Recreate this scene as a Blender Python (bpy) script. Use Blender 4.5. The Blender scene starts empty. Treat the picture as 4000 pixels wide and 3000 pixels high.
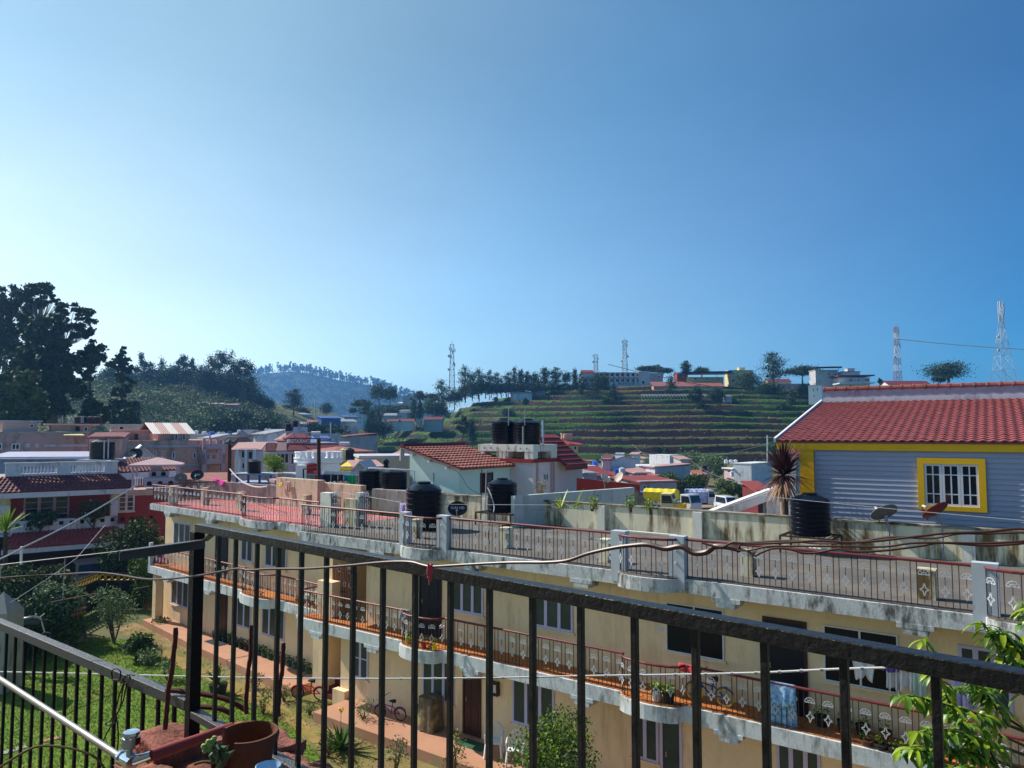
import bpy, bmesh, math, random
import numpy as np
from mathutils import Vector, Matrix
R = math.radians
SC = bpy.context.scene
COL = SC.collection
random.seed(7)
FPX = 2890.0
TH = math.atan(190 / FPX)
EYE = np.array([0.0, 0.0, 9.5])
_c, _s = math.cos(TH), math.sin(TH)
def ray(px, py):
    dx = (px - 2000) / FPX; dy = (1500 - py) / FPX
    return np.array([dx, _c - dy * _s, _s + dy * _c])
def atz(px, py, z):
    r = ray(px, py); return EYE + r * ((z - EYE[2]) / r[2])
def aty(px, py, y):
    r = ray(px, py); return EYE + r * (y / r[1])
class Frame:
    """a vertical building plane: u along it, n out of it, z up"""
    def __init__(s, O, d):
        s.O = np.array([O[0], O[1], 0.0]); d = np.array([d[0], d[1], 0.0]); s.d = d / np.linalg.norm(d)
        s.n = np.array([s.d[1], -s.d[0], 0.0])
        if s.n @ (EYE - s.O) < 0: s.n = -s.n
    def w(s, u, n, z): return s.O + s.d * u + s.n * n + np.array([0, 0, z])
    def uz(s, px, py, n=0.0):
        r = ray(px, py); p = s.O + s.n * n
        P = EYE + r * (((p - EYE) @ s.n) / (r @ s.n)) - s.O
        return float(P @ s.d), float(P[2])
    def un(s, px, py, z):
        P = atz(px, py, z) - s.O; return float(P @ s.d), float(P @ s.n)
    def us(s, px, u):
        """point of the plane u = const seen in image column px at eye level -> n"""
        r = ray(px, 1690); p = s.O + s.d * u
        P = EYE + r * (((p - EYE) @ s.d) / (r @ s.d)) - s.O
        return float(P @ s.n)
WORLD = None
class MB:
    def __init__(s, fr=None, M=None):
        s.v = []; s.f = []; s.m = []; s.fr = fr; s.M = M
    def P(s, p):
        if s.M is not None: p = s.M @ Vector(p)
        if s.fr is not None: return tuple(s.fr.w(p[0], p[1], p[2]))
        return (float(p[0]), float(p[1]), float(p[2]))
    def add(s, vs, fs, mi=0):
        b = len(s.v); s.v += [s.P(p) for p in vs]
        for f in fs: s.f.append(tuple(b + i for i in f)); s.m.append(mi)
    def box(s, x0, x1, y0, y1, z0, z1, mi=0):
        vs = [(x, y, z) for z in (z0, z1) for y in (y0, y1) for x in (x0, x1)]
        s.add(vs, [(0, 2, 3, 1), (4, 5, 7, 6), (0, 1, 5, 4), (2, 6, 7, 3), (0, 4, 6, 2), (1, 3, 7, 5)], mi)
    def cbox(s, c, sz, mi=0):
        s.box(c[0] - sz[0] / 2, c[0] + sz[0] / 2, c[1] - sz[1] / 2, c[1] + sz[1] / 2, c[2] - sz[2] / 2, c[2] + sz[2] / 2, mi)
    def quad(s, a, b, c, d, mi=0): s.add([a, b, c, d], [(0, 1, 2, 3)], mi)
    def slab(s, a, b, c, d, t, mi=0):
        """four corners with a thickness downwards"""
        vs = [a, b, c, d] + [(p[0], p[1], p[2] - t) for p in (a, b, c, d)]
        s.add(vs, [(0, 1, 2, 3), (7, 6, 5, 4), (0, 4, 5, 1), (1, 5, 6, 2), (2, 6, 7, 3), (3, 7, 4, 0)], mi)
    def prism(s, poly, z0, z1, mi=0):
        n = len(poly)
        s.add([(p[0], p[1], z0) for p in poly] + [(p[0], p[1], z1) for p in poly],
              [tuple(range(n - 1, -1, -1)), tuple(range(n, 2 * n))] + [(i, (i + 1) % n, n + (i + 1) % n, n + i) for i in range(n)], mi)
    def extr(s, poly, y0, y1, mi=0):
        """polygon in x,z extruded along y"""
        n = len(poly)
        s.add([(p[0], y0, p[1]) for p in poly] + [(p[0], y1, p[1]) for p in poly],
              [tuple(range(n)), tuple(range(2 * n - 1, n - 1, -1))] + [(i, n + i, n + (i + 1) % n, (i + 1) % n) for i in range(n)], mi)
    def tube(s, pts, r, n=6, mi=0, cap=True):
        pts = [Vector([float(a) for a in p]) for p in pts]; k = len(pts)
        rr = r if isinstance(r, (list, tuple)) else [r] * k
        vs = []; up = None
        for i in range(k):
            t = (pts[min(i + 1, k - 1)] - pts[max(i - 1, 0)])
            if t.length < 1e-9: t = Vector((0, 0, 1))
            t.normalize()
            if up is None: up = Vector((0, 0, 1)) if abs(t.z) < .9 else Vector((1, 0, 0))
            a = t.cross(up)
            if a.length < 1e-5: a = t.cross(Vector((.3, 1, .2)))
            a.normalize(); b = a.cross(t); up = b
            for j in range(n):
                q = 2 * math.pi * (j + .5) / n
                vs.append(pts[i] + (a * math.cos(q) + b * math.sin(q)) * rr[i])
        fs = [(i * n + j, i * n + (j + 1) % n, (i + 1) * n + (j + 1) % n, (i + 1) * n + j) for i in range(k - 1) for j in range(n)]
        if cap: fs += [tuple(range(n - 1, -1, -1)), tuple(range((k - 1) * n, k * n))]
        s.add(vs, fs, mi)
    def bar(s, p, q, w, h=None, mi=0, up=(0, 0, 1)):
        h = w if h is None else h
        p = Vector([float(a) for a in p]); q = Vector([float(a) for a in q]); t = (q - p).normalized(); u = Vector(up)
        a = t.cross(u)
        if a.length < 1e-4: a = t.cross(Vector((1, 0, 0)))
        a.normalize(); b = a.cross(t); a *= w / 2; b *= h / 2
        s.add([p - a - b, p + a - b, p + a + b, p - a + b, q - a - b, q + a - b, q + a + b, q - a + b],
              [(3, 2, 1, 0), (4, 5, 6, 7), (0, 1, 5, 4), (1, 2, 6, 5), (2, 3, 7, 6), (3, 0, 4, 7)], mi)
    def lathe(s, prof, n=20, c=(0, 0, 0), mi=0, a0=0.0, a1=2 * math.pi, sx=1, sy=1):
        full = abs(a1 - a0 - 2 * math.pi) < 1e-6; k = n if full else n + 1
        vs = []
        for r, z in prof:
            for j in range(k):
                q = a0 + (a1 - a0) * j / n
                vs.append((c[0] + r * math.cos(q) * sx, c[1] + r * math.sin(q) * sy, c[2] + z))
        fs = []
        for i in range(len(prof) - 1):
            for j in range(n):
                j2 = (j + 1) % k
                fs.append((i * k + j, i * k + j2, (i + 1) * k + j2, (i + 1) * k + j))
        s.add(vs, fs, mi)
    def ring(s, c, r, t, n=20, m=6, axis='y', mi=0, sq=1):
        pts = []
        for j in range(n + 1):
            q = 2 * math.pi * j / n
            if axis == 'y': pts.append((c[0] + r * math.cos(q), c[1], c[2] + r * math.sin(q) * sq))
            elif axis == 'x': pts.append((c[0], c[1] + r * math.cos(q), c[2] + r * math.sin(q) * sq))
            else: pts.append((c[0] + r * math.cos(q), c[1] + r * math.sin(q) * sq, c[2]))
        s.tube(pts, t, m, mi, cap=False)
    def build(s, name, mats, parent=None, smooth=False, recalc=True, bevel=0, sharp=40):
        if not isinstance(mats, (list, tuple)): mats = [mats]
        o0 = ROOT.get(parent.name, np.zeros(3)) if parent is not None else np.zeros(3)
        me = bpy.data.meshes.new(name)
        me.from_pydata([(p[0] - o0[0], p[1] - o0[1], p[2] - o0[2]) for p in s.v], [], s.f)
        for m in mats: me.materials.append(MAT(m))
        me.polygons.foreach_set('material_index', s.m)
        if recalc:
            bm = bmesh.new(); bm.from_mesh(me); bmesh.ops.recalc_face_normals(bm, faces=bm.faces); bm.to_mesh(me); bm.free()
        if smooth:
            me.polygons.foreach_set('use_smooth', [True] * len(me.polygons))
            me.set_sharp_from_angle(angle=R(sharp))
        me.update()
        o = bpy.data.objects.new(name, me); COL.objects.link(o)
        if parent is not None:
            o.parent = parent; ROOT[o.name] = o0
        else: ROOT[o.name] = np.zeros(3)
        if bevel:
            b = o.modifiers.new('bevel', 'BEVEL'); b.width = bevel; b.segments = 2; b.limit_method = 'ANGLE'; b.angle_limit = R(40)
        return o
ROOT = {}
def tag(o, label=None, cat=None, group=None, kind=None):
    if label: o['label'] = label
    if cat: o['category'] = cat
    if group: o['group'] = group
    if kind: o['kind'] = kind
    return o
def thing(name, loc, label, cat, group=None):
    e = bpy.data.objects.new(name, None); COL.objects.link(e)
    e.empty_display_size = .2
    e.location = [float(a) for a in loc]; ROOT[e.name] = np.array([float(a) for a in loc])
    return tag(e, label, cat, group)
def dup(o, loc=None, rz=None, sc=None, label=None, parent=None, top=True):
    c = o.copy(); COL.objects.link(c)
    if parent is not None: c.parent = parent
    for ch in list(o.children): dup(ch, parent=c, top=False)
    if top:
        if loc is not None: c.location = [float(a) for a in loc]
        if rz is not None: c.rotation_euler = (0, 0, rz)
        if sc is not None: c.scale = sc if isinstance(sc, (tuple, list)) else (sc, sc, sc)
        if label: c['label'] = label
    return c
def struct(o): o['kind'] = 'structure'; return o
_M = {}; _D = {}
def MAT(n):
    if not isinstance(n, str): return n
    if n not in _M: _M[n] = _make(n, **_D[n])
    return _M[n]
def mat(n, col, rough=.8, **k): _D[n] = dict(col=col, rough=rough, **k)
def _make(n, col, rough=.8, var=.12, vs=3.0, col2=None, c2=.5, c2s=2.0, c2w=.12, streak=None, stq=.5, sts=(3, 3, .5), metal=0, bump=.0, bs=40, spec=.3, trans=0, wave=None, brick=None, coat=0, emit=None, slope=None, fine=0):
    m = bpy.data.materials.new(n); m.use_nodes = True; nt = m.node_tree; N = nt.nodes; L = nt.links
    b = N['Principled BSDF']; b.inputs['Roughness'].default_value = rough; b.inputs['Metallic'].default_value = metal
    b.inputs['Specular IOR Level'].default_value = spec
    if coat: b.inputs['Coat Weight'].default_value = coat
    tc = N.new('ShaderNodeNewGeometry')
    pos = tc.outputs['Position']
    def noise(scale, detail=4, vec=None, ro=.6):
        t = N.new('ShaderNodeTexNoise'); t.inputs['Scale'].default_value = scale; t.inputs['Detail'].default_value = detail; t.inputs['Roughness'].default_value = ro
        L.new(vec if vec is not None else pos, t.inputs['Vector']); return t.outputs['Fac']
    def ramp(fac, a, c):
        r = N.new('ShaderNodeMapRange'); r.inputs['From Min'].default_value = a; r.inputs['From Max'].default_value = c; r.clamp = True
        L.new(fac, r.inputs['Value']); return r.outputs['Result']
    def mix(f, A, B, mode='MIX'):
        x = N.new('ShaderNodeMix'); x.data_type = 'RGBA'; x.blend_type = mode
        if isinstance(f, float): x.inputs['Factor'].default_value = f
        else: L.new(f, x.inputs['Factor'])
        for i, q in ((6, A), (7, B)):
            if isinstance(q, tuple): x.inputs[i].default_value = (*q, 1)
            else: L.new(q, x.inputs[i])
        return x.outputs[2]
    cur = tuple(col)
    if col2: cur = mix(ramp(noise(c2s, 5), c2 - c2w, c2 + c2w), cur, tuple(col2))
    if slope:
        g = N.new('ShaderNodeSeparateXYZ'); L.new(tc.outputs['True Normal'], g.inputs[0])
        ab = N.new('ShaderNodeMath'); ab.operation = 'ABSOLUTE'; L.new(g.outputs['Z'], ab.inputs[0])
        jit = N.new('ShaderNodeMath'); jit.operation = 'MULTIPLY_ADD'; L.new(noise(.35, 5), jit.inputs[0]); jit.inputs[1].default_value = .5; L.new(ab.outputs[0], jit.inputs[2])
        cur = mix(ramp(jit.outputs[0], slope[0], slope[1]), cur, tuple(slope[2]))
    if brick:
        t = N.new('ShaderNodeTexBrick'); t.inputs['Scale'].default_value = brick[0]; L.new(pos, t.inputs['Vector'])
        t.inputs['Mortar Size'].default_value = .02
        t.inputs['Color1'].default_value = (1, 1, 1, 1); t.inputs['Color2'].default_value = (.8, .8, .8, 1); t.inputs['Mortar'].default_value = (brick[1],) * 3 + (1,)
        cur = mix(1.0, cur, t.outputs['Color'], 'MULTIPLY')
    if var:
        v = N.new('ShaderNodeMapRange'); v.inputs['From Min'].default_value = .25; v.inputs['From Max'].default_value = .75
        v.inputs['To Min'].default_value = 1 - var; v.inputs['To Max'].default_value = 1 + var; L.new(noise(vs, 6), v.inputs['Value'])
        x = N.new('ShaderNodeMix'); x.data_type = 'RGBA'; x.blend_type = 'MULTIPLY'; x.inputs['Factor'].default_value = 1
        if isinstance(cur, tuple): x.inputs[6].default_value = (*cur, 1)
        else: L.new(cur, x.inputs[6])
        cb = N.new('ShaderNodeCombineColor')
        for i in range(3): L.new(v.outputs[0], cb.inputs[i])
        L.new(cb.outputs[0], x.inputs[7]); cur = x.outputs[2]
    if fine:
        v = N.new('ShaderNodeMapRange'); v.inputs['From Min'].default_value = .3; v.inputs['From Max'].default_value = .7
        v.inputs['To Min'].default_value = 1 - fine; v.inputs['To Max'].default_value = 1 + fine; L.new(noise(vs * 9, 3), v.inputs['Value'])
        cb = N.new('ShaderNodeCombineColor')
        for i in range(3): L.new(v.outputs[0], cb.inputs[i])
        cur = mix(1.0, cur, cb.outputs[0], 'MULTIPLY')
    if streak:
        mp = N.new('ShaderNodeMapping'); mp.inputs['Scale'].default_value = sts; L.new(pos, mp.inputs['Vector'])
        f = noise(1.0, 6, mp.outputs[0], .7)
        f2 = noise(.9, 3)
        ad = N.new('ShaderNodeMath'); ad.operation = 'MULTIPLY_ADD'; L.new(f2, ad.inputs[0]); ad.inputs[1].default_value = .45; L.new(f, ad.inputs[2])
        cur = mix(ramp(ad.outputs[0], stq + .225 - .06, stq + .225 + .12), cur, tuple(streak))
    if isinstance(cur, tuple): b.inputs['Base Color'].default_value = (*cur, 1)
    else: L.new(cur, b.inputs['Base Color'])
    if bump:
        bp = N.new('ShaderNodeBump'); bp.inputs['Strength'].default_value = min(1, bump); bp.inputs['Distance'].default_value = .01 if bs > 15 else .05
        L.new(noise(bs, 4), bp.inputs['Height']); L.new(bp.outputs[0], b.inputs['Normal'])
    if trans:
        tr = N.new('ShaderNodeBsdfTranslucent'); ms = N.new('ShaderNodeMixShader'); ms.inputs[0].default_value = trans
        if isinstance(cur, tuple): tr.inputs[0].default_value = (*cur, 1)
        else: L.new(cur, tr.inputs[0])
        L.new(b.outputs[0], ms.inputs[1]); L.new(tr.outputs[0], ms.inputs[2]); L.new(ms.outputs[0], N['Material Output'].inputs['Surface'])
    return m
def leaf_mesh(name, pts, size, m, parent, rs, asp=.55, up=.35, jit=.35, droop=None, mats=None):
    """scatter of leaf-sized folded faces at pts (world)"""
    n = len(pts); pts = np.asarray(pts, float)
    o0 = ROOT.get(parent.name, np.zeros(3)) if parent is not None else np.zeros(3)
    a = rs.normal(size=(n, 3)); a /= np.linalg.norm(a, axis=1)[:, None]
    if droop is not None: a = a * .6 + np.array([0, 0, -droop]); a /= np.linalg.norm(a, axis=1)[:, None]
    b = rs.normal(size=(n, 3)); b[:, 2] *= (1 - up); b -= a * (a * b).sum(1)[:, None]; b /= np.linalg.norm(b, axis=1)[:, None] + 1e-9
    s = size * (1 + jit * rs.uniform(-1, 1, n))[:, None]
    a *= s; b *= s * asp
    V = np.stack([pts - a * .5, pts + b * .5, pts + a * .5, pts - b * .5], 1).reshape(-1, 3) - o0
    me = bpy.data.meshes.new(name); me.vertices.add(4 * n); me.loops.add(4 * n); me.polygons.add(n)
    me.vertices.foreach_set('co', V.astype(np.float32).ravel()); me.loops.foreach_set('vertex_index', np.arange(4 * n, dtype=np.int32))
    me.polygons.foreach_set('loop_start', np.arange(0, 4 * n, 4, dtype=np.int32)); me.polygons.foreach_set('loop_total', np.full(n, 4, dtype=np.int32))
    ms = mats or [m]
    for q in ms: me.materials.append(MAT(q))
    if len(ms) > 1: me.polygons.foreach_set('material_index', rs.choice(len(ms), n, p=[.5] + [.5 / (len(ms) - 1)] * (len(ms) - 1)).astype(np.int32))
    me.update(calc_edges=True); me.validate()
    o = bpy.data.objects.new(name, me); COL.objects.link(o)
    if parent is not None: o.parent = parent
    ROOT[o.name] = o0
    return o
def ell_pts(rs, c, r, n, inner=.45):
    d = rs.normal(size=(n, 3)); d /= np.linalg.norm(d, axis=1)[:, None]
    q = inner + (1 - inner) * rs.uniform(0, 1, n) ** .6
    return np.asarray(c) + d * q[:, None] * np.asarray(r)
def crown_pts(rs, clumps, n, soft=0):
    w = np.array([np.prod(r) ** (2 / 3) for c, r in clumps]); w /= w.sum()
    if soft: return np.concatenate([np.asarray(c) + rs.normal(size=(max(6, int(n * k)), 3)) * np.asarray(r) * soft for (c, r), k in zip(clumps, w)])
    return np.concatenate([ell_pts(rs, c, r, max(6, int(n * k))) for (c, r), k in zip(clumps, w)])
mat('cream', (.86, .65, .40), .85, var=.09, vs=.9, fine=.035, bump=.15, bs=60, streak=(.66, .49, .29), stq=.58, sts=(1.6, 1.6, .25))
mat('cream_shade', (.58, .46, .26), .85, var=.07)
mat('slab_white', (.56, .585, .60), .9, var=.16, streak=(.10, .10, .092), stq=.53, sts=(5, 5, 1.6), fine=.14, bump=.3, bs=30)
mat('slab_white_f', (.62, .65, .66), .9, var=.14, streak=(.24, .24, .22), stq=.56, sts=(5, 5, 1.2), fine=.1, bump=.3, bs=30)
mat('pillar_white', (.48, .53, .59), .85, var=.08, streak=(.25, .26, .25), stq=.66, sts=(8, 8, 1.5))
mat('orange_tile', (.60, .20, .055), .6, var=.1, vs=2, brick=(2.6, .35))
mat('pink_tile', (.66, .20, .19), .7, var=.1, vs=2, brick=(1.4, .6), streak=(.42, .13, .12), stq=.6)
mat('roof_concrete', (.125, .115, .105), .9, var=.2, vs=.7, fine=.15, bump=.4, col2=(.19, .165, .14), c2s=.5, c2=.6)
mat('parapet', (.78, .73, .53), .9, var=.1, vs=1.2, streak=(.17, .115, .045), stq=.50, sts=(3.2, 3.2, .42), bump=.3, bs=25)
mat('parapet_pale', (.74, .73, .64), .9, var=.1, vs=1.2, streak=(.16, .12, .06), stq=.58, sts=(3.2, 3.2, .5), bump=.3, bs=25)
mat('parapet_dark', (.30, .28, .22), .9, var=.2, vs=2, streak=(.06, .05, .03), stq=.5)
mat('concrete', (.36, .34, .31), .9, var=.15, streak=(.12, .11, .1), stq=.58, bump=.3)
mat('maroon', (.15, .024, .030), .5, var=.12, vs=6, streak=(.16, .09, .02), stq=.68, sts=(1.2, 1.2, 1.2))
mat('iron', (.055, .030, .025), .6, var=.15)
mat('silver', (.62, .62, .66), .45, var=.08, metal=.2)
mat('lilac', (.55, .50, .72), .5, var=.05)
mat('white_frame', (.72, .72, .76), .5, var=.05)
mat('glass', (.015, .022, .028), .08, var=.3, vs=1.2, spec=.6)
mat('glass_blind', (.05, .07, .06), .25, var=.25, vs=2.5, spec=.4)
mat('glass_dark', (.003, .004, .008), .3, var=.3, vs=2)
mat('door_dark', (.008, .007, .014), .45, var=.2)
mat('door_brown', (.055, .018, .016), .4, var=.2)
mat('platform', (.46, .235, .145), .8, var=.14, vs=1.1, streak=(.36, .25, .15), stq=.58, bump=.2)
mat('soil', (.27, .175, .085), .95, var=.25, vs=1.5, col2=(.15, .14, .035), c2s=.5, c2=.47, fine=.25, bump=.6, bs=20)
mat('lawn', (.11, .21, .012), .95, var=.3, vs=1.8, col2=(.15, .19, .018), c2s=.45, c2=.55, fine=.2, bump=.8, bs=30)
mat('lawn_dry', (.20, .17, .03), .95, var=.25, vs=2, col2=(.30, .19, .07), c2s=.9, bump=.6, bs=30)
mat('grass_blade', (.11, .22, .012), .8, var=.35, vs=2, trans=.25)
mat('earth', (.16, .13, .06), .95, var=.25, vs=.3, col2=(.07, .10, .03), c2s=.08)
mat('asphalt', (.05, .048, .045), .95, var=.2, vs=1, fine=.15)
mat('road_earth', (.33, .20, .12), .95, var=.15, vs=.3, col2=(.24, .2, .16), c2s=.2)
mat('black_plastic', (.0030, .0055, .014), .28, var=.15, vs=2, spec=.2)
mat('black_plastic_dull', (.006, .008, .014), .5, var=.15, vs=2, spec=.25)
mat('dark_steel', (.0050, .0050, .0065), .5, var=.2, vs=14, spec=.2, bump=.5, bs=90)
mat('rail_black', (.011, .011, .013), .40, var=.3, vs=9, spec=.5, bump=.4, bs=70, streak=(.30, .28, .26), stq=.745, sts=(48, 48, 48))
mat('rail_grey', (.055, .058, .068), .42, var=.2, vs=14, spec=.5, bump=.5, bs=110, streak=(.2, .2, .2), stq=.76, sts=(20, 20, 20))
mat('galv', (.30, .285, .27), .45, var=.1, vs=20, metal=.75)
mat('chrome', (.75, .77, .82), .07, var=0, metal=1)
mat('terracotta', (.14, .050, .030), .85, var=.2, vs=12, bump=.4, bs=60, streak=(.10, .045, .035), stq=.6, sts=(8, 8, 8))
mat('terracotta_rim', (.30, .10, .055), .8, var=.2, vs=20)
mat('red_plaster', (.27, .095, .072), .95, var=.35, vs=9, bump=1, bs=45, streak=(.10, .07, .04), stq=.50, sts=(11, 11, 11), fine=.35)
mat('red_pipe', (.28, .055, .045), .6, var=.15, vs=10)
mat('rebar', (.10, .022, .020), .7, var=.2, vs=30)
mat('rope_white', (.52, .51, .53), .8, var=.1)
mat('wire_black', (.02, .014, .014), .35, var=.2, vs=20)
mat('cable', (.050, .020, .020), .42, var=.25, vs=20, spec=.4)
mat('pink_tie', (.6, .08, .14), .8)
mat('wire_grey', (.35, .36, .38), .5)
mat('wood_pole', (.045, .020, .018), .8, var=.15)
mat('red_paint', (.28, .028, .024), .7, var=.12)
mat('red_tin', (.26, .05, .042), .65, var=.2)
mat('tile_red', (.34, .060, .055), .65, var=.22, vs=3, fine=.12)
mat('tile_bright', (.29, .075, .068), .5, var=.22, vs=2.2, spec=.4, fine=.1)
mat('tile_orange', (.30, .105, .085), .8, var=.25, vs=2.5, streak=(.09, .05, .04), stq=.62, sts=(3, 3, 3))
mat('tile_dark', (.17, .035, .045), .75, var=.3, vs=2, streak=(.06, .025, .03), stq=.58, sts=(2, 2, 2))
mat('tile_pinkish', (.42, .24, .22), .75, var=.12)
mat('siding', (.37, .40, .51), .5, var=.06, vs=.8)
mat('yellow', (.88, .49, .010), .55, var=.06)
mat('grey_lilac', (.34, .33, .42), .85, var=.12, streak=(.22, .2, .25), stq=.6, sts=(2.5, 2.5, .4))
mat('white_wall', (.66, .67, .70), .85, var=.1, streak=(.30, .30, .30), stq=.60, sts=(2.4, 2.4, .4), fine=.06)
mat('white_paint', (.78, .79, .82), .7, var=.05)
mat('pale_green', (.56, .73, .66), .85, var=.06, vs=.7, streak=(.42, .48, .45), stq=.68, sts=(1.5, 1.5, .5))
mat('pale_pink', (.70, .60, .60), .85, var=.06, streak=(.5, .42, .4), stq=.68, sts=(1.5, 1.5, .4))
mat('pale_aqua', (.50, .58, .56), .9, var=.08, streak=(.32, .36, .33), stq=.6, sts=(2, 2, .5))
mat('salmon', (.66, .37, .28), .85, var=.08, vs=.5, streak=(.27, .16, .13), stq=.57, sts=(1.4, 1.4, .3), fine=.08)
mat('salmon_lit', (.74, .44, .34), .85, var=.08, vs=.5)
mat('mauve_brown', (.46, .30, .27), .9, var=.15, vs=.5, streak=(.2, .13, .12), stq=.58, sts=(.8, .8, .3))
mat('grey_wall', (.38, .38, .41), .9, var=.15, vs=.6, streak=(.2, .2, .22), stq=.6, sts=(1, 1, .4))
mat('grey_white', (.50, .50, .54), .9, var=.12, vs=.6, streak=(.3, .3, .32), stq=.6, sts=(1, 1, .4))
mat('sand_wall', (.56, .45, .32), .9, var=.14, vs=1.2, streak=(.26, .20, .14), stq=.56, sts=(2.5, 2.5, .6), fine=.12); mat('mauve_wall', (.27, .215, .205), .9, var=.15, vs=1, streak=(.12, .10, .10), stq=.54, sts=(2.5, 2.5, .5))
mat('yellow_wall', (.62, .54, .26), .85, var=.08)
mat('blue_wall', (.26, .34, .46), .85, var=.18, vs=.9, streak=(.12, .16, .26), stq=.58, sts=(1, 1, .6))
mat('blue_tarp', (.04, .10, .30), .6, var=.2)
mat('lilac_roof', (.36, .37, .50), .6, var=.1)
mat('tin_grey', (.30, .31, .34), .5, var=.2, vs=.5, metal=.2)
mat('lavender', (.40, .37, .50), .8, var=.08)
mat('dusty_pink', (.52, .36, .38), .85, var=.1)
mat('black_void', (.006, .006, .008), .9, var=0)
mat('bark', (.10, .07, .05), .95, var=.3, vs=2, bump=.6, bs=12)
mat('bark_pale', (.26, .22, .19), .95, var=.3, vs=1.5)
mat('leaf_euc', (.036, .068, .030), .7, var=.4, vs=.5, trans=.12)
mat('leaf_euc2', (.085, .12, .038), .7, var=.4, vs=.5, trans=.15)
mat('leaf_dark', (.022, .050, .018), .7, var=.4, vs=.4, trans=.1)
mat('leaf_mid', (.045, .095, .020), .7, var=.4, vs=.4, trans=.15)
mat('leaf_bush', (.055, .125, .018), .65, var=.45, vs=1.5, trans=.2)
mat('leaf_yellow', (.19, .30, .012), .6, var=.35, vs=2, trans=.25)
mat('leaf_fresh', (.30, .43, .020), .42, var=.35, vs=9, trans=.3, spec=.5)
mat('leaf_deep', (.10, .22, .018), .40, var=.35, vs=9, trans=.25, spec=.5)
mat('leaf_pale', (.22, .30, .16), .6, var=.3, vs=3, trans=.2)
mat('leaf_olive', (.16, .17, .035), .7, var=.4, vs=.6, trans=.15)
mat('leaf_purple', (.060, .022, .030), .55, var=.35, vs=3, trans=.1)
mat('leaf_straw', (.34, .20, .13), .8, var=.3, vs=3)
mat('stem', (.12, .08, .04), .9, var=.2)
mat('flower_yellow', (.8, .5, .01), .7); mat('flower_pink', (.62, .25, .5), .7); mat('flower_red', (.6, .04, .03), .7); mat('flower_white', (.8, .8, .8), .7)
mat('cloth_blue', (.10, .30, .62), .9, var=.3, vs=9, col2=(.45, .62, .80), c2s=14); mat('cloth_white', (.72, .67, .66), .9, var=.06)
mat('cloth_red', (.62, .06, .07), .9); mat('cloth_pink', (.70, .04, .32), .9); mat('cloth_dark', (.02, .025, .04), .9, var=.3); mat('cloth_teal', (.03, .25, .36), .9, var=.3)
mat('cloth_green', (.01, .48, .20), .9, var=.2); mat('cloth_grey', (.30, .32, .32), .9, var=.3); mat('cloth_purple', (.12, .06, .34), .9); mat('cloth_lilac', (.5, .4, .66), .9, var=.2)
mat('cloth_mint', (.55, .66, .56), .9)
mat('blanket', (.13, .10, .07), .95, var=.3, vs=8, col2=(.34, .30, .10), c2s=3.5, c2=.6)
mat('plastic_white', (.75, .75, .73), .5, var=.05); mat('pot_green', (.03, .10, .06), .6, var=.2); mat('pot_black', (.02, .02, .02), .6); mat('pot_red', (.6, .03, .03), .5); mat('pot_yellow', (.75, .55, .02), .5); mat('pot_lime', (.4, .7, .05), .5); mat('pot_pink', (.55, .10, .40), .5)
mat('pot_white', (.7, .68, .62), .7)
mat('rubber', (.012, .012, .013), .8); mat('bike_purple', (.20, .03, .16), .4); mat('bike_blue', (.03, .09, .30), .4); mat('bike_yellow', (.7, .5, .02), .5); mat('steel', (.5, .5, .52), .35, metal=.8)
mat('car_white', (.70, .71, .73), .3, var=.03, spec=.6, coat=.4); mat('car_dark', (.04, .05, .06), .35); mat('car_brown', (.24, .17, .15), .35, var=.05, coat=.3); mat('tail_red', (.5, .02, .02), .3)
mat('tarp_yellow', (.72, .58, .02), .7, var=.15, vs=2); mat('tarp_white', (.55, .58, .74), .6, var=.3, vs=2.5, col2=(.25, .3, .62), c2s=1.5); mat('truck_blue', (.10, .09, .36), .5); mat('truck_teal', (.10, .32, .36), .5)
mat('hill_green', (.055, .085, .022), .95, var=.35, vs=.15, col2=(.09, .10, .03), c2s=.05)
mat('far_wood', (.022, .045, .030), .95, var=.35, vs=.02)
mat('terrace', (.030, .013, .012), .95, var=.4, vs=.35, fine=.3, bump=1, bs=3)
mat('terrace_grass', (.048, .115, .013), .95, var=.4, vs=.5, fine=.3); mat('terrace_olive', (.10, .098, .028), .95, var=.35, vs=.4, fine=.3); mat('terrace_dark', (.014, .028, .011), .95, var=.4, vs=.5, fine=.3)
mat('mast_white', (.55, .56, .58), .5); mat('mast_red', (.30, .10, .09), .5); mat('mast_grey', (.36, .38, .41), .5, metal=.3)
mat('dish_grey', (.16, .16, .15), .6, var=.1); mat('dish_beige', (.52, .44, .38), .6); mat('dish_red', (.20, .028, .018), .5); mat('dish_black', (.012, .011, .016), .35)
mat('sign_red', (.42, .012, .016), .5); mat('sign_blue', (.38, .48, .62), .5); mat('letter_white', (.8, .8, .82), .5); mat('letter_grey', (.28, .28, .30), .5); mat('sign_teal', (.03, .22, .25), .5)
mat('gate_black', (.010, .010, .013), .6, var=.2); mat('gold', (.55, .36, .03), .35, var=.2, metal=.3)
mat('water_tank_blue', (.02, .13, .55), .4); mat('tank_white', (.70, .71, .72), .45)
mat('succulent', (.20, .34, .10), .5, var=.2, vs=20); mat('succulent_dark', (.06, .11, .05), .5, var=.2, vs=20); mat('bowl_blue', (.30, .50, .72), .4)
mat('stripe_white', (.44, .42, .41), .6); mat('stripe_red', (.24, .08, .08), .6)
FB = Frame((0, 21.2), (.8066, -.5911))
ZR, Z1, ZP = 5.98, 2.98, 0.30
NW = -.87
b0 = FB.w(0, -3, 0)
apt = thing('apartment_building', b0, 'long cream apartment building, near wing with grey roof terrace and walled back', 'building')
UL, UR = -9.4, 17.0
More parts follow.
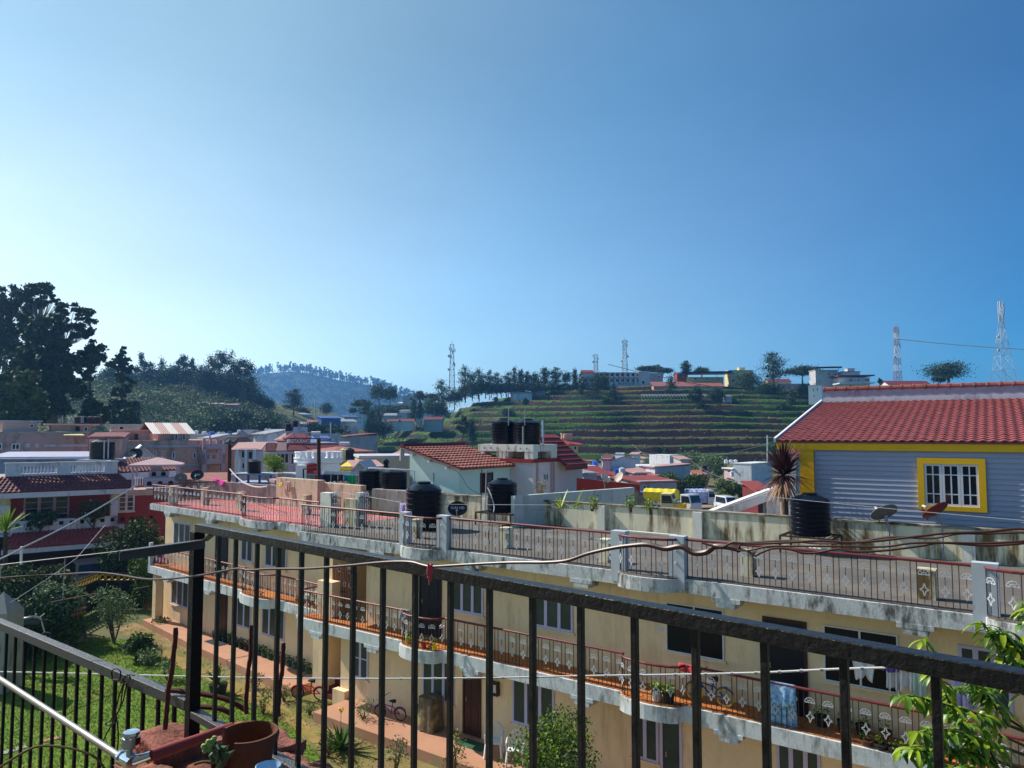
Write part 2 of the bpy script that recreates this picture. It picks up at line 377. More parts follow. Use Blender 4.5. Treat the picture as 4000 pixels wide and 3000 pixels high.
def bayline(bays, u0, u1, n0=.06, dep=.42):
    pts = [(u0, n0)]
    for a, b in bays:
        for k in range(9):
            q = math.pi * k / 8
            pts.append(((a + b) / 2 - (b - a) / 2 * math.cos(q), n0 + dep * math.sin(q) ** .7))
    pts.append((u1, n0)); return pts
U = lambda px, py, n=0: FB.uz(px, py, n)[0]
roof_bays = [(U(1582, 2140), U(1735, 2160)), (U(2424, 2250), U(2655, 2290)), (U(3850, 2400), U(3850, 2400) + 1.55)]
bal_bays = [(U(1578, 2500), U(1732, 2540)), (U(2432, 2720), U(2675, 2770)), (U(2432, 2720) + 7.6, U(2432, 2720) + 9.1)]
m = MB(FB)
ur0, ur1 = U(1300, 2200, NW), U(1432, 2230, NW)      # recess with the stairs
us0, us1 = U(1222, 2560, NW), U(1330, 2640, NW)
m.box(ur1, UR, -6.6, NW, Z1 + .003, ZR - .34); m.box(UL + .3, ur0, -6.6, NW, Z1 + .003, ZR - .34); m.box(ur0, ur1, -6.6, NW - 1.9, Z1 + .003, ZR - .34)
m.box(us1, UR, -6.6, NW, 0, Z1 - .3); m.box(UL + .3, us0, -6.6, NW, 0, Z1 - .3); m.box(us0, us1, -6.6, NW - 2.2, 0, Z1 - .3)
m.box(us1 - .12, us1 + .5, NW + .001, NW + .25, 0, .55)
m.build('wall', 'cream', apt)
def slab(name, bays, z, t, mt, back, u0=UL, u1=UR, fr=FB, n0=.06, parent=apt):
    e = bayline(bays, u0, u1, n0)
    m = MB(fr); m.prism([(u0, back)] + e + [(u1, back)], z - t, z); return m.build(name, mt, parent)
slab('roof_slab', roof_bays, ZR, .33, 'slab_white', -6.6)
slab('balcony_slab', bal_bays, Z1, .36, 'slab_white_f', NW - .004)
e = bayline(bal_bays, UL + .02, UR - .02, -.02)
m = MB(FB); m.prism([(UL + .02, NW + .004)] + e + [(UR - .02, NW + .004)], Z1 + .004, Z1 + .02); m.build('balcony_floor', 'orange_tile', apt)
e = bayline(roof_bays, UL + .02, UR - .02, -.02)
m = MB(FB); m.prism([(UL + .02, -6.55)] + e + [(UR - .02, -6.55)], ZR + .004, ZR + .03); m.build('roof_floor', 'roof_concrete', apt)
for z, t, mt, us in ((ZR, .33, 'slab_white', [-5.4, -1.5, 2.3, 6.2, 10.1, 14.0]), (Z1, .36, 'slab_white_f', [-8.4, -5.6, -1.5, 2.3, 6.2, 10.1])):
    for u in us:
        m = MB(FB); m.box(u - .34, u + .34, -.55, .075, z - t - .10, z - t - .001); m.box(u - .22, u + .22, -.5, .07, z - t - .22, z - t - .101); m.build('bracket', mt, apt)
m = MB(FB); ub0 = U(1726, 1990, -6.6)
m.box(ub0, UR, -6.85, -6.6, ZR - .3, 6.87); m.build('parapet_wall', 'parapet', apt)
m = MB(FB); m.box(ub0 - .02, UR, -6.90, -6.565, 6.872, 6.925); m.build('coping', 'parapet_dark', apt)
for px in (1893, 2029, 2348, 2724, 3778):
    u = U(px, 2020, -6.5); m = MB(FB); m.box(u - .16, u + .16, -6.6, -6.46, ZR + .03, 6.868); m.build('pilaster', 'parapet_pale', apt)
u = U(3778, 2020, -6.5) + 3.9; m = MB(FB); m.box(u - .16, u + .16, -6.6, -6.46, ZR + .03, 6.868); m.build('pilaster', 'parapet_pale', apt)
PIL = []
for px, w in ((1580, .15), (1731, .2), (2420, .2), (2648, .2), (3847, .22)):
    u = U(px, 2200); PIL.append(u); m = MB(FB); m.box(u - w, u + w, -.16, .09, ZR - .25, 6.99); m.build('pillar', 'pillar_white', apt)
u = U(3847, 2300) + 1.75; PIL.append(u); m = MB(FB); m.box(u - .2, u + .2, -.16, .09, ZR - .25, 6.99); m.build('pillar', 'pillar_white', apt)
for px, py, w in ((3622, 2345, .17), (2922, 2255, .15), (2365, 2200, .14), (1972, 2145, .13), (1625, 2105, .12)):
    u, n = FB.un(px, py, ZR); m = MB(FB); m.box(u - w, u + w, n - .2, n + .1, ZR + .03, ZR + .62); m.box(u - w - .015, u + w + .015, n - .215, n + .115, ZR + .62, ZR + .65); m.build('stub_column', 'parapet', apt)
def ornament(m, P, du):
    """half sun and four pointed star; P(s, z) local plane"""
    r = .105
    arc = [P(r * math.cos(math.pi * k / 10), .66 + r * math.sin(math.pi * k / 10)) for k in range(11)]
    for a, b in zip(arc, arc[1:]): m.bar(a, b, .012, .016, 1)
    m.bar(P(-r, .66), P(r, .66), .012, .022, 1)
    ar2 = [P(.045 * math.cos(math.pi * k / 5), .66 + .045 * math.sin(math.pi * k / 5)) for k in range(6)]
    for a, b in zip(ar2, ar2[1:]): m.bar(a, b, .012, .014, 1)
    for q in (.25, .5, .75): m.bar(P(.045 * math.cos(math.pi * q), .66 + .045 * math.sin(math.pi * q)), P(r * math.cos(math.pi * q), .66 + r * math.sin(math.pi * q)), .01, .012, 1)
    S = [(0, .13), (.028, .03), (.085, 0), (.028, -.03), (0, -.13), (-.028, -.03), (-.085, 0), (-.028, .03)]
    for a, b in zip(S, S[1:] + S[:1]): m.bar(P(a[0], .36 + a[1]), P(b[0], .36 + b[1]), .012, .02, 1)
def railing(fr, path, z, parent, h=.93, per=.37, hm='maroon', orn=True, tag_=None):
    pts = [np.array(p, float) for p in path]
    top = MB(fr); top.tube([(p[0], p[1], z + h) for p in pts], .032, 8); top.bar((pts[0][0], pts[0][1], z + h), (pts[0][0], pts[0][1], z + h + .001), .05)
    hr = top.build('railing', hm, parent)
    L = [0]
    for a, b in zip(pts, pts[1:]): L.append(L[-1] + np.linalg.norm(b - a))
    def at(s):
        s = min(max(s, 0), L[-1] - 1e-6)
        k = max(i for i in range(len(L) - 1) if L[i] <= s); t = (s - L[k]) / (L[k + 1] - L[k]); return pts[k] * (1 - t) + pts[k + 1] * t
    g = MB(fr); o = g; n = max(1, round(L[-1] / per)); st = L[-1] / n
    for k in range(n):
        for s in (k * st + .0, k * st + .115):
            p = at(s + .03); g.bar((p[0], p[1], z), (p[0], p[1], z + h), .015)
        c = k * st + .03 + .115 + (st - .115) / 2
        if c < L[-1]:
            P = lambda s, zz, c=c: (*at(c + s), z + zz)
            p = at(c); g.bar((p[0], p[1], z + .46), (p[0], p[1], z + .66), .012); g.bar((p[0], p[1], z + .08), (p[0], p[1], z + .24), .012)
            if orn: ornament(o, P, st)
    lo = [(p[0], p[1], z + .06) for p in pts]
    for a, b in zip(lo, lo[1:]): g.bar(a, b, .012)
    g.build('grille', ['iron', 'silver'], hr)
    return hr
def sub(bays, i, n0=-.05): return [p for p in bayline([bays[i]], bays[i][0], bays[i][1], n0)]
railing(FB, [(UL + .02, -.05), (PIL[0] - .15, -.05)], ZR, apt)
railing(FB, sub(roof_bays, 0), ZR, apt)
railing(FB, [(PIL[1] + .2, -.05), (PIL[2] - .2, -.05)], ZR, apt)
railing(FB, sub(roof_bays, 1), ZR, apt)
railing(FB, [(PIL[3] + .2, -.05), (PIL[4] - .22, -.05)], ZR, apt)
railing(FB, sub(roof_bays, 2), ZR, apt)
a, b, c_ = bal_bays
railing(FB, [(UL + .02, -.05), (a[0], -.05)], Z1, apt); railing(FB, sub(bal_bays, 0), Z1, apt); railing(FB, [(a[1], -.05), (b[0], -.05)], Z1, apt)
railing(FB, sub(bal_bays, 1), Z1, apt); railing(FB, [(b[1], -.05), (c_[0], -.05)], Z1, apt); railing(FB, sub(bal_bays, 2), Z1, apt)
railing(FB, [(UL + .03, -.05), (UL + .03, NW)], Z1, apt)
def window(fr, parent, n, px, n_pane=3, fm='lilac', gm='glass_blind', u=None, z=None, rec=.09, fw=.065, cross=None, sill=True, name='window', depth=.05, mull=.05):
    """px = (left, top, right, bottom) in photo pixels on plane n"""
    if px is not None:
        ua, za = fr.uz(px[0], px[1], n); ub, zb = fr.uz(px[2], px[3], n)
        z0, z1 = (zb, za) if z is None else z
    else: ua, ub = u; z0, z1 = z
    f = MB(fr); y0, y1 = n + .002, n + .035
    f.box(ua, ub, y0, y1, z0, z0 + fw); f.box(ua, ub, y0, y1, z1 - fw, z1); f.box(ua, ua + fw, y0, y1, z0 + fw, z1 - fw); f.box(ub - fw, ub, y0, y1, z0 + fw, z1 - fw)
    w = (ub - ua) / n_pane
    for k in range(1, n_pane): f.box(ua + k * w - mull, ua + k * w + mull, y0, y1, z0 + fw, z1 - fw)
    if cross:
        for q in cross: zz = z0 + (z1 - z0) * q; f.box(ua + fw, ub - fw, y0, y1 - .008, zz - .02, zz + .02)
    o = f.build(name, fm, parent)
    for k in range(n_pane):
        g = MB(fr); x0 = ua + k * w + (fw if k == 0 else mull); x1 = ua + (k + 1) * w - (fw if k == n_pane - 1 else mull)
        g.box(x0, x1, n + .002, n + .014, z0 + fw, z1 - fw); g.build('pane', gm, o)
    if sill:
        s = MB(fr); s.box(ua - .06, ub + .06, n + .002, n + .07, z0 - .06, z0 - .002); s.build('sill', 'cream' if fm in ('lilac', 'white_frame') else fm, o)
    return o
def door(fr, parent, n, px, mt='door_brown', z=None, handle=True, u=None, frame='door_brown', panels=True):
    if u is None: u = (fr.uz(px[0], px[1], n)[0], fr.uz(px[2], px[3], n)[0])
    if z is None: z = (fr.uz(px[2], px[3], n)[1], fr.uz(px[0], px[1], n)[1])
    f = MB(fr); f.box(u[0] + .07, u[1] - .07, n + .002, n + .02, z[0], z[1] - .07)
    if panels:
        w = u[1] - u[0]
        for q0, q1 in ((.08, .42), (.5, .9)):
            for s0, s1 in ((.15, .46), (.54, .85)):
                f.box(u[0] + w * s0, u[0] + w * s1, n + .02, n + .03, z[0] + (z[1] - z[0]) * q0, z[0] + (z[1] - z[0]) * q1)
    o = f.build('door', mt, parent)
    g = MB(fr); g.box(u[0], u[0] + .068, n + .002, n + .04, z[0], z[1]); g.box(u[1] - .068, u[1], n + .002, n + .04, z[0], z[1]); g.box(u[0] + .07, u[1] - .07, n + .002, n + .04, z[1] - .068, z[1]); g.build('frame', frame, o)
    if handle:
        h = MB(fr); h.tube([(u[0] + .18, n + .03, z[0] + 1.0), (u[0] + .18, n + .07, z[0] + 1.0), (u[0] + .18, n + .07, z[0] + 1.12)], .012, 6); h.build('handle', 'steel', o)
    return o
top2 = Z1 + 2.18
window(FB, apt, NW, (1766, 2240, 1889, 2412), 3, z=(Z1 + .95, top2))
window(FB, apt, NW, (2082, 2300, 2240, 2470), 3, z=(Z1 + .95, top2))
window(FB, apt, NW, (2603, 2430, 2830, 2590), 2, 'white_frame', 'glass_dark', z=(Z1 + .95, top2), mull=.02, fw=.03)
window(FB, apt, NW, (3217, 2480, 3515, 2720), 2, 'white_frame', 'glass_dark', z=(Z1 + .95, top2), mull=.02, fw=.03)
door(FB, apt, NW, (1640, 2245, 1725, 2480), 'door_dark', z=(Z1 + .03, top2), frame='door_dark')
door(FB, apt, NW, (2981, 2500, 3160, 2800), 'door_dark', z=(Z1 + .03, top2), frame='door_brown', panels=False)
window(FB, apt, NW, (3745, 2600, 3960, 2800), 3, z=(Z1 + .95, top2))
m = MB(FB); u, z = FB.uz(2577, 2456, NW); m.box(u - .09, u + .09, NW + .002, NW + .014, z - .05, z + .05); m.build('number_plate', 'silver', apt)
tg = ZP + 2.1
window(FB, apt, NW, (1379, 2505, 1439, 2650), 2, 'lilac', 'glass_blind', z=(ZP + .75, tg), cross=(.5,))
window(FB, apt, NW, (1652, 2600, 1776, 2740), 3, z=(ZP + .75, tg))
door(FB, apt, NW, (1810, 2630, 1880, 2890), 'door_brown', z=(ZP + .01, tg), frame='door_brown')
window(FB, apt, NW, (2003, 2700, 2167, 2850), 3, z=(ZP + .75, tg))
window(FB, apt, NW, (2468, 2830, 2575, 3000), 2, z=(ZP + .75, tg)); door(FB, apt, NW, (2580, 2850, 2668, 3060), 'glass_blind', z=(ZP + .01, tg), frame='lilac', panels=False)
window(FB, apt, NW, (3035, 2960, 3210, 3150), 3, z=(ZP + .75, tg))
m = MB(FB); u, z = FB.uz(1939, 2687, NW); m.box(u - .13, u + .13, NW + .002, NW + .14, z - .2, z + .2); mb_ = m.build('meter_box', 'door_brown', apt)
m = MB(FB); m.box(u - .09, u + .09, NW + .141, NW + .15, z - .1, z + .13); m.build('dial', 'silver', mb_)
m = MB(FB); u0, u1 = U(1240, 2300, NW + .4), U(1297, 2310, NW + .4); m.box(u0, u1, NW + .001, NW + .4, Z1 + .021, Z1 + 1.25); m.build('pier', 'cream', apt)
def iron_gate(fr, u0, u1, n, z0, z1, parent, mt='iron'):
    m = MB(fr); k = max(4, int((u1 - u0) / .09))
    for i in range(k + 1):
        u = u0 + (u1 - u0) * i / k; m.bar((u, n, z0), (u, n, z1 - .18 * abs(i / k - .5)), .018)
    for zz in (z0 + .08, z0 + (z1 - z0) * .5, z1 - .12): m.bar((u0, n, zz), (u1, n, zz), .025)
    g = m.build('gate', mt, parent)
    o = MB(fr); c = (u0 + u1) / 2
    for s in (-1, 1):
        for r, dz in ((.11, .0), (.07, .1)): o.ring((c + s * (u1 - u0) * .22, n, z1 + dz - .06), r, .012, 14, 4)
    for s in (-.6, 0, .6): o.ring((c + s * (u1 - u0) * .4, n, z0 + (z1 - z0) * .66), .08, .01, 12, 4)
    o.build('scroll', 'silver', g); return g
iron_gate(FB, U(1300, 2330, NW), U(1394, 2350, NW), NW + .02, Z1 + .03, Z1 + 1.75, apt, 'maroon')
m = MB(FB)
for k in range(6): m.box(us0 + .1, us1 - .15, NW - .3 - .28 * k, NW - .02 - .28 * k, .01 + .16 * k, .17 + .16 * k)
m.build('stair', 'maroon', apt)
m = MB(FB); m.tube([(us1 - .2, NW - .1, .95), (us1 - .2, NW - 1.8, 1.95)], .025, 6)
for k in range(8): m.bar((us1 - .2, NW - .15 - .22 * k, .12 + .12 * k), (us1 - .2, NW - .15 - .22 * k, .95 + .125 * k), .016)
m.build('stair_rail', 'maroon', apt)
m = MB(FB); m.prism([(us1 + .55, NW), (us1 + .55, .75), (UR, .95), (UR, NW)], 0, ZP); m.build('platform', 'platform', apt)
d2 = FB.d + .085 * FB.n
FL = Frame(FB.w(-10.35, -1.05, 0), d2)
UL2 = FL.un(595, 1967, ZR)[0]
wing = thing('apartment_building', FL.w(-6, -3, 0), 'cream far wing of the apartment block with pink tiled roof terrace', 'building')
NW2 = -.80
W = lambda px, py, n=0: FL.uz(px, py, n)[0]
uc = W(642, 2200, NW2); ue = .75
m = MB(FL); m.box(uc, ue, -4.0, NW2, Z1 + .003, ZR - .29); m.box(uc, ue, -4.0, NW2, 0, Z1 - .37); m.build('wall', 'cream', wing)
rb2 = [(W(955, 2035), W(1085, 2050))]; bb2 = [(W(955, 2315), W(1075, 2330))]
slab('roof_slab', rb2, ZR, .28, 'slab_white', -4.0, UL2, ue - .01, FL, .05, wing)
slab('balcony_slab', bb2, Z1, .36, 'slab_white_f', -4.0, UL2, ue - .01, FL, .05, wing)
e = bayline(rb2, UL2 + .02, ue - .03, -.02); m = MB(FL); m.prism([(UL2 + .02, -3.95)] + e + [(ue - .03, -3.95)], ZR + .004, ZR + .03); m.build('roof_floor', 'pink_tile', wing)
e = bayline(bb2, UL2 + .02, ue - .03, -.02); m = MB(FL); m.prism([(UL2 + .02, NW2)] + e + [(ue - .03, NW2)], Z1 + .004, Z1 + .02); m.box(UL2 + .02, uc - .01, -3.9, NW2 - .001, Z1 + .004, Z1 + .02); m.build('balcony_floor', 'orange_tile', wing)
for z, t, mt in ((ZR, .28, 'slab_white'), (Z1, .36, 'slab_white_f')):
    for u in (-11.6, -7.5, -3.6, -.2):
        m = MB(FL); m.box(u - .34, u + .34, -.55, .065, z - t - .10, z - t - .001); m.box(u - .22, u + .22, -.5, .06, z - t - .22, z - t - .101); m.build('bracket', mt, wing)
for z, bays in ((ZR, rb2), (Z1, bb2)):
    railing(FL, [(UL2 + .05, -.05), (bays[0][0], -.05)], z, wing); railing(FL, sub(bays, 0), z, wing); railing(FL, [(bays[0][1], -.05), (ue - .05, -.05)], z, wing)
    railing(FL, [(UL2 + .05, -.05), (UL2 + .05, -3.4)], z, wing)
m = MB(FL); m.box(UL2 + .25, UL2 + .6, -.45, -.1, 0, Z1 - .37); m.build('pillar', 'cream', wing)
m = MB(FL); m.box(UL2 + .03, UL2 + .2, -.1, .055, Z1 - .3, Z1 + 1.1); m.build('end_post', 'pillar_white', wing)
m = MB(FL); m.box(UL2 + 1.5, UL2 + 1.85, -.5, -.2, ZR + .031, ZR + .95); m.build('pier', 'parapet', wing)
t2 = Z1 + 2.12
window(FL, wing, NW2, (681, 2050, 744, 2130), 3, z=(Z1 + .95, t2)); door(FL, wing, NW2, (845, 2080, 890, 2200), 'door_dark', z=(Z1 + .03, t2), frame='door_dark')
window(FL, wing, NW2, (945, 2110, 988, 2190), 2, z=(Z1 + .95, t2)); window(FL, wing, NW2, (1038, 2130, 1120, 2210), 3, z=(Z1 + .95, t2))
t2 = ZP + 2.1
window(FL, wing, NW2, (672, 2290, 736, 2390), 3, z=(ZP + .8, t2)); door(FL, wing, NW2, (852, 2330, 886, 2500), 'door_brown', z=(ZP + .01, t2))
window(FL, wing, NW2, (928, 2345, 980, 2465), 2, z=(ZP + .8, t2)); window(FL, wing, NW2, (1025, 2380, 1112, 2500), 3, z=(ZP + .8, t2))
m = MB(FL); m.prism([(UL2 - .3, NW2), (UL2 - .3, .1), (UL2 + 6, .55), (ue - .4, .75), (ue - .4, NW2)], 0, ZP); m.build('platform', 'platform', wing)
m = MB(FL)
for u, n in ((W(690, 2060), -1.2), (W(1015, 2100), -2.0), (W(845, 2030), -1.0)): m.box(u - .17, u + .17, n - .3, n, ZR + .031, ZR + .85)
m.build('stub_column', 'parapet', wing)
m = MB(FL); u0 = W(690, 1890, -2.9); u1 = W(1085, 1900, -3.7); zt = FL.uz(950, 1889, -3.4)[1]; m.prism([(u0, -2.9), (u1, -3.7), (u1, -4.0), (u0, -3.2)], ZR + .031, zt); m.build('parapet_wall', 'mauve_wall', wing)
m = MB(FL); m.box(W(1241, 1900, -3.9), W(1402, 1900, -3.9), -4.3, -4.001, ZR - .3, FL.uz(1330, 1892, -3.9)[1]); m.box(u1 + .02, W(1240, 1900, -3.6), -4.0, -3.6, ZR + .031, FL.uz(1200, 1874, -3.6)[1]); m.build('parapet_wall', 'sand_wall', wing)
for px, w in ((1270, .3), (1395, .13)):
    u, n = FB.un(px, 2060, ZR); m = MB(FB); m.box(u - w, u + w, n - .3, n, ZR + .031, FB.uz(px, 1925, n)[1]); m.build('pier', 'parapet_pale', apt)
u0, n = FB.un(1340, 2055, ZR); u1 = FB.uz(1388, 2055, n)[0]; m = MB(FB); m.box(u0, u1, n - .15, n, ZR + .031, FB.uz(1360, 1948, n)[1]); m.build('low_wall', 'parapet', apt)
for a, b in ((1300, 1334), (1406, 1450)):
    u0, n = FB.un(a, 2062, ZR); u1 = FB.uz(b, 2062, n)[0]; iron_gate(FB, u0, u1, n + .06, ZR + .05, FB.uz(a, 1930, n)[1], apt, 'iron')
m = MB(FB); m.box(U(1452, 1990, -6.4), ub0 - .02, -6.9, -6.4, ZR + .031, FB.uz(1520, 1914, -6.4)[1]); m.build('parapet_wall', 'concrete', apt)
def tile_roof(name, e0, e1, r1, r0, mt, parent, tw=.24, ch=.32, amp=.03, step=.03, sub=5, thick=.06):
    """wavy tile courses between an eave e0-e1 and a ridge r0-r1 (world points)"""
    e0, e1, r0, r1 = [np.array(p, float) for p in (e0, e1, r0, r1)]
    W_ = np.linalg.norm(e1 - e0); H_ = np.linalg.norm((r0 + r1) / 2 - (e0 + e1) / 2)
    nn = np.cross(e1 - e0, r0 - e0); nn /= np.linalg.norm(nn)
    if nn[2] < 0: nn = -nn
    nt = max(2, round(W_ / tw)); nc = max(2, round(H_ / ch)); nx = nt * sub
    rs = np.random.RandomState(nt * 31 + nc)
    m = MB()
    for i in range(nc):
        off = rs.uniform(-.004, .004, nt + 1); vs = []
        for t, lift in ((i / nc, step), ((i + 1.04) / nc, 0)):
            t = min(t, 1)
            a = e0 + (r0 - e0) * t; b = e1 + (r1 - e1) * t
            for j in range(nx + 1):
                ph = (j % sub) / sub
                h = amp * (math.sin(2 * math.pi * ph) * .5 + .5) + lift + off[j // sub]
                vs.append(a + (b - a) * j / nx + nn * h)
        k = nx + 1
        lo = [v - nn * (step + .012) for v in vs[:k]]
        m.add(vs + lo, [(j, j + 1, k + j + 1, k + j) for j in range(nx)] + [(j, 2 * k + j, 2 * k + j + 1, j + 1) for j in range(nx)])
    d = nn * thick; q = [e0, e1, r1, r0]
    m.add([p - nn * .005 for p in q] + [p - d for p in q], [(0, 1, 2, 3), (7, 6, 5, 4), (0, 4, 5, 1), (1, 5, 6, 2), (2, 6, 7, 3), (3, 7, 4, 0)])
    return m.build(name, mt, parent, recalc=False)
_txt = {}
def text(body, name, mt, parent, center, right, up, size, depth=.01, bold=True, sx=1):
    cu = bpy.data.curves.new('t', 'FONT'); cu.body = body; cu.size = 1; cu.extrude = depth / max(size, 1e-6); cu.align_x = 'CENTER'; cu.align_y = 'CENTER'
    if bold: cu.offset = .018
    ob = bpy.data.objects.new('t', cu); COL.objects.link(ob); bpy.context.view_layer.update()
    dg = bpy.context.evaluated_depsgraph_get(); me = bpy.data.meshes.new_from_object(ob.evaluated_get(dg))
    bpy.data.objects.remove(ob); bpy.data.curves.remove(cu)
    r = Vector([float(a) for a in right]).normalized(); u = Vector([float(a) for a in up]).normalized(); n = r.cross(u)
    M = Matrix(((r.x, u.x, n.x), (r.y, u.y, n.y), (r.z, u.z, n.z))).to_4x4()
    o0 = ROOT.get(parent.name, np.zeros(3)) if parent is not None else np.zeros(3)
    me.transform(Matrix.Translation(Vector([float(a) for a in np.asarray(center, float) - o0])) @ M @ Matrix.Diagonal((size * sx, size, size, 1)))
    me.materials.clear(); me.materials.append(MAT(mt)); me.name = name
    o = bpy.data.objects.new(name, me); COL.objects.link(o); o.parent = parent; ROOT[o.name] = o0; return o
def make_tank(name, label, loc, dia, h, mt='black_plastic', group=None, ribs=7, n=28):
    t = thing(name, loc, label, 'water tank', group); L = loc; r = dia / 2
    prof = [(0, 0), (r * .97, 0)]; hb = h * .80
    for k in range(ribs):
        z0 = hb * k / ribs; dz = hb / ribs
        prof += [(r, z0 + .02), (r, z0 + dz * .72), (r * .965, z0 + dz * .80), (r * .965, z0 + dz * .95)]
    prof += [(r, hb + .01), (r, hb + .05), (r * .9, hb + h * .05), (r * .62, hb + h * .13), (r * .36, hb + h * .155)]
    m = MB(); m.lathe(prof, n, L); b = m.build('body', mt, t, smooth=True, sharp=50)
    m = MB(); m.lathe([(r * .36, hb + h * .14), (r * .38, hb + h * .15), (r * .38, hb + h * .19), (r * .3, h), (0, h)], 18, L); m.build('lid', mt, t, smooth=True)
    m = MB()
    for k in range(6):
        q = k * math.pi / 3 + .4; c, s = math.cos(q), math.sin(q)
        m.bar((L[0] + c * r * .4, L[1] + s * r * .4, L[2] + hb + h * .14), (L[0] + c * r * .93, L[1] + s * r * .93, L[2] + hb + h * .05), .08 * dia, .03)
    m.build('rib', mt, b); return t
def make_dish(name, label, pos, bore, dia, mt, foot, cat='satellite dish', group=None, txt=None, ell=1.12, txtc='silver'):
    """pos: dish centre, bore: pointing direction, foot: bottom of the mount pole"""
    t = thing(name, foot, label, cat, group)
    B = Vector([float(a) for a in bore]).normalized(); Rt = B.cross(Vector((0, 0, 1))).normalized(); Up = Rt.cross(B)
    c = Vector([float(a) for a in pos]); r = dia / 2
    m = MB(); vs = [c]; fs = []; n = 28
    for i in range(1, 6):
        q = i / 5
        for j in range(n):
            a = 2 * math.pi * j / n; vs.append(c + Rt * (math.cos(a) * r * q * ell) + Up * (math.sin(a) * r * q) + B * (.16 * r * q * q * 1.6))
    for j in range(n): fs.append((0, 1 + j, 1 + (j + 1) % n))
    for i in range(4):
        for j in range(n): fs.append((1 + i * n + j, 1 + (i + 1) * n + j, 1 + (i + 1) * n + (j + 1) % n, 1 + i * n + (j + 1) % n))
    k = len(vs); vs2 = [v - B * .02 for v in vs]; m.add(vs + vs2, fs + [tuple(reversed([i + k for i in f])) for f in fs] + [(1 + 4 * n + j, 1 + 4 * n + (j + 1) % n, k + 1 + 4 * n + (j + 1) % n, k + 1 + 4 * n + j) for j in range(n)])
    m.build('reflector', mt, t, smooth=True)
    m = MB(); f = c + B * (r * 1.15) - Up * (r * .55); m.tube([c - Up * (r * .95), c - Up * (r * 1.0) + B * r * .5, f], .018, 6); arm = m.build('arm', mt if mt != 'dish_black' else 'steel', t)
    m = MB(); m.tube([f - B * .02, f + (c - f).normalized() * .12], .035, 8); m.build('feed_horn', 'plastic_white', arm)
    m = MB(); ft = Vector([float(a) for a in foot]); k_ = c - B * .14 - Up * .1
    m.tube([ft, (ft.x, ft.y, k_.z - .12), k_], .028, 7); m.tube([k_, c - B * .02], .05, 7); m.build('mount', 'tin_grey', t)
    if txt: text(txt, 'lettering', txtc, t, c + B * (r * .13) + Up * r * .1, -Rt, Up, r * .5, .006)
    return t
def cloth(name, label, a, b, drop, mt, parent=None, cat='laundry', group=None, wav=.05, over=.0, nx=14, nz=8, seed=0, taper=0, ragged=.08, part=False):
    """cloth hung from the line a-b; drop metres down, wavy, with a back flap"""
    rs = random.Random(seed); a = np.array(a, float); b = np.array(b, float); d = b - a; L_ = np.linalg.norm(d); d = d / L_
    nn = np.array([d[1], -d[0], 0]); nn /= np.linalg.norm(nn)
    if nn @ (EYE - a) < 0: nn = -nn
    m = MB(); vs = []; ph = [rs.uniform(0, 6.3) for _ in range(3)]
    bot = [drop * (1 - ragged * (.5 + .32 * math.sin(j * .55 + ph[0]) + .18 * math.sin(j * 1.3 + ph[2]))) for j in range(nx + 1)]
    rows = [(-1, .7)] if over else []
    for side in ([-1] if over else []) + [1]:
        base = len(m.v); vs = []
        dr = drop if side == 1 else over
        for i in range(nz + 1):
            v = i / nz
            for j in range(nx + 1):
                u = j / nx; w = wav * v ** .6 * (math.sin(u * 11 + ph[0]) + .6 * math.sin(u * 23 + ph[1] + v * 2))
                tp = taper * v * (.5 - u)
                vs.append(a + d * L_ * (u + tp) + np.array([0, 0, -v * (bot[j] if side == 1 else dr)]) + nn * (side * (.02 + .03 * v) + w))
        k = nx + 1
        m.add(vs, [(i * k + j, i * k + j + 1, (i + 1) * k + j + 1, (i + 1) * k + j) for i in range(nz) for j in range(nx)])
    if over:
        k = nx + 1; o = (nz + 1) * k; m.f += [(j, j + 1, o + j + 1, o + j) for j in range(nx)]; m.m += [0] * nx
    o = m.build(name, mt, parent, smooth=True, sharp=80)
    sm = o.modifiers.new('thick', 'SOLIDIFY'); sm.thickness = .012
    if not part: tag(o, label, cat, group)
    return o
def wire(name, label, pts, r, mt, cat='cable', n=5, group=None):
    m = MB(); m.tube(pts, r, n); return tag(m.build(name, mt, None, smooth=True), label, cat, group)
def spline(pts, k=6):
    pts = [np.array(p, float) for p in pts]; out = []
    for i in range(len(pts) - 1):
        p0 = pts[max(i - 1, 0)]; p1 = pts[i]; p2 = pts[i + 1]; p3 = pts[min(i + 2, len(pts) - 1)]
        for j in range(k):
            t = j / k; out.append(.5 * ((2 * p1) + (-p0 + p2) * t + (2 * p0 - 5 * p1 + 4 * p2 - p3) * t * t + (-p0 + 3 * p1 - 3 * p2 + p3) * t ** 3))
    out.append(pts[-1]); return out
def on_roof(px, py, z=ZR + .03): return atz(px, py, z)
p = on_roof(1655, 2066); make_tank('water_tank', 'big black ribbed water tank standing on the terrace beside the round black dish', p, 1.30, 1.72)
def stand(label, corners_px, ytop, ybot, zb, group=None, fr=FB):
    pass
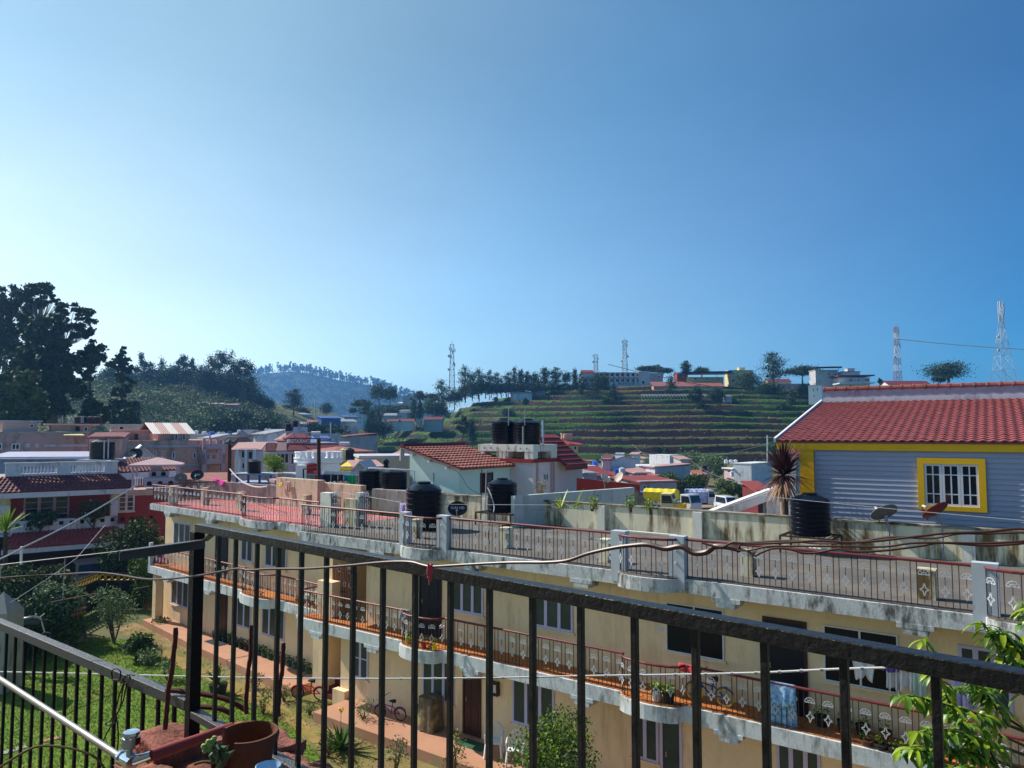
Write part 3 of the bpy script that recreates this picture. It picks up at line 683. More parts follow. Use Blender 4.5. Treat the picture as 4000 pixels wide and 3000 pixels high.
def table_stand(label, u0, u1, n0, n1, z0, z1):
    t = thing('tank_stand', FB.w((u0 + u1) / 2, (n0 + n1) / 2, z0), label, 'stand', 'steel tank stands on the terrace')
    m = MB(FB)
    for a, b in (((u0, n0), (u1, n0)), ((u0, n1), (u1, n1)), ((u0, n0), (u0, n1)), ((u1, n0), (u1, n1)), (((u0 + u1) / 2, n0), ((u0 + u1) / 2, n1))): m.bar((*a, z1 - .02), (*b, z1 - .02), .045)
    k = int((u1 - u0) / .12)
    for i in range(1, k): u = u0 + (u1 - u0) * i / k; m.bar((u, n0, z1 - .005), (u, n1, z1 - .005), .02, .014)
    m.build('top_frame', 'iron', t)
    for u in (u0, u1):
        for n in (n0, n1): m = MB(FB); m.bar((u, n, z0), (u, n, z1 - .043), .045); m.build('leg', 'iron', t)
    return t
u, n = FB.un(1960, 2100, ZR); n = -5.55; u = FB.uz(1962, 2050, n)[0]
table_stand('rusty angle iron stand under the black tank nearest the pale green house', u - .82, u + .82, n - .6, n + .6, ZR + .03, FB.uz(1962, 2003, n + .3)[1])
zt = FB.uz(1962, 2003, n + .3)[1]; make_tank('water_tank', 'black ribbed water tank with pale fitting on iron stand by pale green house', FB.w(u, n, zt + .002), 1.12, 1.28)
n = -5.7; u = FB.uz(3167, 2100, n)[0]; zt = FB.uz(3160, 2092, n + .2)[1]
table_stand('rusty angle iron stand carrying the tank in front of the blue house', u - .72, u + .72, n - .55, n + .55, ZR + .03, zt)
make_tank('water_tank', 'black water tank on iron stand in front of the lilac sided house', FB.w(u, n, zt + .002), 1.10, 1.22)
for px, lb in ((1450, 'black tank with white pipe on terrace platform, further from the big tank'), (1541, 'black tank on terrace platform right next to the big tank')):
    p = FB.w(FB.uz(px, 1912, -7.2)[0], -7.2, FB.uz(1520, 1914, -7.2)[1] - .02); make_tank('water_tank', lb, p, 1.15, 1.02)
m = MB(FB); z = FB.uz(1500, 1914, -7.2)[1] - .022; m.box(FB.uz(1390, 1912, -7.2)[0], FB.uz(1600, 1912, -7.2)[0], -7.9, -6.905, 3, z); tag(m.build('tank_platform', 'concrete', None), 'stained concrete block carrying two black tanks side by side', 'platform')
pp = [aty(1440, 1832, 29.4), aty(1440, 1828, 29.4), aty(1605, 1836, 29.0), aty(1618, 1840, 29), aty(1618, 1880, 29)]
wire('water_pipe', 'white plastic pipe running over the two platform tanks', pp, .03, 'plastic_white', 'pipe', 7)
c = FB.w(FB.uz(1788, 1988, -5.9)[0], -5.9, FB.uz(1788, 1988, -5.9)[1])
make_dish('satellite_dish', 'large round black dish with white lettering beside the big black tank', c, (-.05, -.94, .34), .60, 'dish_black', (c[0] + .02, c[1] + .35, ZR + .03), txt='SUN HD', ell=1.32, txtc='silver')
c = FB.w(FB.uz(3459, 2012, -6.45)[0], -6.45, FB.uz(3459, 2010, -6.45)[1])
make_dish('satellite_dish', 'dark grey satellite dish seen from behind on the terrace wall', c, (-.15, .65, .74), .72, 'dish_grey', (c[0] + .06, c[1] - .05, ZR + .05))
c = FB.w(FB.uz(3660, 2003, -6.45)[0], -6.45, FB.uz(3660, 2003, -6.45)[1])
make_dish('satellite_dish', 'rust red satellite dish in front of the yellow framed window', c, (-.32, .6, .74), .72, 'dish_red', (c[0] + .1, c[1] - .05, ZR + .05))
wire('hose', 'thin green hose lying along the terrace wall', spline([FB.w(FB.un(3330, 2195, ZR)[0], -6.1, ZR + .05), FB.w(FB.un(3560, 2215, ZR)[0], -5.9, ZR + .05), FB.w(FB.un(3800, 2235, ZR)[0], -5.7, ZR + .05)]), .018, 'cloth_green', 'hose')
wire('water_pipe', 'white plastic pipe lying at the foot of the terrace wall behind railing', [FB.w(FB.un(2440, 2088, ZR)[0], -6.3, ZR + .1), FB.w(FB.un(2640, 2104, ZR)[0], -6.3, ZR + .1)], .03, 'plastic_white', 'pipe', 7)
wire('water_pipe', 'white plastic pipe lying under the tank stand by lilac house', [FB.w(FB.un(3060, 2155, ZR)[0], -6.2, ZR + .08), FB.w(FB.un(3360, 2185, ZR)[0], -6.2, ZR + .08)], .03, 'plastic_white', 'pipe', 7)
def sag(a, b, s, k=14): a = np.array(a, float); b = np.array(b, float); return [a + (b - a) * i / k - np.array([0, 0, 4 * s * (i / k) * (1 - i / k)]) for i in range(k + 1)]
a = FB.w(FB.uz(1330, 1922, -4)[0], -4, FB.uz(1330, 1922, -4)[1]); b = FB.w(FB.uz(1600, 1968, -3.5)[0], -3.5, FB.uz(1600, 1968, -3.5)[1])
c3 = FB.w(FB.uz(1712, 1970, -3.5)[0], -3.5, FB.uz(1712, 1970, -3.5)[1]); e3 = FB.w(FB.uz(2160, 1973, -5)[0], -5, FB.uz(2160, 1973, -5)[1]); g3 = FB.w(FB.uz(4010, 2010, -5)[0], -5, FB.uz(4010, 2010, -5)[1] )
wire('clothes_line', 'thin white line strung across terrace past the black tanks', [a, b, c3, e3], .010, 'rope_white', 'clothes line')
wire('clothes_line', 'thin pale line in front of the lilac sided house', sag(aty(2960, 1935, 18.5), aty(4020, 2035, 15.5), .02), .007, 'rope_white', 'clothes line')
cloth('floor_cloth', 'grey striped cloth hung on terrace line before big tank', FB.w(FB.uz(1564, 1966, -3.5)[0], -3.5, FB.uz(1564, 1966, -3.5)[1]), FB.w(FB.uz(1603, 1968, -3.5)[0], -3.5, FB.uz(1603, 1968, -3.5)[1]), .42, 'cloth_lilac', wav=.03)
p0 = aty(3585, 1890, 22.5)
FH = Frame(p0[:2], (.8387, -.5446))
house = thing('house', FH.w(2, -2, 0), 'house with lilac lap siding, red tiled roof and yellow trimmed eave and window', 'house')
uL = FH.uz(3122, 1800, .1)[0]; uR = 11.0
zf0 = FH.uz(3300, 1759, .11)[1]; ufl = FH.uz(3032, 1755, .11)[0]; zf1 = FH.uz(3032, 1724, .11)[1]
m = MB(FH); m.box(uL + .05, uR, -5, -.03, 0, zf0 + .1); m.build('wall', 'siding', house)
m = MB(FH); z = 3.0; q = []
while z < zf0 + .05: q.append(z); z += .152
for z in q: m.add([(uL + .45, .032, z), (uR, .032, z), (uR, .004, z + .152), (uL + .45, .004, z + .152), (uL + .45, -.029, z), (uR, -.029, z)], [(0, 1, 2, 3), (0, 4, 5, 1)])
m.build('siding', 'siding', house)
m = MB(FH); m.box(uL, uL + .44, -.3, .075, 0, zf0 + .001); m.build('corner_post', 'yellow', house)
m = MB(FH); m.box(ufl, uR + .3, .05, .11, zf0, zf1); m.box(ufl, ufl + .05, -4.8, .049, zf0 + .02, zf1); m.build('fascia', 'yellow', house)
m = MB(FH); m.box(ufl + .06, uR + .2, -.02, .049, zf0 + .03, zf0 + .06); m.build('soffit', 'siding', house)
def on_u(fr, px, py, u):
    r = ray(px, py); P = EYE + r * (((fr.O + fr.d * u - EYE) @ fr.d) / (r @ fr.d)) - fr.O; return float(P @ fr.n), float(P[2])
nT, zT = on_u(FH, 3213, 1573, ufl)
tile_roof('roof', FH.w(ufl + .02, .14, zf1 + .01), FH.w(uR, .14, zf1 + .01), FH.w(uR, nT, zT), FH.w(ufl + .02, nT, zT), 'tile_bright', house, tw=.26, ch=.34, amp=.04, step=.028, sub=6)
m = MB(FH); m.bar((ufl - .03, .16, zf1 + .03), (ufl - .03, nT, zT + .05), .07, .16); m.build('bargeboard', 'white_paint', house)
m = MB(FH); ue2 = ufl + .02; m.box(ue2, uR, nT - .25, nT - .06, zT - .4, zT + .20); m.build('flashing', 'white_wall', house)
zc = on_u(FH, 3216, 1524, ue2)[1]
m = MB(FH); m.box(ue2 + .05, uR, nT - .24, nT - .09, zT + .201, zc); m.build('upper_wall', 'grey_lilac', house)
m = MB(FH)
k = int((uR - ue2) / .42)
for i in range(k):
    u = ue2 + i * .42; m.lathe([(.13, 0), (.115, .40)], 9, (0, 0, 0)) if False else None
    m.tube([(u, nT - .165, zc + .02), (u + .40, nT - .165, zc + .02)], [.115, .10], 9); m.tube([(u + .0, nT - .165, zc + .02), (u + .07, nT - .165, zc + .02)], .13, 9)
m.build('ridge_tile', 'tile_orange', house)
w0 = FH.uz(3582, 1788, .05); w1 = FH.uz(3857, 2006, .05)
wu0, wz1 = w0; wu1, wz0 = w1[0], FH.uz(3600, 1990, .05)[1]
m = MB(FH); t = .17
m.box(wu0, wu1, -.02, .10, wz0, wz0 + t * .8); m.box(wu0, wu1, -.02, .10, wz1 - t, wz1); m.box(wu0, wu0 + t, -.02, .10, wz0 + t * .8, wz1 - t); m.box(wu1 - t, wu1, -.02, .10, wz0 + t * .8, wz1 - t)
win = m.build('window', 'yellow', house)
a_, b_ = wu0 + t, wu1 - t; zz0, zz1 = wz0 + t * .8, wz1 - t; cw = (b_ - a_) / 3
for i in range(3):
    m = MB(FH); x0 = a_ + cw * i + .004; x1 = a_ + cw * (i + 1) - .004; s = .065; y0, y1 = .036, .07
    m.box(x0, x1, y0, y1, zz0, zz0 + s); m.box(x0, x1, y0, y1, zz1 - s, zz1); m.box(x0, x0 + s, y0, y1, zz0 + s, zz1 - s); m.box(x1 - s, x1, y0, y1, zz0 + s, zz1 - s)
    c_u = (x0 + x1) / 2; m.box(c_u - .018, c_u + .018, y0 + .008, y1 - .006, zz0 + s, zz1 - s)
    for q in (.28, .74): zq = zz0 + (zz1 - zz0) * q; m.box(x0 + s, x1 - s, y0 + .009, y1 - .008, zq - .016, zq + .016)
    fr_ = m.build('casement', 'white_frame', win)
    m = MB(FH); m.box(x0 + s, x1 - s, .037, .043, zz0 + s, zz1 - s); m.build('pane', 'glass', fr_)
p = aty(3118, 1800, 23.5); q = aty(3118, 1925, 23.5)
wire('drain_pipe', 'white drain pipe beside the yellow corner post', [p, q], .06, 'plastic_white', 'pipe', 8)
h2 = thing('shed', aty(3085, 1790, 27), 'little shed roof with orange tiles behind yellow corner post', 'shed')
tile_roof('roof', aty(3050, 1775, 26.5), aty(3125, 1775, 26.5), aty(3125, 1757, 27.6), aty(3054, 1757, 27.6), 'tile_orange', h2, tw=.2, ch=.3)
m = MB(); a = aty(3048, 1784, 26.6); b = aty(3125, 1777, 26.6); m.box(a[0], b[0], a[1], a[1] + .06, a[2], b[2]); m.box(a[0] + .35, b[0], a[1] + .3, a[1] + .5, 0, a[2]); m.build('wall', 'white_wall', h2)
ng = -7.75
uc_ = FB.uz(1793, 1900, ng)[0]; uC, zC = FB.uz(1800, 1832, ng + .25); uA, zA = FB.uz(1570, 1746, ng + .25)
nB, zB = on_u(FB, 1812, 1743, uA); zB = zA
gh = thing('house', FB.w((uc_ + uA) / 2, ng - 2, 0), 'pale green house with sloping orange tiled roof behind the terrace wall', 'house')
sl = (zC - zA) / (uC - uA); zr_ = lambda u: zA + sl * (u - uA) - .14
m = MB(FB); u0 = FB.uz(1600, 1850, ng)[0]
vs = [(u0, ng, 2), (uc_, ng, 2), (uc_, ng, zr_(uc_)), (u0, ng, zr_(u0))]; vs += [(v[0], nB + .3, v[2]) for v in vs]
m.add(vs, [(0, 1, 2, 3), (7, 6, 5, 4), (0, 4, 5, 1), (1, 5, 6, 2), (2, 6, 7, 3), (3, 7, 4, 0)]); m.build('wall', 'pale_green', gh)
tile_roof('roof', FB.w(uC, ng + .25, zC), FB.w(uC, nB, zC), FB.w(uA, nB, zB), FB.w(uA, ng + .25, zA), 'tile_orange', gh, tw=.25, ch=.36, amp=.045, step=.055, sub=5)
m = MB(FB)
for t in (.18, .5, .82): u = uA + (uc_ - uA) * t; m.box(u - .05, u + .05, ng + .001, ng + .22, zr_(u) - .12, zr_(u) - .01)
m.build('rafter', 'white_paint', gh)
m = MB(FB); m.tube([(uA - .02, ng + .25, zA + .06), (uA - .02, nB, zA + .06)], .12, 8); m.build('ridge_tile', 'tile_dark', gh)
FG = Frame(FB.w(uc_, ng, 0)[:2], -FB.n[:2])
window(FG, gh, 0, (1875, 1848, 1925, 1922), 2, 'maroon', 'glass', fw=.04, mull=.02, sill=False)
door(FG, gh, 0, (2000, 1830, 2030, 1935), 'black_void', handle=False, frame='maroon', panels=False)
wire('conduit', 'grey conduit with loose cables on the pale green wall', [FB.w(FB.uz(1695, 1848, ng)[0], ng + .03, FB.uz(1695, 1848, ng)[1]), FB.w(FB.uz(1695, 1880, ng)[0], ng + .03, FB.uz(1695, 1880, ng)[1] - 1)], .02, 'wire_grey', 'pipe')
for k, (px, y0, y1, yy) in enumerate([(1882, 1832, 2045, 25.5), (1900, 1836, 1990, 25)]):
    wire('aerial_pole', ['thin dark pole with twisted cable by pale green wall', 'pale aerial pole wrapped with cable beside the stand tank'][k], [aty(px, y0, yy), aty(px - 4, y1, yy)], .02 if k else .014, ['wire_black', 'wire_grey'][k], 'pole')
wire('loose_cable', 'black cable sagging across the pale green house front', spline([aty(1655, 1790, 26), aty(1780, 1838, 26), aty(1830, 1905, 26), aty(1885, 1935, 26)]), .008, 'wire_black')
wire('loose_cable', 'white cable wound down in front of the stand tank', spline([aty(1905, 1905, 22), aty(1920, 1940, 21.6), aty(1930, 1975, 21.5), aty(1928, 2000, 21)]), .014, 'wire_grey')
wire('loose_cable', 'black cable dropping from the stand tank to the railing', spline([aty(1928, 2000, 21), aty(1915, 2040, 20.3), aty(1908, 2085, 20), aty(1912, 2125, 20)]), .012, 'wire_black')
nk = -11.5
uk = FB.uz(2082, 1850, nk)[0]; ph = thing('house', FB.w(uk - 2, nk - 3, 0), 'pale pink house with concrete frame on top and steep red roof', 'house')
FK = Frame(FB.w(uk, nk, 0)[:2], -FB.n[:2])
zk = FB.uz(2082, 1808, nk)[1]; sK = FK.uz(2275, 1850, 0)[0]
m = MB(FB); uk0 = FB.uz(1880, 1850, nk)[0]; m.box(uk0, uk, nk - sK, nk, 0, zk); m.build('wall', 'pale_pink', ph)
zk2 = FB.uz(2082, 1796, nk)[1]
m = MB(FB); m.box(uk0 - .1, uk + .12, nk - FK.uz(2185, 1810, 0)[0], nk + .12, zk + .001, zk2 + .03); m.build('band', 'red_paint', ph)
zt0 = FB.uz(2075, 1765, nk)[1]; zt1 = FB.uz(2075, 1737, nk)[1]; uf0 = FB.uz(1870, 1765, nk)[0]; nf1 = nk - FK.uz(2173, 1760, 0)[0]
m = MB(FB); m.box(uf0, uk + .05, nf1, nk + .05, zt0, zt1)
for px in (1882, 1952, 1976, 2062, ): u = FB.uz(px, 1780, nk)[0]; m.box(u - .16, u + .16, nk - .3, nk + .04, zk2 + .031, zt0 - .001)
m.box(uk - .25, uk + .04, nk - .35, nk + .04, zk2 + .031, zt0 - .001); m.box(uk - .3, uk + .04, nf1 + .01, nf1 + .5, zk2 + .031, zt0 - .001); m.box(uf0 + .3, uk - .3, nf1 + .05, nf1 + .3, zk2 + .031, zt0 - .001)
m.build('tank_frame', 'parapet_pale', ph)
m = MB(FB)
for px in (1895, 1920, 1945, 1990, 2035, 2060): u = FB.uz(px, 1750, nk)[0]; m.tube([(u, nk + .05, zt1 - .15), (u + .12, nk + .25, zt1 - .22)], .018, 5)
m.build('rebar_stub', 'rebar', ph)
uE = uk + .5; E0 = on_u(FB, 2181, 1820, uE); E1 = on_u(FB, 2291, 1814, uE); u_r, z_r = FB.uz(2170, 1697, E1[0])
ze = (E0[1] + E1[1]) / 2
nl = nf1 - .02
tile_roof('roof', FB.w(uE, min(E0[0], nl), ze), FB.w(uE, E1[0], ze), FB.w(u_r, E1[0], z_r), FB.w(u_r, min(E0[0], nl), z_r), 'tile_red', ph, tw=.6, ch=.36, amp=.012, step=.07, sub=2)
m = MB(FB); m.box(uE + .01, uE + .07, E1[0], min(E0[0], nl), ze - .22, ze + .03); m.build('fascia', 'red_tin', ph)
m = MB(FB); m.box(u_r, uE - .6, E1[0] + .1, min(E0[0], nl) - .1, zk - .01, zk + .3)
m.build('eave_box', 'pale_pink', ph)
window(FK, ph, 0, (2122, 1850, 2140, 1876), 2, 'white_frame', 'glass_dark', fw=.04, mull=.03, sill=False)
m = MB(FK)
for px in (2097, 2152, 2160): u = FK.uz(px, 1850, 0)[0]; m.tube([(u, .06, 3), (u, .06, zk - .02)], .05, 6)
m.build('drain_pipe', 'dusty_pink', ph)
for px, lb, dd, hh in ((1975, 'black ribbed tank on concrete frame of pale pink house, left of the pair', 1.22, 1.28), (2068, 'black tank with white pipe and scrawl on the concrete frame, right of the pair', 1.26, 1.24)):
    u = FB.uz(px, 1735, nk - .9)[0]; make_tank('water_tank', lb, FB.w(u, nk - .75, zt1 + .002), dd, hh)
wire('water_pipe', 'grey vent pipe standing before the right hand rooftop tank', [FB.w(FB.uz(2041, 1735, nk)[0], nk - .05, zt1), FB.w(FB.uz(2041, 1665, nk)[0], nk - .05, FB.uz(2041, 1665, nk)[1])], .05, 'galv', 'pipe', 8)
wire('water_pipe', 'white and blue pipe standing right of the rooftop tanks', [FB.w(FB.uz(2103, 1735, nk)[0], nk - .4, zt1), FB.w(FB.uz(2101, 1642, nk)[0], nk - .4, FB.uz(2101, 1642, nk)[1])], .05, 'sign_blue', 'pipe', 8)
for px, yt in ((1988, 1590), (2052, 1598)):
    wire('aerial_pole', 'thin steel aerial rising behind the %s rooftop tank' % ('left' if px < 2000 else 'right'), [aty(px, yt, 33.5), aty(px - 2, 1662, 33.5)], .022, 'tin_grey', 'aerial')
def wallseg(name, label, A, B, z1, z0, th, mt, cat='wall', zb=None):
    F_ = Frame(A[:2], (B[0] - A[0], B[1] - A[1])); L_ = math.hypot(B[0] - A[0], B[1] - A[1])
    m = MB(F_); za, zb_ = (z1, z1) if zb is None else (z1, zb)
    m.extr([(0, z0), (L_, z0), (L_, zb_), (0, za)], -th, 0); return tag(m.build(name, mt, None), label, cat), F_
A = aty(2010, 1938, 27.5); B = aty(2478, 1904, 32.0)
wallseg('parapet', 'long pale aqua parapet wall beyond the terrace', A, B, A[2], 3, .2, 'pale_aqua', zb=B[2])
A = aty(2478, 1904, 32.02); B = aty(2545, 1975, 32.6); wallseg('parapet', 'short sloping end of the aqua parapet beside the lorries', A, B, A[2], 3, .25, 'parapet_dark', zb=B[2])
A = aty(2252, 1868, 35); B = aty(2497, 1893, 34); wallseg('parapet', 'deep red painted parapet below the two beige dishes', A, B, A[2], 5.2, .2, 'red_paint', zb=B[2])
A = aty(2252, 1921, 35); m = MB(); a = aty(2252, 1922, 34.9); b = aty(2380, 1912, 34.9); m.slab(a, b, b + [0, -1.0, -.2], a + [0, -1.0, -.2], .1)
for px, py, lb, br in ((2364, 1868, 'beige satellite dish over red parapet, left one facing away', (.5, -.6, .62)), (2420, 1866, 'beige satellite dish over red parapet, right one tilted upward', (-.72, -.45, .52))):
    c = aty(px, py, 34.2); make_dish('satellite_dish', lb, c, br, .52, 'dish_beige', (c[0], c[1] + .2, c[2] - .75), ell=1)
sl_ = thing('stair_roof', aty(2900, 1985, 25), 'white sloping concrete stair slab left of the purple palm', 'stair')
m = MB(); a = aty(2720, 2028, 27.5); b = aty(3030, 1914, 27.5); m.slab(a, b, b + [0, .9, 0], a + [0, .9, 0], .30); m.build('slab', 'white_wall', sl_)
m = MB(); a = aty(2715, 2020, 27.48); b = aty(3045, 1897, 27.48); m.slab(a, b, b + [0, .16, 0], a + [0, .16, 0], .07); m.build('coping', 'white_paint', sl_)
m = MB(); a = aty(3010, 1960, 27.8); m.box(a[0] - .15, a[0] + .35, a[1], a[1] + .4, 2, a[2] + .1); m.build('post', 'white_wall', sl_)
A = aty(780, 2045, 2.6); B_ = atz(4000, 2620, A[2]); ZT = float(A[2])
FR = Frame(A[:2], (B_[0] - A[0], B_[1] - A[1]))
rl = thing('balcony_railing', FR.w(0, 0, 8.45), 'black painted square bar railing crossing the whole foreground', 'railing')
m = MB(FR); m.box(-.004, 3.2, -.016, .016, ZT - .027, ZT); m.build('top_rail', 'rail_black', rl, bevel=.002)
xs0 = .03
m = MB(FR); m.box(-.034, .004, -.019, .019, 8.43, ZT - .028); m.build('post', 'dark_steel', rl, bevel=.002)
zb = FR.uz(875, 2850, 0)[1]
m = MB(FR); m.box(.005, 3.2, -.018, .018, zb - .012, zb + .012); m.build('bottom_rail', 'rail_grey', rl, bevel=.002)
for k in range(25):
    u = .143 + .1254 * k - (.010 if k == 1 else 0)
    m = MB(FR); m.box(u - .0062, u + .0062, -.0062, .0062, 8.40 if k % 3 == 0 else zb + .012, ZT - .0275); m.build('baluster', 'rail_black', rl, bevel=.0015)
arm0 = aty(800, 2125, 2.58); arm1 = aty(466, 2172, 2.36)
m = MB(); m.bar(arm0, arm1, .005, .030); m.bar(arm0 + [0, 0, .014], arm1 + [0, 0, .014], .026, .004); k_ = aty(828, 2088, 2.54); m.bar(arm0 + [0, 0, .012], k_, .022, .006); m.build('bracket_arm', 'rail_grey', rl)
C1 = atz(741, 2729, 8.55); C0 = atz(4.5, 2424, 8.55)
FQ = Frame(C1[:2], (C0[0] - C1[0], C0[1] - C1[1]))
lr = thing('balcony_railing', FQ.w(0, 0, 7.5), 'lower grey topped railing running off to the left above the lawn', 'railing')
m = MB(FQ); m.box(0, 2.6, -.02, .02, 8.512, 8.55); m.build('top_rail', 'rail_grey', lr, bevel=.002)
s0 = FQ.uz(619, 2740, 0)[0]; s1 = FQ.uz(27, 2470, 0)[0]; st = (s1 - s0) / 13
for k in range(-1, 19):
    u = s0 + st * k; m = MB(FQ); m.box(u - .006, u + .006, -.006, .006, 7.55, 8.511); m.build('baluster', 'dark_steel', lr)
m = MB(FQ); m.box(0, 2.6, -.015, .015, 7.52, 7.549); m.build('bottom_rail', 'rail_grey', lr)
def rough(m0, name, mt, parent, cuts=5, amp=.02, seed=1, sub=None):
    o = m0.build(name, mt, parent)
    bm = bmesh.new(); bm.from_mesh(o.data)
    bmesh.ops.subdivide_edges(bm, edges=bm.edges, cuts=cuts, use_grid_fill=True)
    rs = random.Random(seed)
    from mathutils import noise as nz
    for v in bm.verts:
        p = v.co * 9 + Vector((seed, 0, 0)); q = v.co * 31 + Vector((seed, 5, 0))
        v.co += nz.noise_vector(p) * amp + nz.noise_vector(q) * amp * .45
    bmesh.ops.recalc_face_normals(bm, faces=bm.faces); bm.to_mesh(o.data); bm.free()
    o.data.polygons.foreach_set('use_smooth', [True] * len(o.data.polygons)); return o
lw = thing('parapet', FR.w(1, 0, 0), 'rough red plastered ledge carrying the black railing', 'wall')
m = MB(FR); m.box(-.13, .9, -.25, .20, 8.05, 8.405); rough(m, 'ledge', 'red_plaster', lw, 22, .028, 3)
m = MB(FR); m.box(.901, 3.3, -.25, .30, 8.05, 8.40); m.build('ledge_end', 'red_plaster', lw)
m = MB(FR); m.box(-.2, 3.3, -.2, .25, 0, 8.02); m.build('wall', 'red_plaster', lw)
for i, (u, n, z, su, sn, sz) in enumerate([(-.05, .05, 8.41, .20, .18, .11), (.10, -.22, 8.37, .22, .14, .10), (.34, .17, 8.40, .2, .12, .09), (.12, .19, 8.38, .18, .10, .12)]):
    m = MB(FR); m.box(u - su / 2, u + su / 2, n - sn / 2, n + sn / 2, z - sz / 2, z + sz / 2); rough(m, 'mortar_lump', 'red_plaster', lw, 9, .022, 11 + i)
m = MB(FR); m.box(-2.2, 26, 2.0, 10, 0, 16); vh = thing('hotel', FR.w(8, 6, 0), 'unseen viewer building behind the black railing, added to cut sky light on facades', 'building'); m.build('wall', 'cream', vh)  # viewer's building, out of view; added and trimmed to block sky light from behind
fl = MB(FR); fl.box(-.3, 4, .5, 4, 7.7, 7.9); struct(fl.build('balcony_floor', 'concrete', None))
for i, (a, b, y0, y1, lb) in enumerate([((686, 2452), (646, 2850), 2.50, 2.44, 'twisted red rusty rod left of the black corner post'), ((1106, 2512), (1088, 2800), 2.62, 2.56, 'twisted rusty rod standing behind the fifth baluster'), ((982, 2442), (962, 2790), 2.68, 2.62, 'dark rusty rod half hidden behind a baluster near the post')]):
    P0, P1 = aty(*a, y0), aty(*b, y1); rs = random.Random(i); pts = [P0 + (P1 - P0) * k / 16 + np.array([math.sin(k * 1.1 + i) * .0012 + math.sin(k * .4) * .003, 0, 0]) for k in range(17)]
    wire('rebar', lb, pts, [.0072 + .0014 * (k % 2) for k in range(17)], 'rebar', 'rod', 7, 'rods of the unfinished column')
for i, (pl, y) in enumerate([([(648, 2697), (690, 2698), (745, 2706), (800, 2713), (870, 2728), (925, 2752), (960, 2775)], 2.75), ([(745, 2759), (800, 2762), (860, 2768), (905, 2788)], 2.72)]):
    wire('rebar', ['long bent rusty rod behind the post base', 'short bent rusty rod below the long one'][i], spline([aty(*p, y) for p in pl], 5), .009, 'rebar', 'rod', 7, 'rods of the unfinished column')
def rail_y(px, f=.93):
    r = ray(px, 1690); O = FR.O; nn = FR.n; t = ((O - EYE) @ nn) / (r @ nn); return float(EYE[1] + r[1] * t) * f
cab = [(-40, 2263), (0, 2258), (100, 2250), (250, 2243), (360, 2236), (450, 2243), (560, 2261), (640, 2262), (750, 2252), (860, 2233), (930, 2221), (975, 2227), (1060, 2222), (1200, 2221), (1350, 2210), (1500, 2196), (1600, 2195), (1650, 2207), (1690, 2213), (1800, 2207), (1950, 2199), (2050, 2197), (2130, 2197), (2215, 2190), (2300, 2162), (2400, 2140), (2470, 2131), (2530, 2128), (2600, 2143), (2660, 2135), (2710, 2160), (2760, 2157), (2795, 2135), (2850, 2137), (2890, 2148)]
def cp(px, py): return aty(px, py, rail_y(max(px, 250), .93))
wire('cable', 'thick dark cable draped along the foreground railing from the left edge', spline([cp(*p) for p in cab], 5), [float(np.interp(i, [0, 65, 100, 125, 140, 170], [.0036, .0034, .0030, .0034, .0046, .0048])) for i in range(len(cab) * 5 - 4)], 'cable', 'cable', 8)
strands = [([(2745, 2121), (2775, 2130), (2820, 2137), (2860, 2120), (2890, 2121), (2950, 2124), (3050, 2121), (3200, 2113), (3320, 2119), (3430, 2113), (3560, 2098), (3700, 2083), (3850, 2078), (3960, 2066), (4040, 2070)], .0017, 'upper dark strand of the cable bundle at right'),
           ([(2885, 2145), (2900, 2122), (2960, 2117), (3080, 2112), (3190, 2123), (3330, 2118), (3480, 2098), (3640, 2103), (3740, 2085), (3860, 2084), (4040, 2078)], .0015, 'second dark strand crossing the upper one at right'),
           ([(2880, 2150), (2930, 2150), (3000, 2135), (3100, 2134), (3280, 2134), (3450, 2136), (3560, 2122), (3700, 2120), (3850, 2122), (4040, 2112)], .0015, 'third strand running nearly straight in the cable bundle'),
           ([(2870, 2140), (2920, 2152), (2950, 2170), (2975, 2158), (3020, 2143), (3080, 2145), (3140, 2160), (3200, 2158), (3270, 2145), (3340, 2155), (3460, 2150), (3600, 2132), (3680, 2120), (3860, 2131), (4040, 2118)], .0017, 'lowest copper brown strand with a sharp kink in the cable bundle')]
for i, (pl, r, lb) in enumerate(strands):
    wire('cable', lb, spline([aty(p[0], p[1], rail_y(p[0], .90 + .012 * i)) for p in pl], 5), r, 'cable', 'cable', 7, 'dark strands of the cable bundle at right')
kn = cp(1680, 2216); m = MB()
for k in range(5):
    a = random.Random(k); m.tube([kn + np.array([a.uniform(-.006, .006), -.006, .008]), kn + np.array([a.uniform(-.005, .005), -.008, -.012]), kn + np.array([a.uniform(-.006, .007), -.004, -.02 - .03 * a.random()])], [.002, .003, .0012], 5)
m.ring(kn, .006, .0028, 10, 5, 'x'); tag(m.build('tie', 'pink_tie', None, smooth=True), 'frayed pink string knotted round the thick dark cable', 'string')
P0 = aty(-60, 2614, 2.86); P1 = aty(495, 2974, 2.05)
wire('water_pipe', 'galvanised grey pipe sloping down across the lower left corner', [P0, P1], .0098, 'galv', 'pipe', 14)
va = thing('valve', aty(510, 2975, 2.03), 'shiny chrome valve joining the grey and red pipes', 'valve')
d_ = Vector([float(a) for a in (P1 - P0)]).normalized(); pv = Vector([float(a) for a in aty(505, 2975, 2.03)])
m = MB(); m.tube([pv - d_ * .035, pv + d_ * .02], .017, 14); m.tube([pv - d_ * .045, pv - d_ * .034], .021, 8); m.tube([pv + d_ * .0, Vector([float(a) for a in aty(560, 2960, 2.03)]), Vector([float(a) for a in aty(592, 2948, 2.03)])], [.016, .012, .011], 12); m.build('body', 'chrome', va, smooth=True)
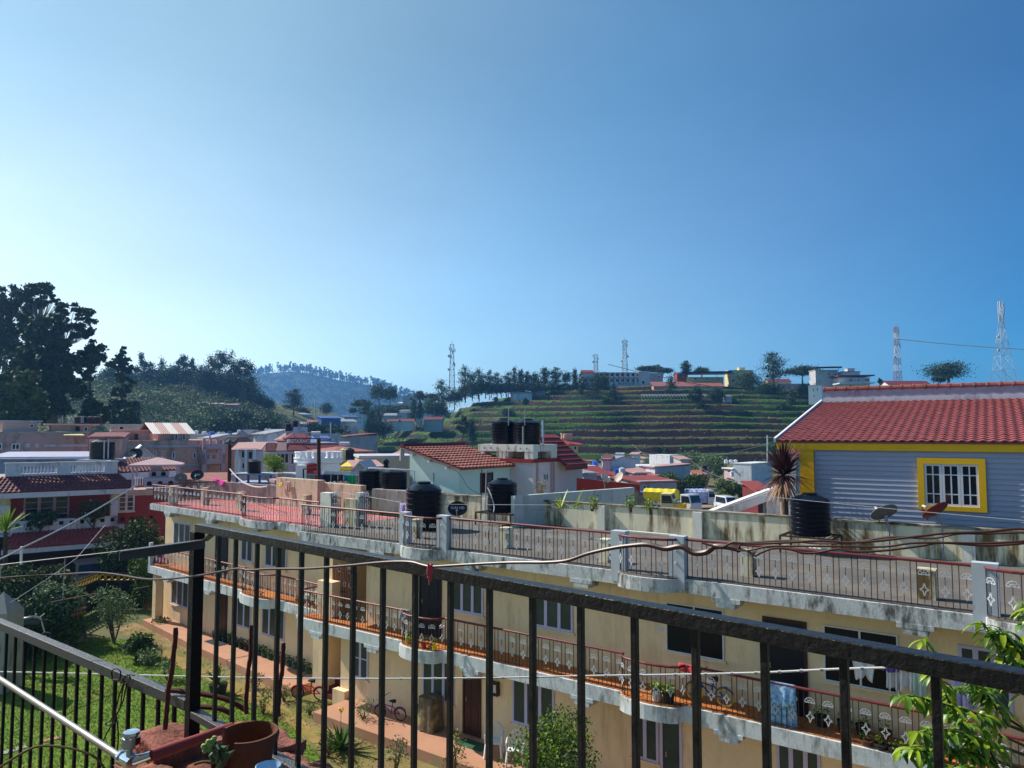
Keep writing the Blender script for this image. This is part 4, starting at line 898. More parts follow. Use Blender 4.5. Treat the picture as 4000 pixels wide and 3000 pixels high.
cv = pv + Vector((.003, 0, .008)); m = MB(); m.lathe([(.011, 0), (.011, .026), (.020, .028), (.023, .031), (.023, .056), (.019, .058), (.019, .061), (.022, .063), (.021, .070), (0, .071)], 10, cv); m.build('handwheel', 'chrome', va, smooth=True, sharp=25)
pr = [aty(588, 2952, 2.03), aty(680, 2920, 2.10), aty(760, 2892, 2.16), aty(850, 2858, 2.24), aty(905, 2838, 2.29)]
wire('water_pipe', 'dull red pipe leaning over the plaster lumps behind the pot', pr, [.015, .016, .014, .013, .012], 'red_pipe', 'pipe', 12)
pc = aty(968, 2858, 2.12); pot = thing('flower_pot', (pc[0], pc[1], 8.47), 'broken terracotta flower pot with a jagged gap and notched rim', 'flower pot')
rr = .077; H = float(pc[2]) - 8.47; m = MB(); n = 56; rs = random.Random(4)
gapc, gapw = R(212), R(47)
prof = [(.70, 0), (.74, .2), (.80, .42), (.86, .62), (.93, .80), (.94, .86), (1.06, .88), (1.09, .95), (1.05, 1.0), (.96, 1.0), (.93, .93), (.88, .80), (.82, .62), (.75, .42), (.68, .2), (.64, .06), (0, .06)]
lim = [1.0] * n
for j in range(n):
    a = 2 * math.pi * (j + .5) / n; dlt = abs((a - gapc + math.pi) % (2 * math.pi) - math.pi)
    if dlt < gapw: lim[j] = .28 + .55 * (dlt / gapw) ** 2.2 + rs.uniform(-.04, .04)
for i, (r, z) in enumerate(prof):
    for j in range(n):
        a = 2 * math.pi * j / n; w = 1 + (.012 if .87 < z < .97 and j % 2 and i < 9 else 0); l_ = min(lim[j], lim[j - 1]); zz = min(z, l_) if l_ < .99 else z
        m.v.append((pc[0] + r * rr * w * math.cos(a), pc[1] + r * rr * w * math.sin(a), 8.47 + H * zz))
for i in range(len(prof) - 1):
    for j in range(n):
        if prof[i][1] > lim[j] + .02 and prof[i + 1][1] > lim[j] + .02: continue
        m.f.append((i * n + j, i * n + (j + 1) % n, (i + 1) * n + (j + 1) % n, (i + 1) * n + j)); m.m.append(0)
m.build('bowl', 'terracotta', pot, smooth=True, sharp=45)
m = MB(); m.lathe([(.0, .30 * H), (.62 * rr, .30 * H), (.66 * rr, .26 * H)], 20, (pc[0], pc[1], 8.47)); m.build('soil', 'soil', pot)
su = thing('succulent', aty(835, 2950, 2.0), 'fleshy green succulent spilling from the gap in the pot', 'succulent')
m = MB(); rs = random.Random(9); c0 = aty(822, 2905, 2.0)
def blob(m, c, r, mi=0, st=1): m.lathe([(0, -r * st), (r * .7, -r * .7 * st), (r, 0), (r * .7, r * .7 * st), (0, r * st)], 9, c, mi)
for k in range(16):
    a = rs.uniform(0, 6.3); q = rs.uniform(0, .022); blob(m, c0 + np.array([math.cos(a) * q, math.sin(a) * q * .7, rs.uniform(-.018, .018)]), rs.uniform(.006, .009), 0)
m.build('leaf_cluster', 'succulent', su, smooth=True)
m = MB(); c1 = aty(858, 2972, 2.0)
for k in range(11):
    a = k * 2.4; t = .010 + .0012 * k; p = c1 + np.array([math.cos(a) * t, math.sin(a) * t, .014 + .02 * math.cos(k)]); q = c1 + np.array([math.cos(a) * t * 1.9, math.sin(a) * t * 1.9, .038 - .002 * k]); m.tube([c1, p, q], [.006, .0085, .001], 7)
m.build('rosette', 'succulent_dark', su, smooth=True)
m = MB(); m.tube(spline([aty(760, 2985, 2.0), aty(800, 2975, 2.0), aty(850, 2980, 2.0), aty(880, 2985, 2.02)], 4), .004, 6); m.tube(spline([aty(835, 2915, 2.0), aty(850, 2935, 2.0), aty(870, 2955, 2.0)], 4), .004, 6); m.build('stem', 'stem', su)
bw = aty(1048, 2990, 1.95); m = MB(); m.lathe([(.02, -.05), (.028, -.02), (.032, .0), (.030, .001), (.026, -.018), (0, -.045)], 24, bw); tag(m.build('bowl', 'bowl_blue', None, smooth=True), 'pale blue plastic bowl peeping in below the pot', 'bowl')
wt = thing('binding_wire', atz(480, 2610, 8.55), 'black binding wire knotted on the lower railing with loose tails', 'wire')
def lq(px, py, dy=0): return aty(px, py, FQ.O[1] + dy) if False else EYE + ray(px, py) * (((FQ.O + FQ.n * .03 - EYE) @ FQ.n) / (ray(px, py) @ FQ.n))
for pl in ([(440, 2650), (436, 2625), (452, 2612), (470, 2622), (468, 2650), (450, 2656)], [(440, 2655), (470, 2658), (490, 2645), (505, 2636), (526, 2638)], [(490, 2640), (480, 2660), (492, 2670), (510, 2650), (497, 2634)], [(486, 2660), (465, 2720), (452, 2770), (432, 2815), (415, 2822), (420, 2835), (450, 2822)], [(488, 2662), (478, 2700), (470, 2760), (455, 2790)], [(495, 2668), (480, 2740), (452, 2800), (400, 2900), (396, 2930)], [(455, 2800), (462, 2870), (458, 2935)]):
    m = MB(); m.tube(spline([lq(*p) for p in pl], 5), .0028, 5); m.build('strand', 'wire_black', wt, smooth=True)
wire('twig', 'dry brown twig arching in the bottom left corner', spline([aty(-20, 3010, 2.2), aty(90, 2940, 2.2), aty(160, 2914, 2.2), aty(260, 2920, 2.2), aty(340, 2942, 2.2), aty(385, 2970, 2.2), aty(415, 3015, 2.2)], 5), [.0035] * 31, 'stem', 'twig', 6)
ropeL = [(-60, 2622), (0, 2624), (250, 2629), (520, 2636), (800, 2643), (1100, 2649), (1500, 2651), (1900, 2648), (2300, 2640), (2700, 2634), (3000, 2626), (3250, 2614), (3460, 2608)]
def ry(px): return 9.0 - px * .0012
m = MB(); rp = spline([aty(p[0], p[1], ry(p[0])) for p in ropeL], 6); m.tube(rp, .0075, 6)
for k in range(3, len(rp) - 2, 2): m.tube([rp[k] - [.02, 0, 0], rp[k], rp[k] + [.02, 0, 0]], [.006, .014, .006], 6)
tag(m.build('clothes_line', 'rope_white', None, smooth=True), 'long white knotted rope stretched across behind the railing bars', 'clothes line')
def leaves_on(branches, parent, n_per_m, L_, mts, rs, name='foliage', droop=.75):
    for mi, mt in enumerate(mts):
        m = MB()
        for br in branches:
            for i in range(len(br) - 1):
                a, b = br[i], br[i + 1]; seg = np.linalg.norm(b - a); k = rs.poisson(seg * n_per_m / len(mts))
                for _ in range(k):
                    p = a + (b - a) * rs.uniform(); l = L_ * rs.uniform(.65, 1.2); w = l * rs.uniform(.20, .27)
                    h = rs.uniform(0, 6.283); d = np.array([math.cos(h), math.sin(h), rs.uniform(-.1, .5)]); d /= np.linalg.norm(d); s = np.cross(d, [0, 0, 1]); s /= np.linalg.norm(s) + 1e-9
                    up = np.cross(s, d); vs = []; q = p.copy(); dd = d.copy(); N = 6; tw = rs.uniform(-.5, .5)
                    for t in range(N + 1):
                        f = t / N; ww = w * (math.sin(math.pi * min(1, f * .92 + .06)) ** .8) * (1 if f < .98 else .05)
                        ss = s * math.cos(tw * f) + np.cross(dd, s) * math.sin(tw * f)
                        c_ = np.cross(ss, dd); vs += [q - ss * ww * .5 + c_ * ww * .16, q, q + ss * ww * .5 + c_ * ww * .16]
                        dd = dd + np.array([0, 0, -droop * 2.1 / N]); dd /= np.linalg.norm(dd); q = q + dd * l / N
                    fs = []
                    for t in range(N): fs += [(3 * t, 3 * t + 1, 3 * t + 4, 3 * t + 3), (3 * t + 1, 3 * t + 2, 3 * t + 5, 3 * t + 4)]
                    m.add(vs, fs)
        m.build(name, mt, parent, smooth=True, recalc=False, sharp=80)
pt = thing('fruit_tree', (3.4, 4.6, 0), 'bright green leafy tree with drooping narrow leaves behind the railing at right', 'tree')
BR = [[(4060, 2760, 4.3), (3945, 2610, 4.2), (3865, 2470, 4.1), (3830, 2425, 4.1)], [(4060, 2650, 4.2), (3960, 2520, 4.1), (3900, 2455, 4.0)], [(4060, 2880, 4.5), (3920, 2795, 4.4), (3850, 2705, 4.3), (3780, 2625, 4.3)],
      [(4060, 2880, 4.5), (3850, 2800, 4.2), (3700, 2755, 4.1), (3600, 2725, 4.0), (3500, 2718, 4.0)], [(4060, 2970, 4.4), (3850, 2895, 4.2), (3700, 2850, 4.1), (3580, 2862, 4.0)], [(4060, 3030, 4.4), (3800, 2945, 4.1), (3620, 2915, 4.0), (3510, 2935, 4.0)],
      [(3900, 3080, 4.6), (3760, 2860, 4.5), (3650, 2600, 4.4), (3605, 2490, 4.4)], [(4060, 2790, 4.3), (3990, 2690, 4.2), (3985, 2600, 4.2), (4030, 2330, 4.1)], [(3800, 3100, 4.2), (3650, 2960, 4.0), (3560, 2925, 3.9)], [(4060, 2720, 4.6), (3850, 2690, 4.6), (3720, 2690, 4.5)], [(4060, 3060, 4.0), (3850, 3010, 3.9), (3680, 2990, 3.9)], [(4060, 2940, 4.7), (3880, 2860, 4.7), (3700, 2800, 4.6)], [(3950, 3090, 4.2), (3880, 2960, 4.1), (3840, 2860, 4.1)], [(4060, 2580, 4.3), (3980, 2600, 4.3), (3900, 2640, 4.2)]]
BW = [spline([aty(*p) for p in b], 5) for b in BR]
m = MB()
for b in BW: m.tube(b, [.010 - .008 * i / (len(b) - 1) for i in range(len(b))], 6)
hub = aty(4180, 3300, 4.6)
for b in BW: m.tube([hub, b[0]], [.03, .010], 6)
m.tube([(3.4, 4.6, 0), (3.35, 4.6, 3), (hub[0], hub[1], hub[2] - 2), hub], [.11, .09, .06, .04], 9); m.build('trunk', 'stem', pt, smooth=True)
rs = np.random.RandomState(5)
leaves_on([b[4:] for b in BW], pt, 120, .118, ['leaf_fresh', 'leaf_deep'], rs)
def sheet(name, poly, z, mt, kind='structure'):
    m = MB(); n = len(poly); m.add([(p[0], p[1], z) for p in poly], [tuple(range(n))]); o = m.build(name, mt, None, recalc=False); o['kind'] = kind; return o
m = MB(); S_ = 3900; m.add([(-S_, -300, 0), (S_, -300, 0), (S_, 4200, 0), (-S_, 4200, 0)], [(0, 1, 2, 3)]); struct(m.build('ground', 'earth', None))
G0 = lambda px, py: atz(px, py, 0)
lawn_px = [(-500, 3400), (-420, 2600), (40, 2560), (330, 2495), (480, 2500), (560, 2530), (690, 2600), (930, 2715), (1110, 2810), (1330, 3040), (1650, 3400)]
lawn = [G0(*p)[:2] for p in lawn_px]; sheet('lawn', lawn, .008, 'lawn')
bare = [FL.w(UL2 - 1.2, .1, 0)[:2], FL.w(UL2 - .3, .12, 0)[:2], FL.w(.4, .78, 0)[:2], FB.w(us0 - .6, -.9, 0)[:2], FB.w(us1 + .5, -.85, 0)[:2], FB.w(us1 + .6, .8, 0)[:2], FB.w(UR, 1.0, 0)[:2], FB.w(UR, 4.2, 0)[:2], FB.w(0, 3.4, 0)[:2], FB.w(-4, 3.2, 0)[:2], FB.w(-9, 2.5, 0)[:2], FL.w(-6, 2.0, 0)[:2], FL.w(UL2 - .8, 1.2, 0)[:2]]
sheet('soil_bed', bare, .004, 'soil')
strip = [G0(*p)[:2] for p in [(560, 2505), (690, 2560), (930, 2668), (1110, 2760), (1300, 2900), (1330, 2990), (1180, 2870), (930, 2725), (690, 2606)]]; sheet('dry_grass', strip, .012, 'lawn_dry')
def inpoly(p, poly):
    x, y = p[:, 0], p[:, 1]; r = np.zeros(len(p), bool); n = len(poly)
    for i in range(n):
        x0, y0 = poly[i]; x1, y1 = poly[(i + 1) % n]
        r ^= ((y0 > y) != (y1 > y)) & (x < (x1 - x0) * (y - y0) / (y1 - y0 + 1e-12) + x0)
    return r
from mathutils import noise as _mn
def nz_(p): return _mn.noise(Vector((p[0] * .6, p[1] * .6, 2.)))
rs = np.random.RandomState(3); L_ = np.array(lawn); pts = rs.uniform(L_.min(0), L_.max(0), (170000, 2)); pts = pts[inpoly(pts, lawn)]
pts = pts[(pts[:, 1] > 17)][:90000]
P3 = np.c_[pts, np.full(len(pts), .035)]
g = leaf_mesh('grass', P3, .085, 'grass_blade', None, rs, asp=.22, up=.0, jit=.4, mats=['grass_blade', 'leaf_bush', 'leaf_olive']); tag(g, 'short mown grass of the lawn in front of the apartments', 'grass', kind='stuff')
B_ = np.array(bare); q = rs.uniform(B_.min(0), B_.max(0), (60000, 2)); q = q[inpoly(q, bare)]; kk = np.array([nz_(p) for p in q]); q = q[kk > .02][:14000]
o = leaf_mesh('dry_grass', np.c_[q, np.full(len(q), .03)], .10, None, None, rs, asp=.25, up=0, mats=['leaf_olive', 'grass_blade', 'leaf_straw']); tag(o, 'thin dry grass on the bare soil beside the walkway', 'grass', kind='stuff')
m = MB(); a = G0(60, 2900); m.box(a[0] - .2, a[0] + 1.1, a[1], a[1] + .35, 0, .05)
a = G0(150, 2915); pth = [G0(-40, 2950)[:2], G0(100, 2912)[:2], G0(105, 2922)[:2], G0(-40, 2968)[:2]]; sheet('paving_slab', pth, .03, 'concrete')
pth = [G0(163, 2893)[:2], G0(245, 2875)[:2], G0(250, 2884)[:2], G0(168, 2903)[:2]]; sheet('paving_slab', pth, .03, 'platform')
def bush(name, label, base, w, h, mts, n=1500, leaf=.09, seed=0, cat='shrub', flowers=None, stems=5, lobes=6, group=None, flat=.8, sparse=.4, low=.12):
    rs = np.random.RandomState(seed + 50); t = thing(name, base, label, cat, group); B = np.array(base, float)
    cl = []
    for k in range(lobes):
        a = rs.uniform(0, 6.283); r = w * .5 * rs.uniform(.15, .62); zz = h * rs.uniform(low + .18, .78)
        cl.append((B + np.array([math.cos(a) * r, math.sin(a) * r, zz]), np.array([w * rs.uniform(.2, .34), w * rs.uniform(.2, .34), h * rs.uniform(.17, .27) * flat / .8])))
    cl.append((B + np.array([0, 0, h * .55]), np.array([w * .3, w * .3, h * .36])))
    pts = crown_pts(rs, cl, n); pts = pts[pts[:, 2] > B[2] + h * low * .6]
    leaf_mesh('foliage', pts, leaf, None, t, rs, mats=mts)
    m = MB()
    for k in range(stems):
        c = cl[k % len(cl)][0]; m.tube([B + [rs.uniform(-.04, .04), rs.uniform(-.04, .04), 0], B + (c - B) * .5 + rs.uniform(-.05, .05, 3), c], [.03 * w ** .5, .02 * w ** .5, .006], 5)
    m.build('stem', 'stem', t)
    if flowers:
        k = flowers[1]; i = rs.choice(len(pts), k, replace=False); q = pts[i] + (pts[i] - (B + [0, 0, h * .5])) * .1
        m = MB()
        for c in q:
            for a in range(5): an = a * 1.2566; m.tube([c, c + np.array([math.cos(an), math.sin(an) * .6, math.sin(an) * .6]) * flowers[2]], [.002, flowers[2] * .5], 5)
        m.build('flower', flowers[0], t)
    return t
def strapplant(name, label, base, nleaf, L_, w, mt, seed=0, up=.8, trunk=None, cat='plant', droop=1.0, dead=None, crown=None):
    rs = np.random.RandomState(seed); t = thing(name, base, label, cat); B = np.array(base, float); c = B if crown is None else np.array(crown, float)
    def fan(k, mt, up0, up1, nm, Lf=1.0, dr=droop):
        m = MB()
        for _ in range(k):
            h = rs.uniform(0, 6.283); e = rs.uniform(up0, up1); d = np.array([math.cos(h) * math.cos(e), math.sin(h) * math.cos(e), math.sin(e)]); s = np.array([-math.sin(h), math.cos(h), 0]); l = L_ * Lf * rs.uniform(.7, 1.15); q = c + d * .03; vs = []; N = 6; dd = d.copy()
            for i in range(N + 1):
                ww = w * (1 - (i / N) ** 2 * .9) * (.6 + .4 * min(1, i * .7)); vs += [q - s * ww / 2, q + s * ww / 2]; dd = dd + np.array([0, 0, -.22 * dr * (i / N)]); dd /= np.linalg.norm(dd); q = q + dd * l / N
            m.add(vs, [(2 * i, 2 * i + 1, 2 * i + 3, 2 * i + 2) for i in range(N)])
        m.build(nm, mt, t, recalc=False)
    fan(nleaf, mt, -.25 if up < .5 else .1, 1.5, 'leaf_rosette')
    if dead: fan(dead, 'leaf_straw', -1.3, -.2, 'dry_leaf', 1.0, .8)
    if crown is not None:
        m = MB(); m.tube([B, (B + c) / 2 + [.05, 0, 0], c], [.14, .11, .09], 9); m.build('trunk', 'bark', t)
    return t
p = G0(447, 2515); bush('small_tree', 'small airy tree with glossy grey green leaves at the far edge of the lawn', p, 2.3, 2.75, ['leaf_pale', 'leaf_bush', 'leaf_mid'], 2600, .10, 1, 'tree', lobes=9, low=.25, stems=6)
p = G0(285, 2530); bush('shrub', 'bright green rounded shrub beside the small airy tree', p, 1.7, 1.5, ['leaf_bush', 'leaf_yellow', 'leaf_mid'], 1700, .12, 2)
p = G0(130, 2500); bush('shrub', 'low dark green shrub in the corner near the concrete gate pillar', p, 2.2, 1.0, ['leaf_dark', 'leaf_mid'], 1200, .12, 3)
p = G0(535, 2575); bush('shrub', 'dark leathery leaved shrub at the corner of the terracotta walkway', p, 1.25, 1.25, ['leaf_mid', 'leaf_bush', 'leaf_dark'], 900, .17, 4)
p = G0(575, 2600); bush('shrub', 'small grey leaved shrub in front of the leathery one', p, 1.2, .75, ['leaf_pale', 'leaf_mid'], 600, .09, 5)
p = G0(655, 2660); bush('rose_bush', 'sparse rose bush with pale leaves on the lawn left of the post', p, 1.0, .95, ['leaf_pale', 'leaf_mid'], 240, .12, 6, 'shrub', lobes=5, sparse=.8, flowers=('flower_red', 2, .03))
p = G0(760, 2452); bush('shrub', 'straggling brown tinged shrub under the balcony end pillar', p + [-1.7, 0, 0], 1.4, .6, ['leaf_olive', 'leaf_mid'], 500, .09, 7)
strapplant('potted_lily', 'broad leaved lily clump in a dark pot seen behind the bars', G0(852, 2712) + [0, 0, .35], 34, .75, .10, 'leaf_bush', 8, droop=1.3)
pl = G0(852, 2712); m = MB(); m.lathe([(0, 0), (.26, 0), (.33, .38), (.30, .38), (.28, .33), (0, .33)], 18, pl); tag(m.build('plant_pot', 'pot_black', None, smooth=True), 'large dark tub holding the lily clump on the lawn', 'plant pot')
p = G0(1330, 2930); strapplant('canna', 'canna with wide dark green leaves and one yellow flower', p, 46, .85, .14, 'leaf_bush', 9, droop=1.1)
fq = thing('canna_flower', p, 'yellow canna flower on its tall stalk', 'flower')
m = MB(); m.tube([p, p + [.0, .0, 1.15]], .008, 5); m.build('stalk', 'stem', fq); m = MB()
for k in range(7): a = k * .9; m.tube([p + [0, 0, 1.08], p + [.06 * math.cos(a), .06 * math.sin(a), 1.2 + .03 * math.sin(k * 2)]], [.01, .03], 6)
m.build('petal', 'flower_yellow', fq)
p = G0(1425, 2850); bush('shrub', 'feathery thin shrub growing by the walkway under the cross window', p, .95, 1.15, ['leaf_pale', 'leaf_bush'], 420, .055, 10, lobes=7)
p = G0(1545, 3010); bush('rose_bush', 'red leaved rose bush at the bottom edge left of centre', p, .85, 1.0, ['leaf_pale', 'leaf_olive', 'leaf_purple'], 380, .075, 12, 'shrub', flowers=('flower_red', 4, .03))
p = G0(1775, 3040); bush('rose_bush', 'yellowing rose bush below the brown ground floor door', p, .8, 1.35, ['leaf_olive', 'leaf_bush', 'leaf_pale'], 420, .07, 13, 'shrub', flowers=('flower_yellow', 3, .02))
p = FB.w(FB.uz(2185, 2900, 1.5)[0], 1.55, 0.0); bush('flowering_bush', 'large leafy bush dotted with pink flowers before the ground floor windows', p, 3.1, 2.95, ['leaf_bush', 'leaf_mid', 'leaf_yellow'], 8000, .085, 14, 'bush', flowers=('flower_pink', 16, .03), lobes=12, stems=8)
for i, (px, py) in enumerate([(1210, 2790), (1110, 2740), (1000, 2690), (1280, 2960), (1030, 2790)]):
    p = G0(px, py); bush('garden_plant', ['tuft of weeds by the rusty rods', 'dusty little plant behind the fourth baluster', 'small plant on the dry verge of the lawn', 'low leafy weed right of the broken pot', 'weeds at the edge of the red ledge'][i], p, .75, .5 + .1 * i, ['leaf_olive', 'leaf_bush'], 200, .08, 20 + i, 'plant', lobes=4)
for i, (px, y0, y1, lb) in enumerate([(2190, 1960, 1912, 'upright green shoot behind the terrace wall, left of the banana leaf'), (2240, 1962, 1902, 'curled banana like leaf above the terrace wall'), (2315, 1972, 1935, 'low leafy seedling above the terrace wall below the dishes'), (2462, 1975, 1935, 'leafy seedling at the end of the aqua parapet'), (2540, 1985, 1945, 'leafy seedling in front of the lorries')]):
    b = aty(px, y0 + 25, 25); h = (y0 - y1 + 25) / 2890 * 25
    if i < 2: strapplant('seedling', lb, b, 7, h, .07, 'leaf_fresh', 60 + i, droop=.4)
    else: bush('seedling', lb, b, .55, h * 1.15, ['leaf_bush', 'leaf_fresh'], 150, .08, 66 + i, 'plant', lobes=4)
p = aty(2115, 1945, 29); bush('dry_shrub', 'dry pinkish shrub at the foot of pale pink house wall', p, .75, .75, ['leaf_straw', 'leaf_olive'], 260, .06, 40, lobes=4)
strapplant('cabbage_palm', 'purple strap leaved cabbage palm beside the lilac house', aty(3075, 2070, 23.6) * np.array([1, 1, 0]), 230, 1.05, .075, 'leaf_purple', 41, up=.3, crown=aty(3062, 1855, 23.6), dead=70, cat='palm', droop=.8)
A = aty(0, 1940, 43.0); B_ = aty(530, 1917, 47.2)
F4 = Frame(A[:2], (B_[0] - A[0], B_[1] - A[1]))
lh = thing('house', F4.w(4, -3, 0), 'two storey white and red house with dark tiled roofs and a balustraded top', 'house')
U4 = lambda px, py, n=0: F4.uz(px, py, n)[0]; Z4 = lambda px, py, n=0: F4.uz(px, py, n)[1]
ul, ur = -3.0, U4(530, 1915); nb = -1.6
ze = Z4(250, 1916); zr = Z4(250, 1857, nb); urr = U4(460, 1852, nb)
tile_roof('roof', F4.w(ul, 0, ze), F4.w(ur, 0, ze), F4.w(urr, nb, zr), F4.w(ul + 1.2, nb, zr), 'tile_dark', lh, tw=.26, ch=.3, amp=.05)
tile_roof('roof', F4.w(ur, 0, ze), F4.w(ur, -8, ze), F4.w(urr, -8, zr), F4.w(urr, nb, zr), 'tile_dark', lh, tw=.26, ch=.3, amp=.05)
m = MB(F4); m.box(ul, ur + .02, -.10, -.02, ze - .34, ze - .02); m.box(ur - .06, ur + .02, -8, -.10, ze - .34, ze - .02); m.build('fascia', 'white_wall', lh)
m = MB(F4); m.box(ul, ur - .1, -8, -.11, ze - .30, ze - .22); m.build('soffit', 'white_wall', lh)
zt = Z4(250, 1804, nb); a_ = nb
m = MB(F4)
u_ = [U4(20, 1850, nb), U4(82, 1850, nb), U4(222, 1850, nb), U4(277, 1850, nb), U4(407, 1850, nb), U4(459, 1850, nb)]
for x0, x1 in ((u_[0], u_[1]), (u_[2], u_[3]), (u_[4], u_[5])): m.box(x0, x1, nb - .2, nb - .02, zr - .1, zt - .08)
for x0, x1 in ((u_[1], u_[2]), (u_[3], u_[4])): m.box(x0, x1, nb - .2, nb - .021, zr - .1, zr + .16); m.box(x0, x1, nb - .2, nb - .021, zt - .24, zt - .08)
m.box(u_[0] - .05, u_[5] + .05, nb - .24, nb + .03, zt - .079, zt); m.box(u_[5] - .2, u_[5], -7.5, nb - .201, zr - .1, zt - .08); m.build('parapet_wall', 'white_wall', lh)
for x0, x1, k in ((u_[1], u_[2], 10), (u_[3], u_[4], 10)):
    for i in range(k):
        u = x0 + (x1 - x0) * (i + .6) / (k + .2); b = F4.w(u, nb - .11, zr + .16); hh = zt - .24 - zr - .16
        m = MB(); m.lathe([(.05, 0), (.05, .05 * hh), (.03, .1 * hh), (.075, .4 * hh), (.045, .7 * hh), (.03, .85 * hh), (.05, .95 * hh), (.05, hh)], 8, b); m.build('baluster', 'white_paint', lh, smooth=True)
nw = -2.0; zf = Z4(250, 2062, -.3)
m = MB(F4); m.box(ul, ur - .2, -8, nw, zf - .3, ze - .301); m.build('wall', 'red_paint', lh)
m = MB(F4); m.box(ul, urr + .2, -8, -3.6, zr - .2, zr - .1); m.build('roof_deck', 'concrete', lh)
window(F4, lh, nw, (94, 1935, 268, 2035), 3, 'dusty_pink', 'glass', z=(zf + .35, ze - .42), cross=(.25, .5, .75), fw=.1, mull=.08)
window(F4, lh, nw, (462, 1935, 524, 2015), 2, 'white_frame', 'glass', z=(zf + .6, ze - .42), cross=(.25, .5, .75), fw=.1, mull=.07)
for px, px2 in ((-2, 40), (430, 459)):
    u = (U4(px, 1980, -.5) + U4(px2, 1980, -.5)) / 2; w = (U4(px2, 1980, -.5) - U4(px, 1980, -.5)) / 2
    m = MB(F4); m.box(u - w, u + w, -.8, -.3, zf - .1, ze - .75); m.build('column', 'white_wall', lh)
    m = MB(); b = F4.w(u, -.55, 0)
    m.lathe([(w, ze - .749), (w * 1.2, ze - .7), (w * 1.1, ze - .62), (w, ze - .5), (w * 1.15, ze - .42), (w * 1.05, ze - .301)], 18, b); m.build('capital', 'yellow_wall', lh, smooth=True)
m = MB(F4); m.box(U4(40, 2040, -.3), U4(459, 2040, -.3), -.5, -.3, zf - .15, zf + .55)
for k in range(14): u = U4(60, 2040, -.3) + .55 * k; m.box(u, u + .22, -.299, -.29, zf + .2, zf + .42, 1)
m.build('balcony_wall', ['white_wall', 'black_void'], lh)
m = MB(F4); m.box(ul, ur - .3, -2, -.3, zf - .3, zf - .151); m.build('balcony_slab', 'white_wall', lh)
nc = 1.7; zc0 = Z4(250, 2128, nc); zc1 = zf - .12
ul2, ur2 = U4(5, 2150, nc), U4(508, 2110, nc)
tile_roof('canopy_roof', F4.w(ul2, nc, zc0), F4.w(ur2, nc, zc0), F4.w(U4(456, 2049, -.28), -.28, zc1), F4.w(ul2 + .6, -.28, zc1), 'tile_red', lh, tw=.26, ch=.3, amp=.05)
m = MB(F4); m.box(ul2, ur2, nc - .1, nc - .02, zc0 - .32, zc0 - .02); m.build('fascia', 'white_wall', lh)
m = MB(F4); m.box(ul, ur, -8, -3.2, 0, zf - .301); m.box(ul, ul2 + .3, -3.19, nc - .2, 0, zc0 - .33); m.build('carport_wall', 'door_brown', lh)
m = MB(F4); u = U4(445, 2180, nc - .4); m.box(u - .18, u + .18, nc - .6, nc - .25, 0, zc0 - .33); m.build('post', 'grey_wall', lh)
for i, (px, py, w, h, lb) in enumerate([(155, 2055, 2.3, 1.3, 'vine with white flowers spilling over the left balcony wall'), (365, 2040, 2.6, 1.9, 'dark creeper climbing the balcony column of the red house')]):
    b = F4.w(U4(px, py, -.2), -.05, Z4(px, py, -.2) - .35); bush('creeper', lb, b, w, h, ['leaf_dark', 'leaf_mid'], 1300, .13, 80 + i, 'creeper', lobes=7, flowers=('flower_white', 6, .05))
nh = thing('house', aty(580, 1830, 50) * np.array([1, 1, 0]), 'low house with brown mottled tile roof behind the white balustrade', 'house')
a = aty(455, 1846, 48.5); b = aty(700, 1846, 52.5); c = aty(640, 1790, 57); d = aty(440, 1790, 53); b[2] = a[2]; c[2] = d[2] = (c[2] + d[2]) / 2
tile_roof('roof', a, b, c, d, 'tile_dark', nh, tw=.27, ch=.32, amp=.06)
Fn = Frame(a[:2], (b - a)[:2]); Ln = np.linalg.norm((b - a)[:2])
m = MB(Fn); m.box(0, Ln, -.2, -.02, a[2] - .5, a[2] - .05); m.build('fascia', 'white_wall', nh)
m = MB(Fn); m.box(.3, Ln - .4, -5, -.8, 0, a[2] - .2); m.build('wall', 'red_paint', nh)
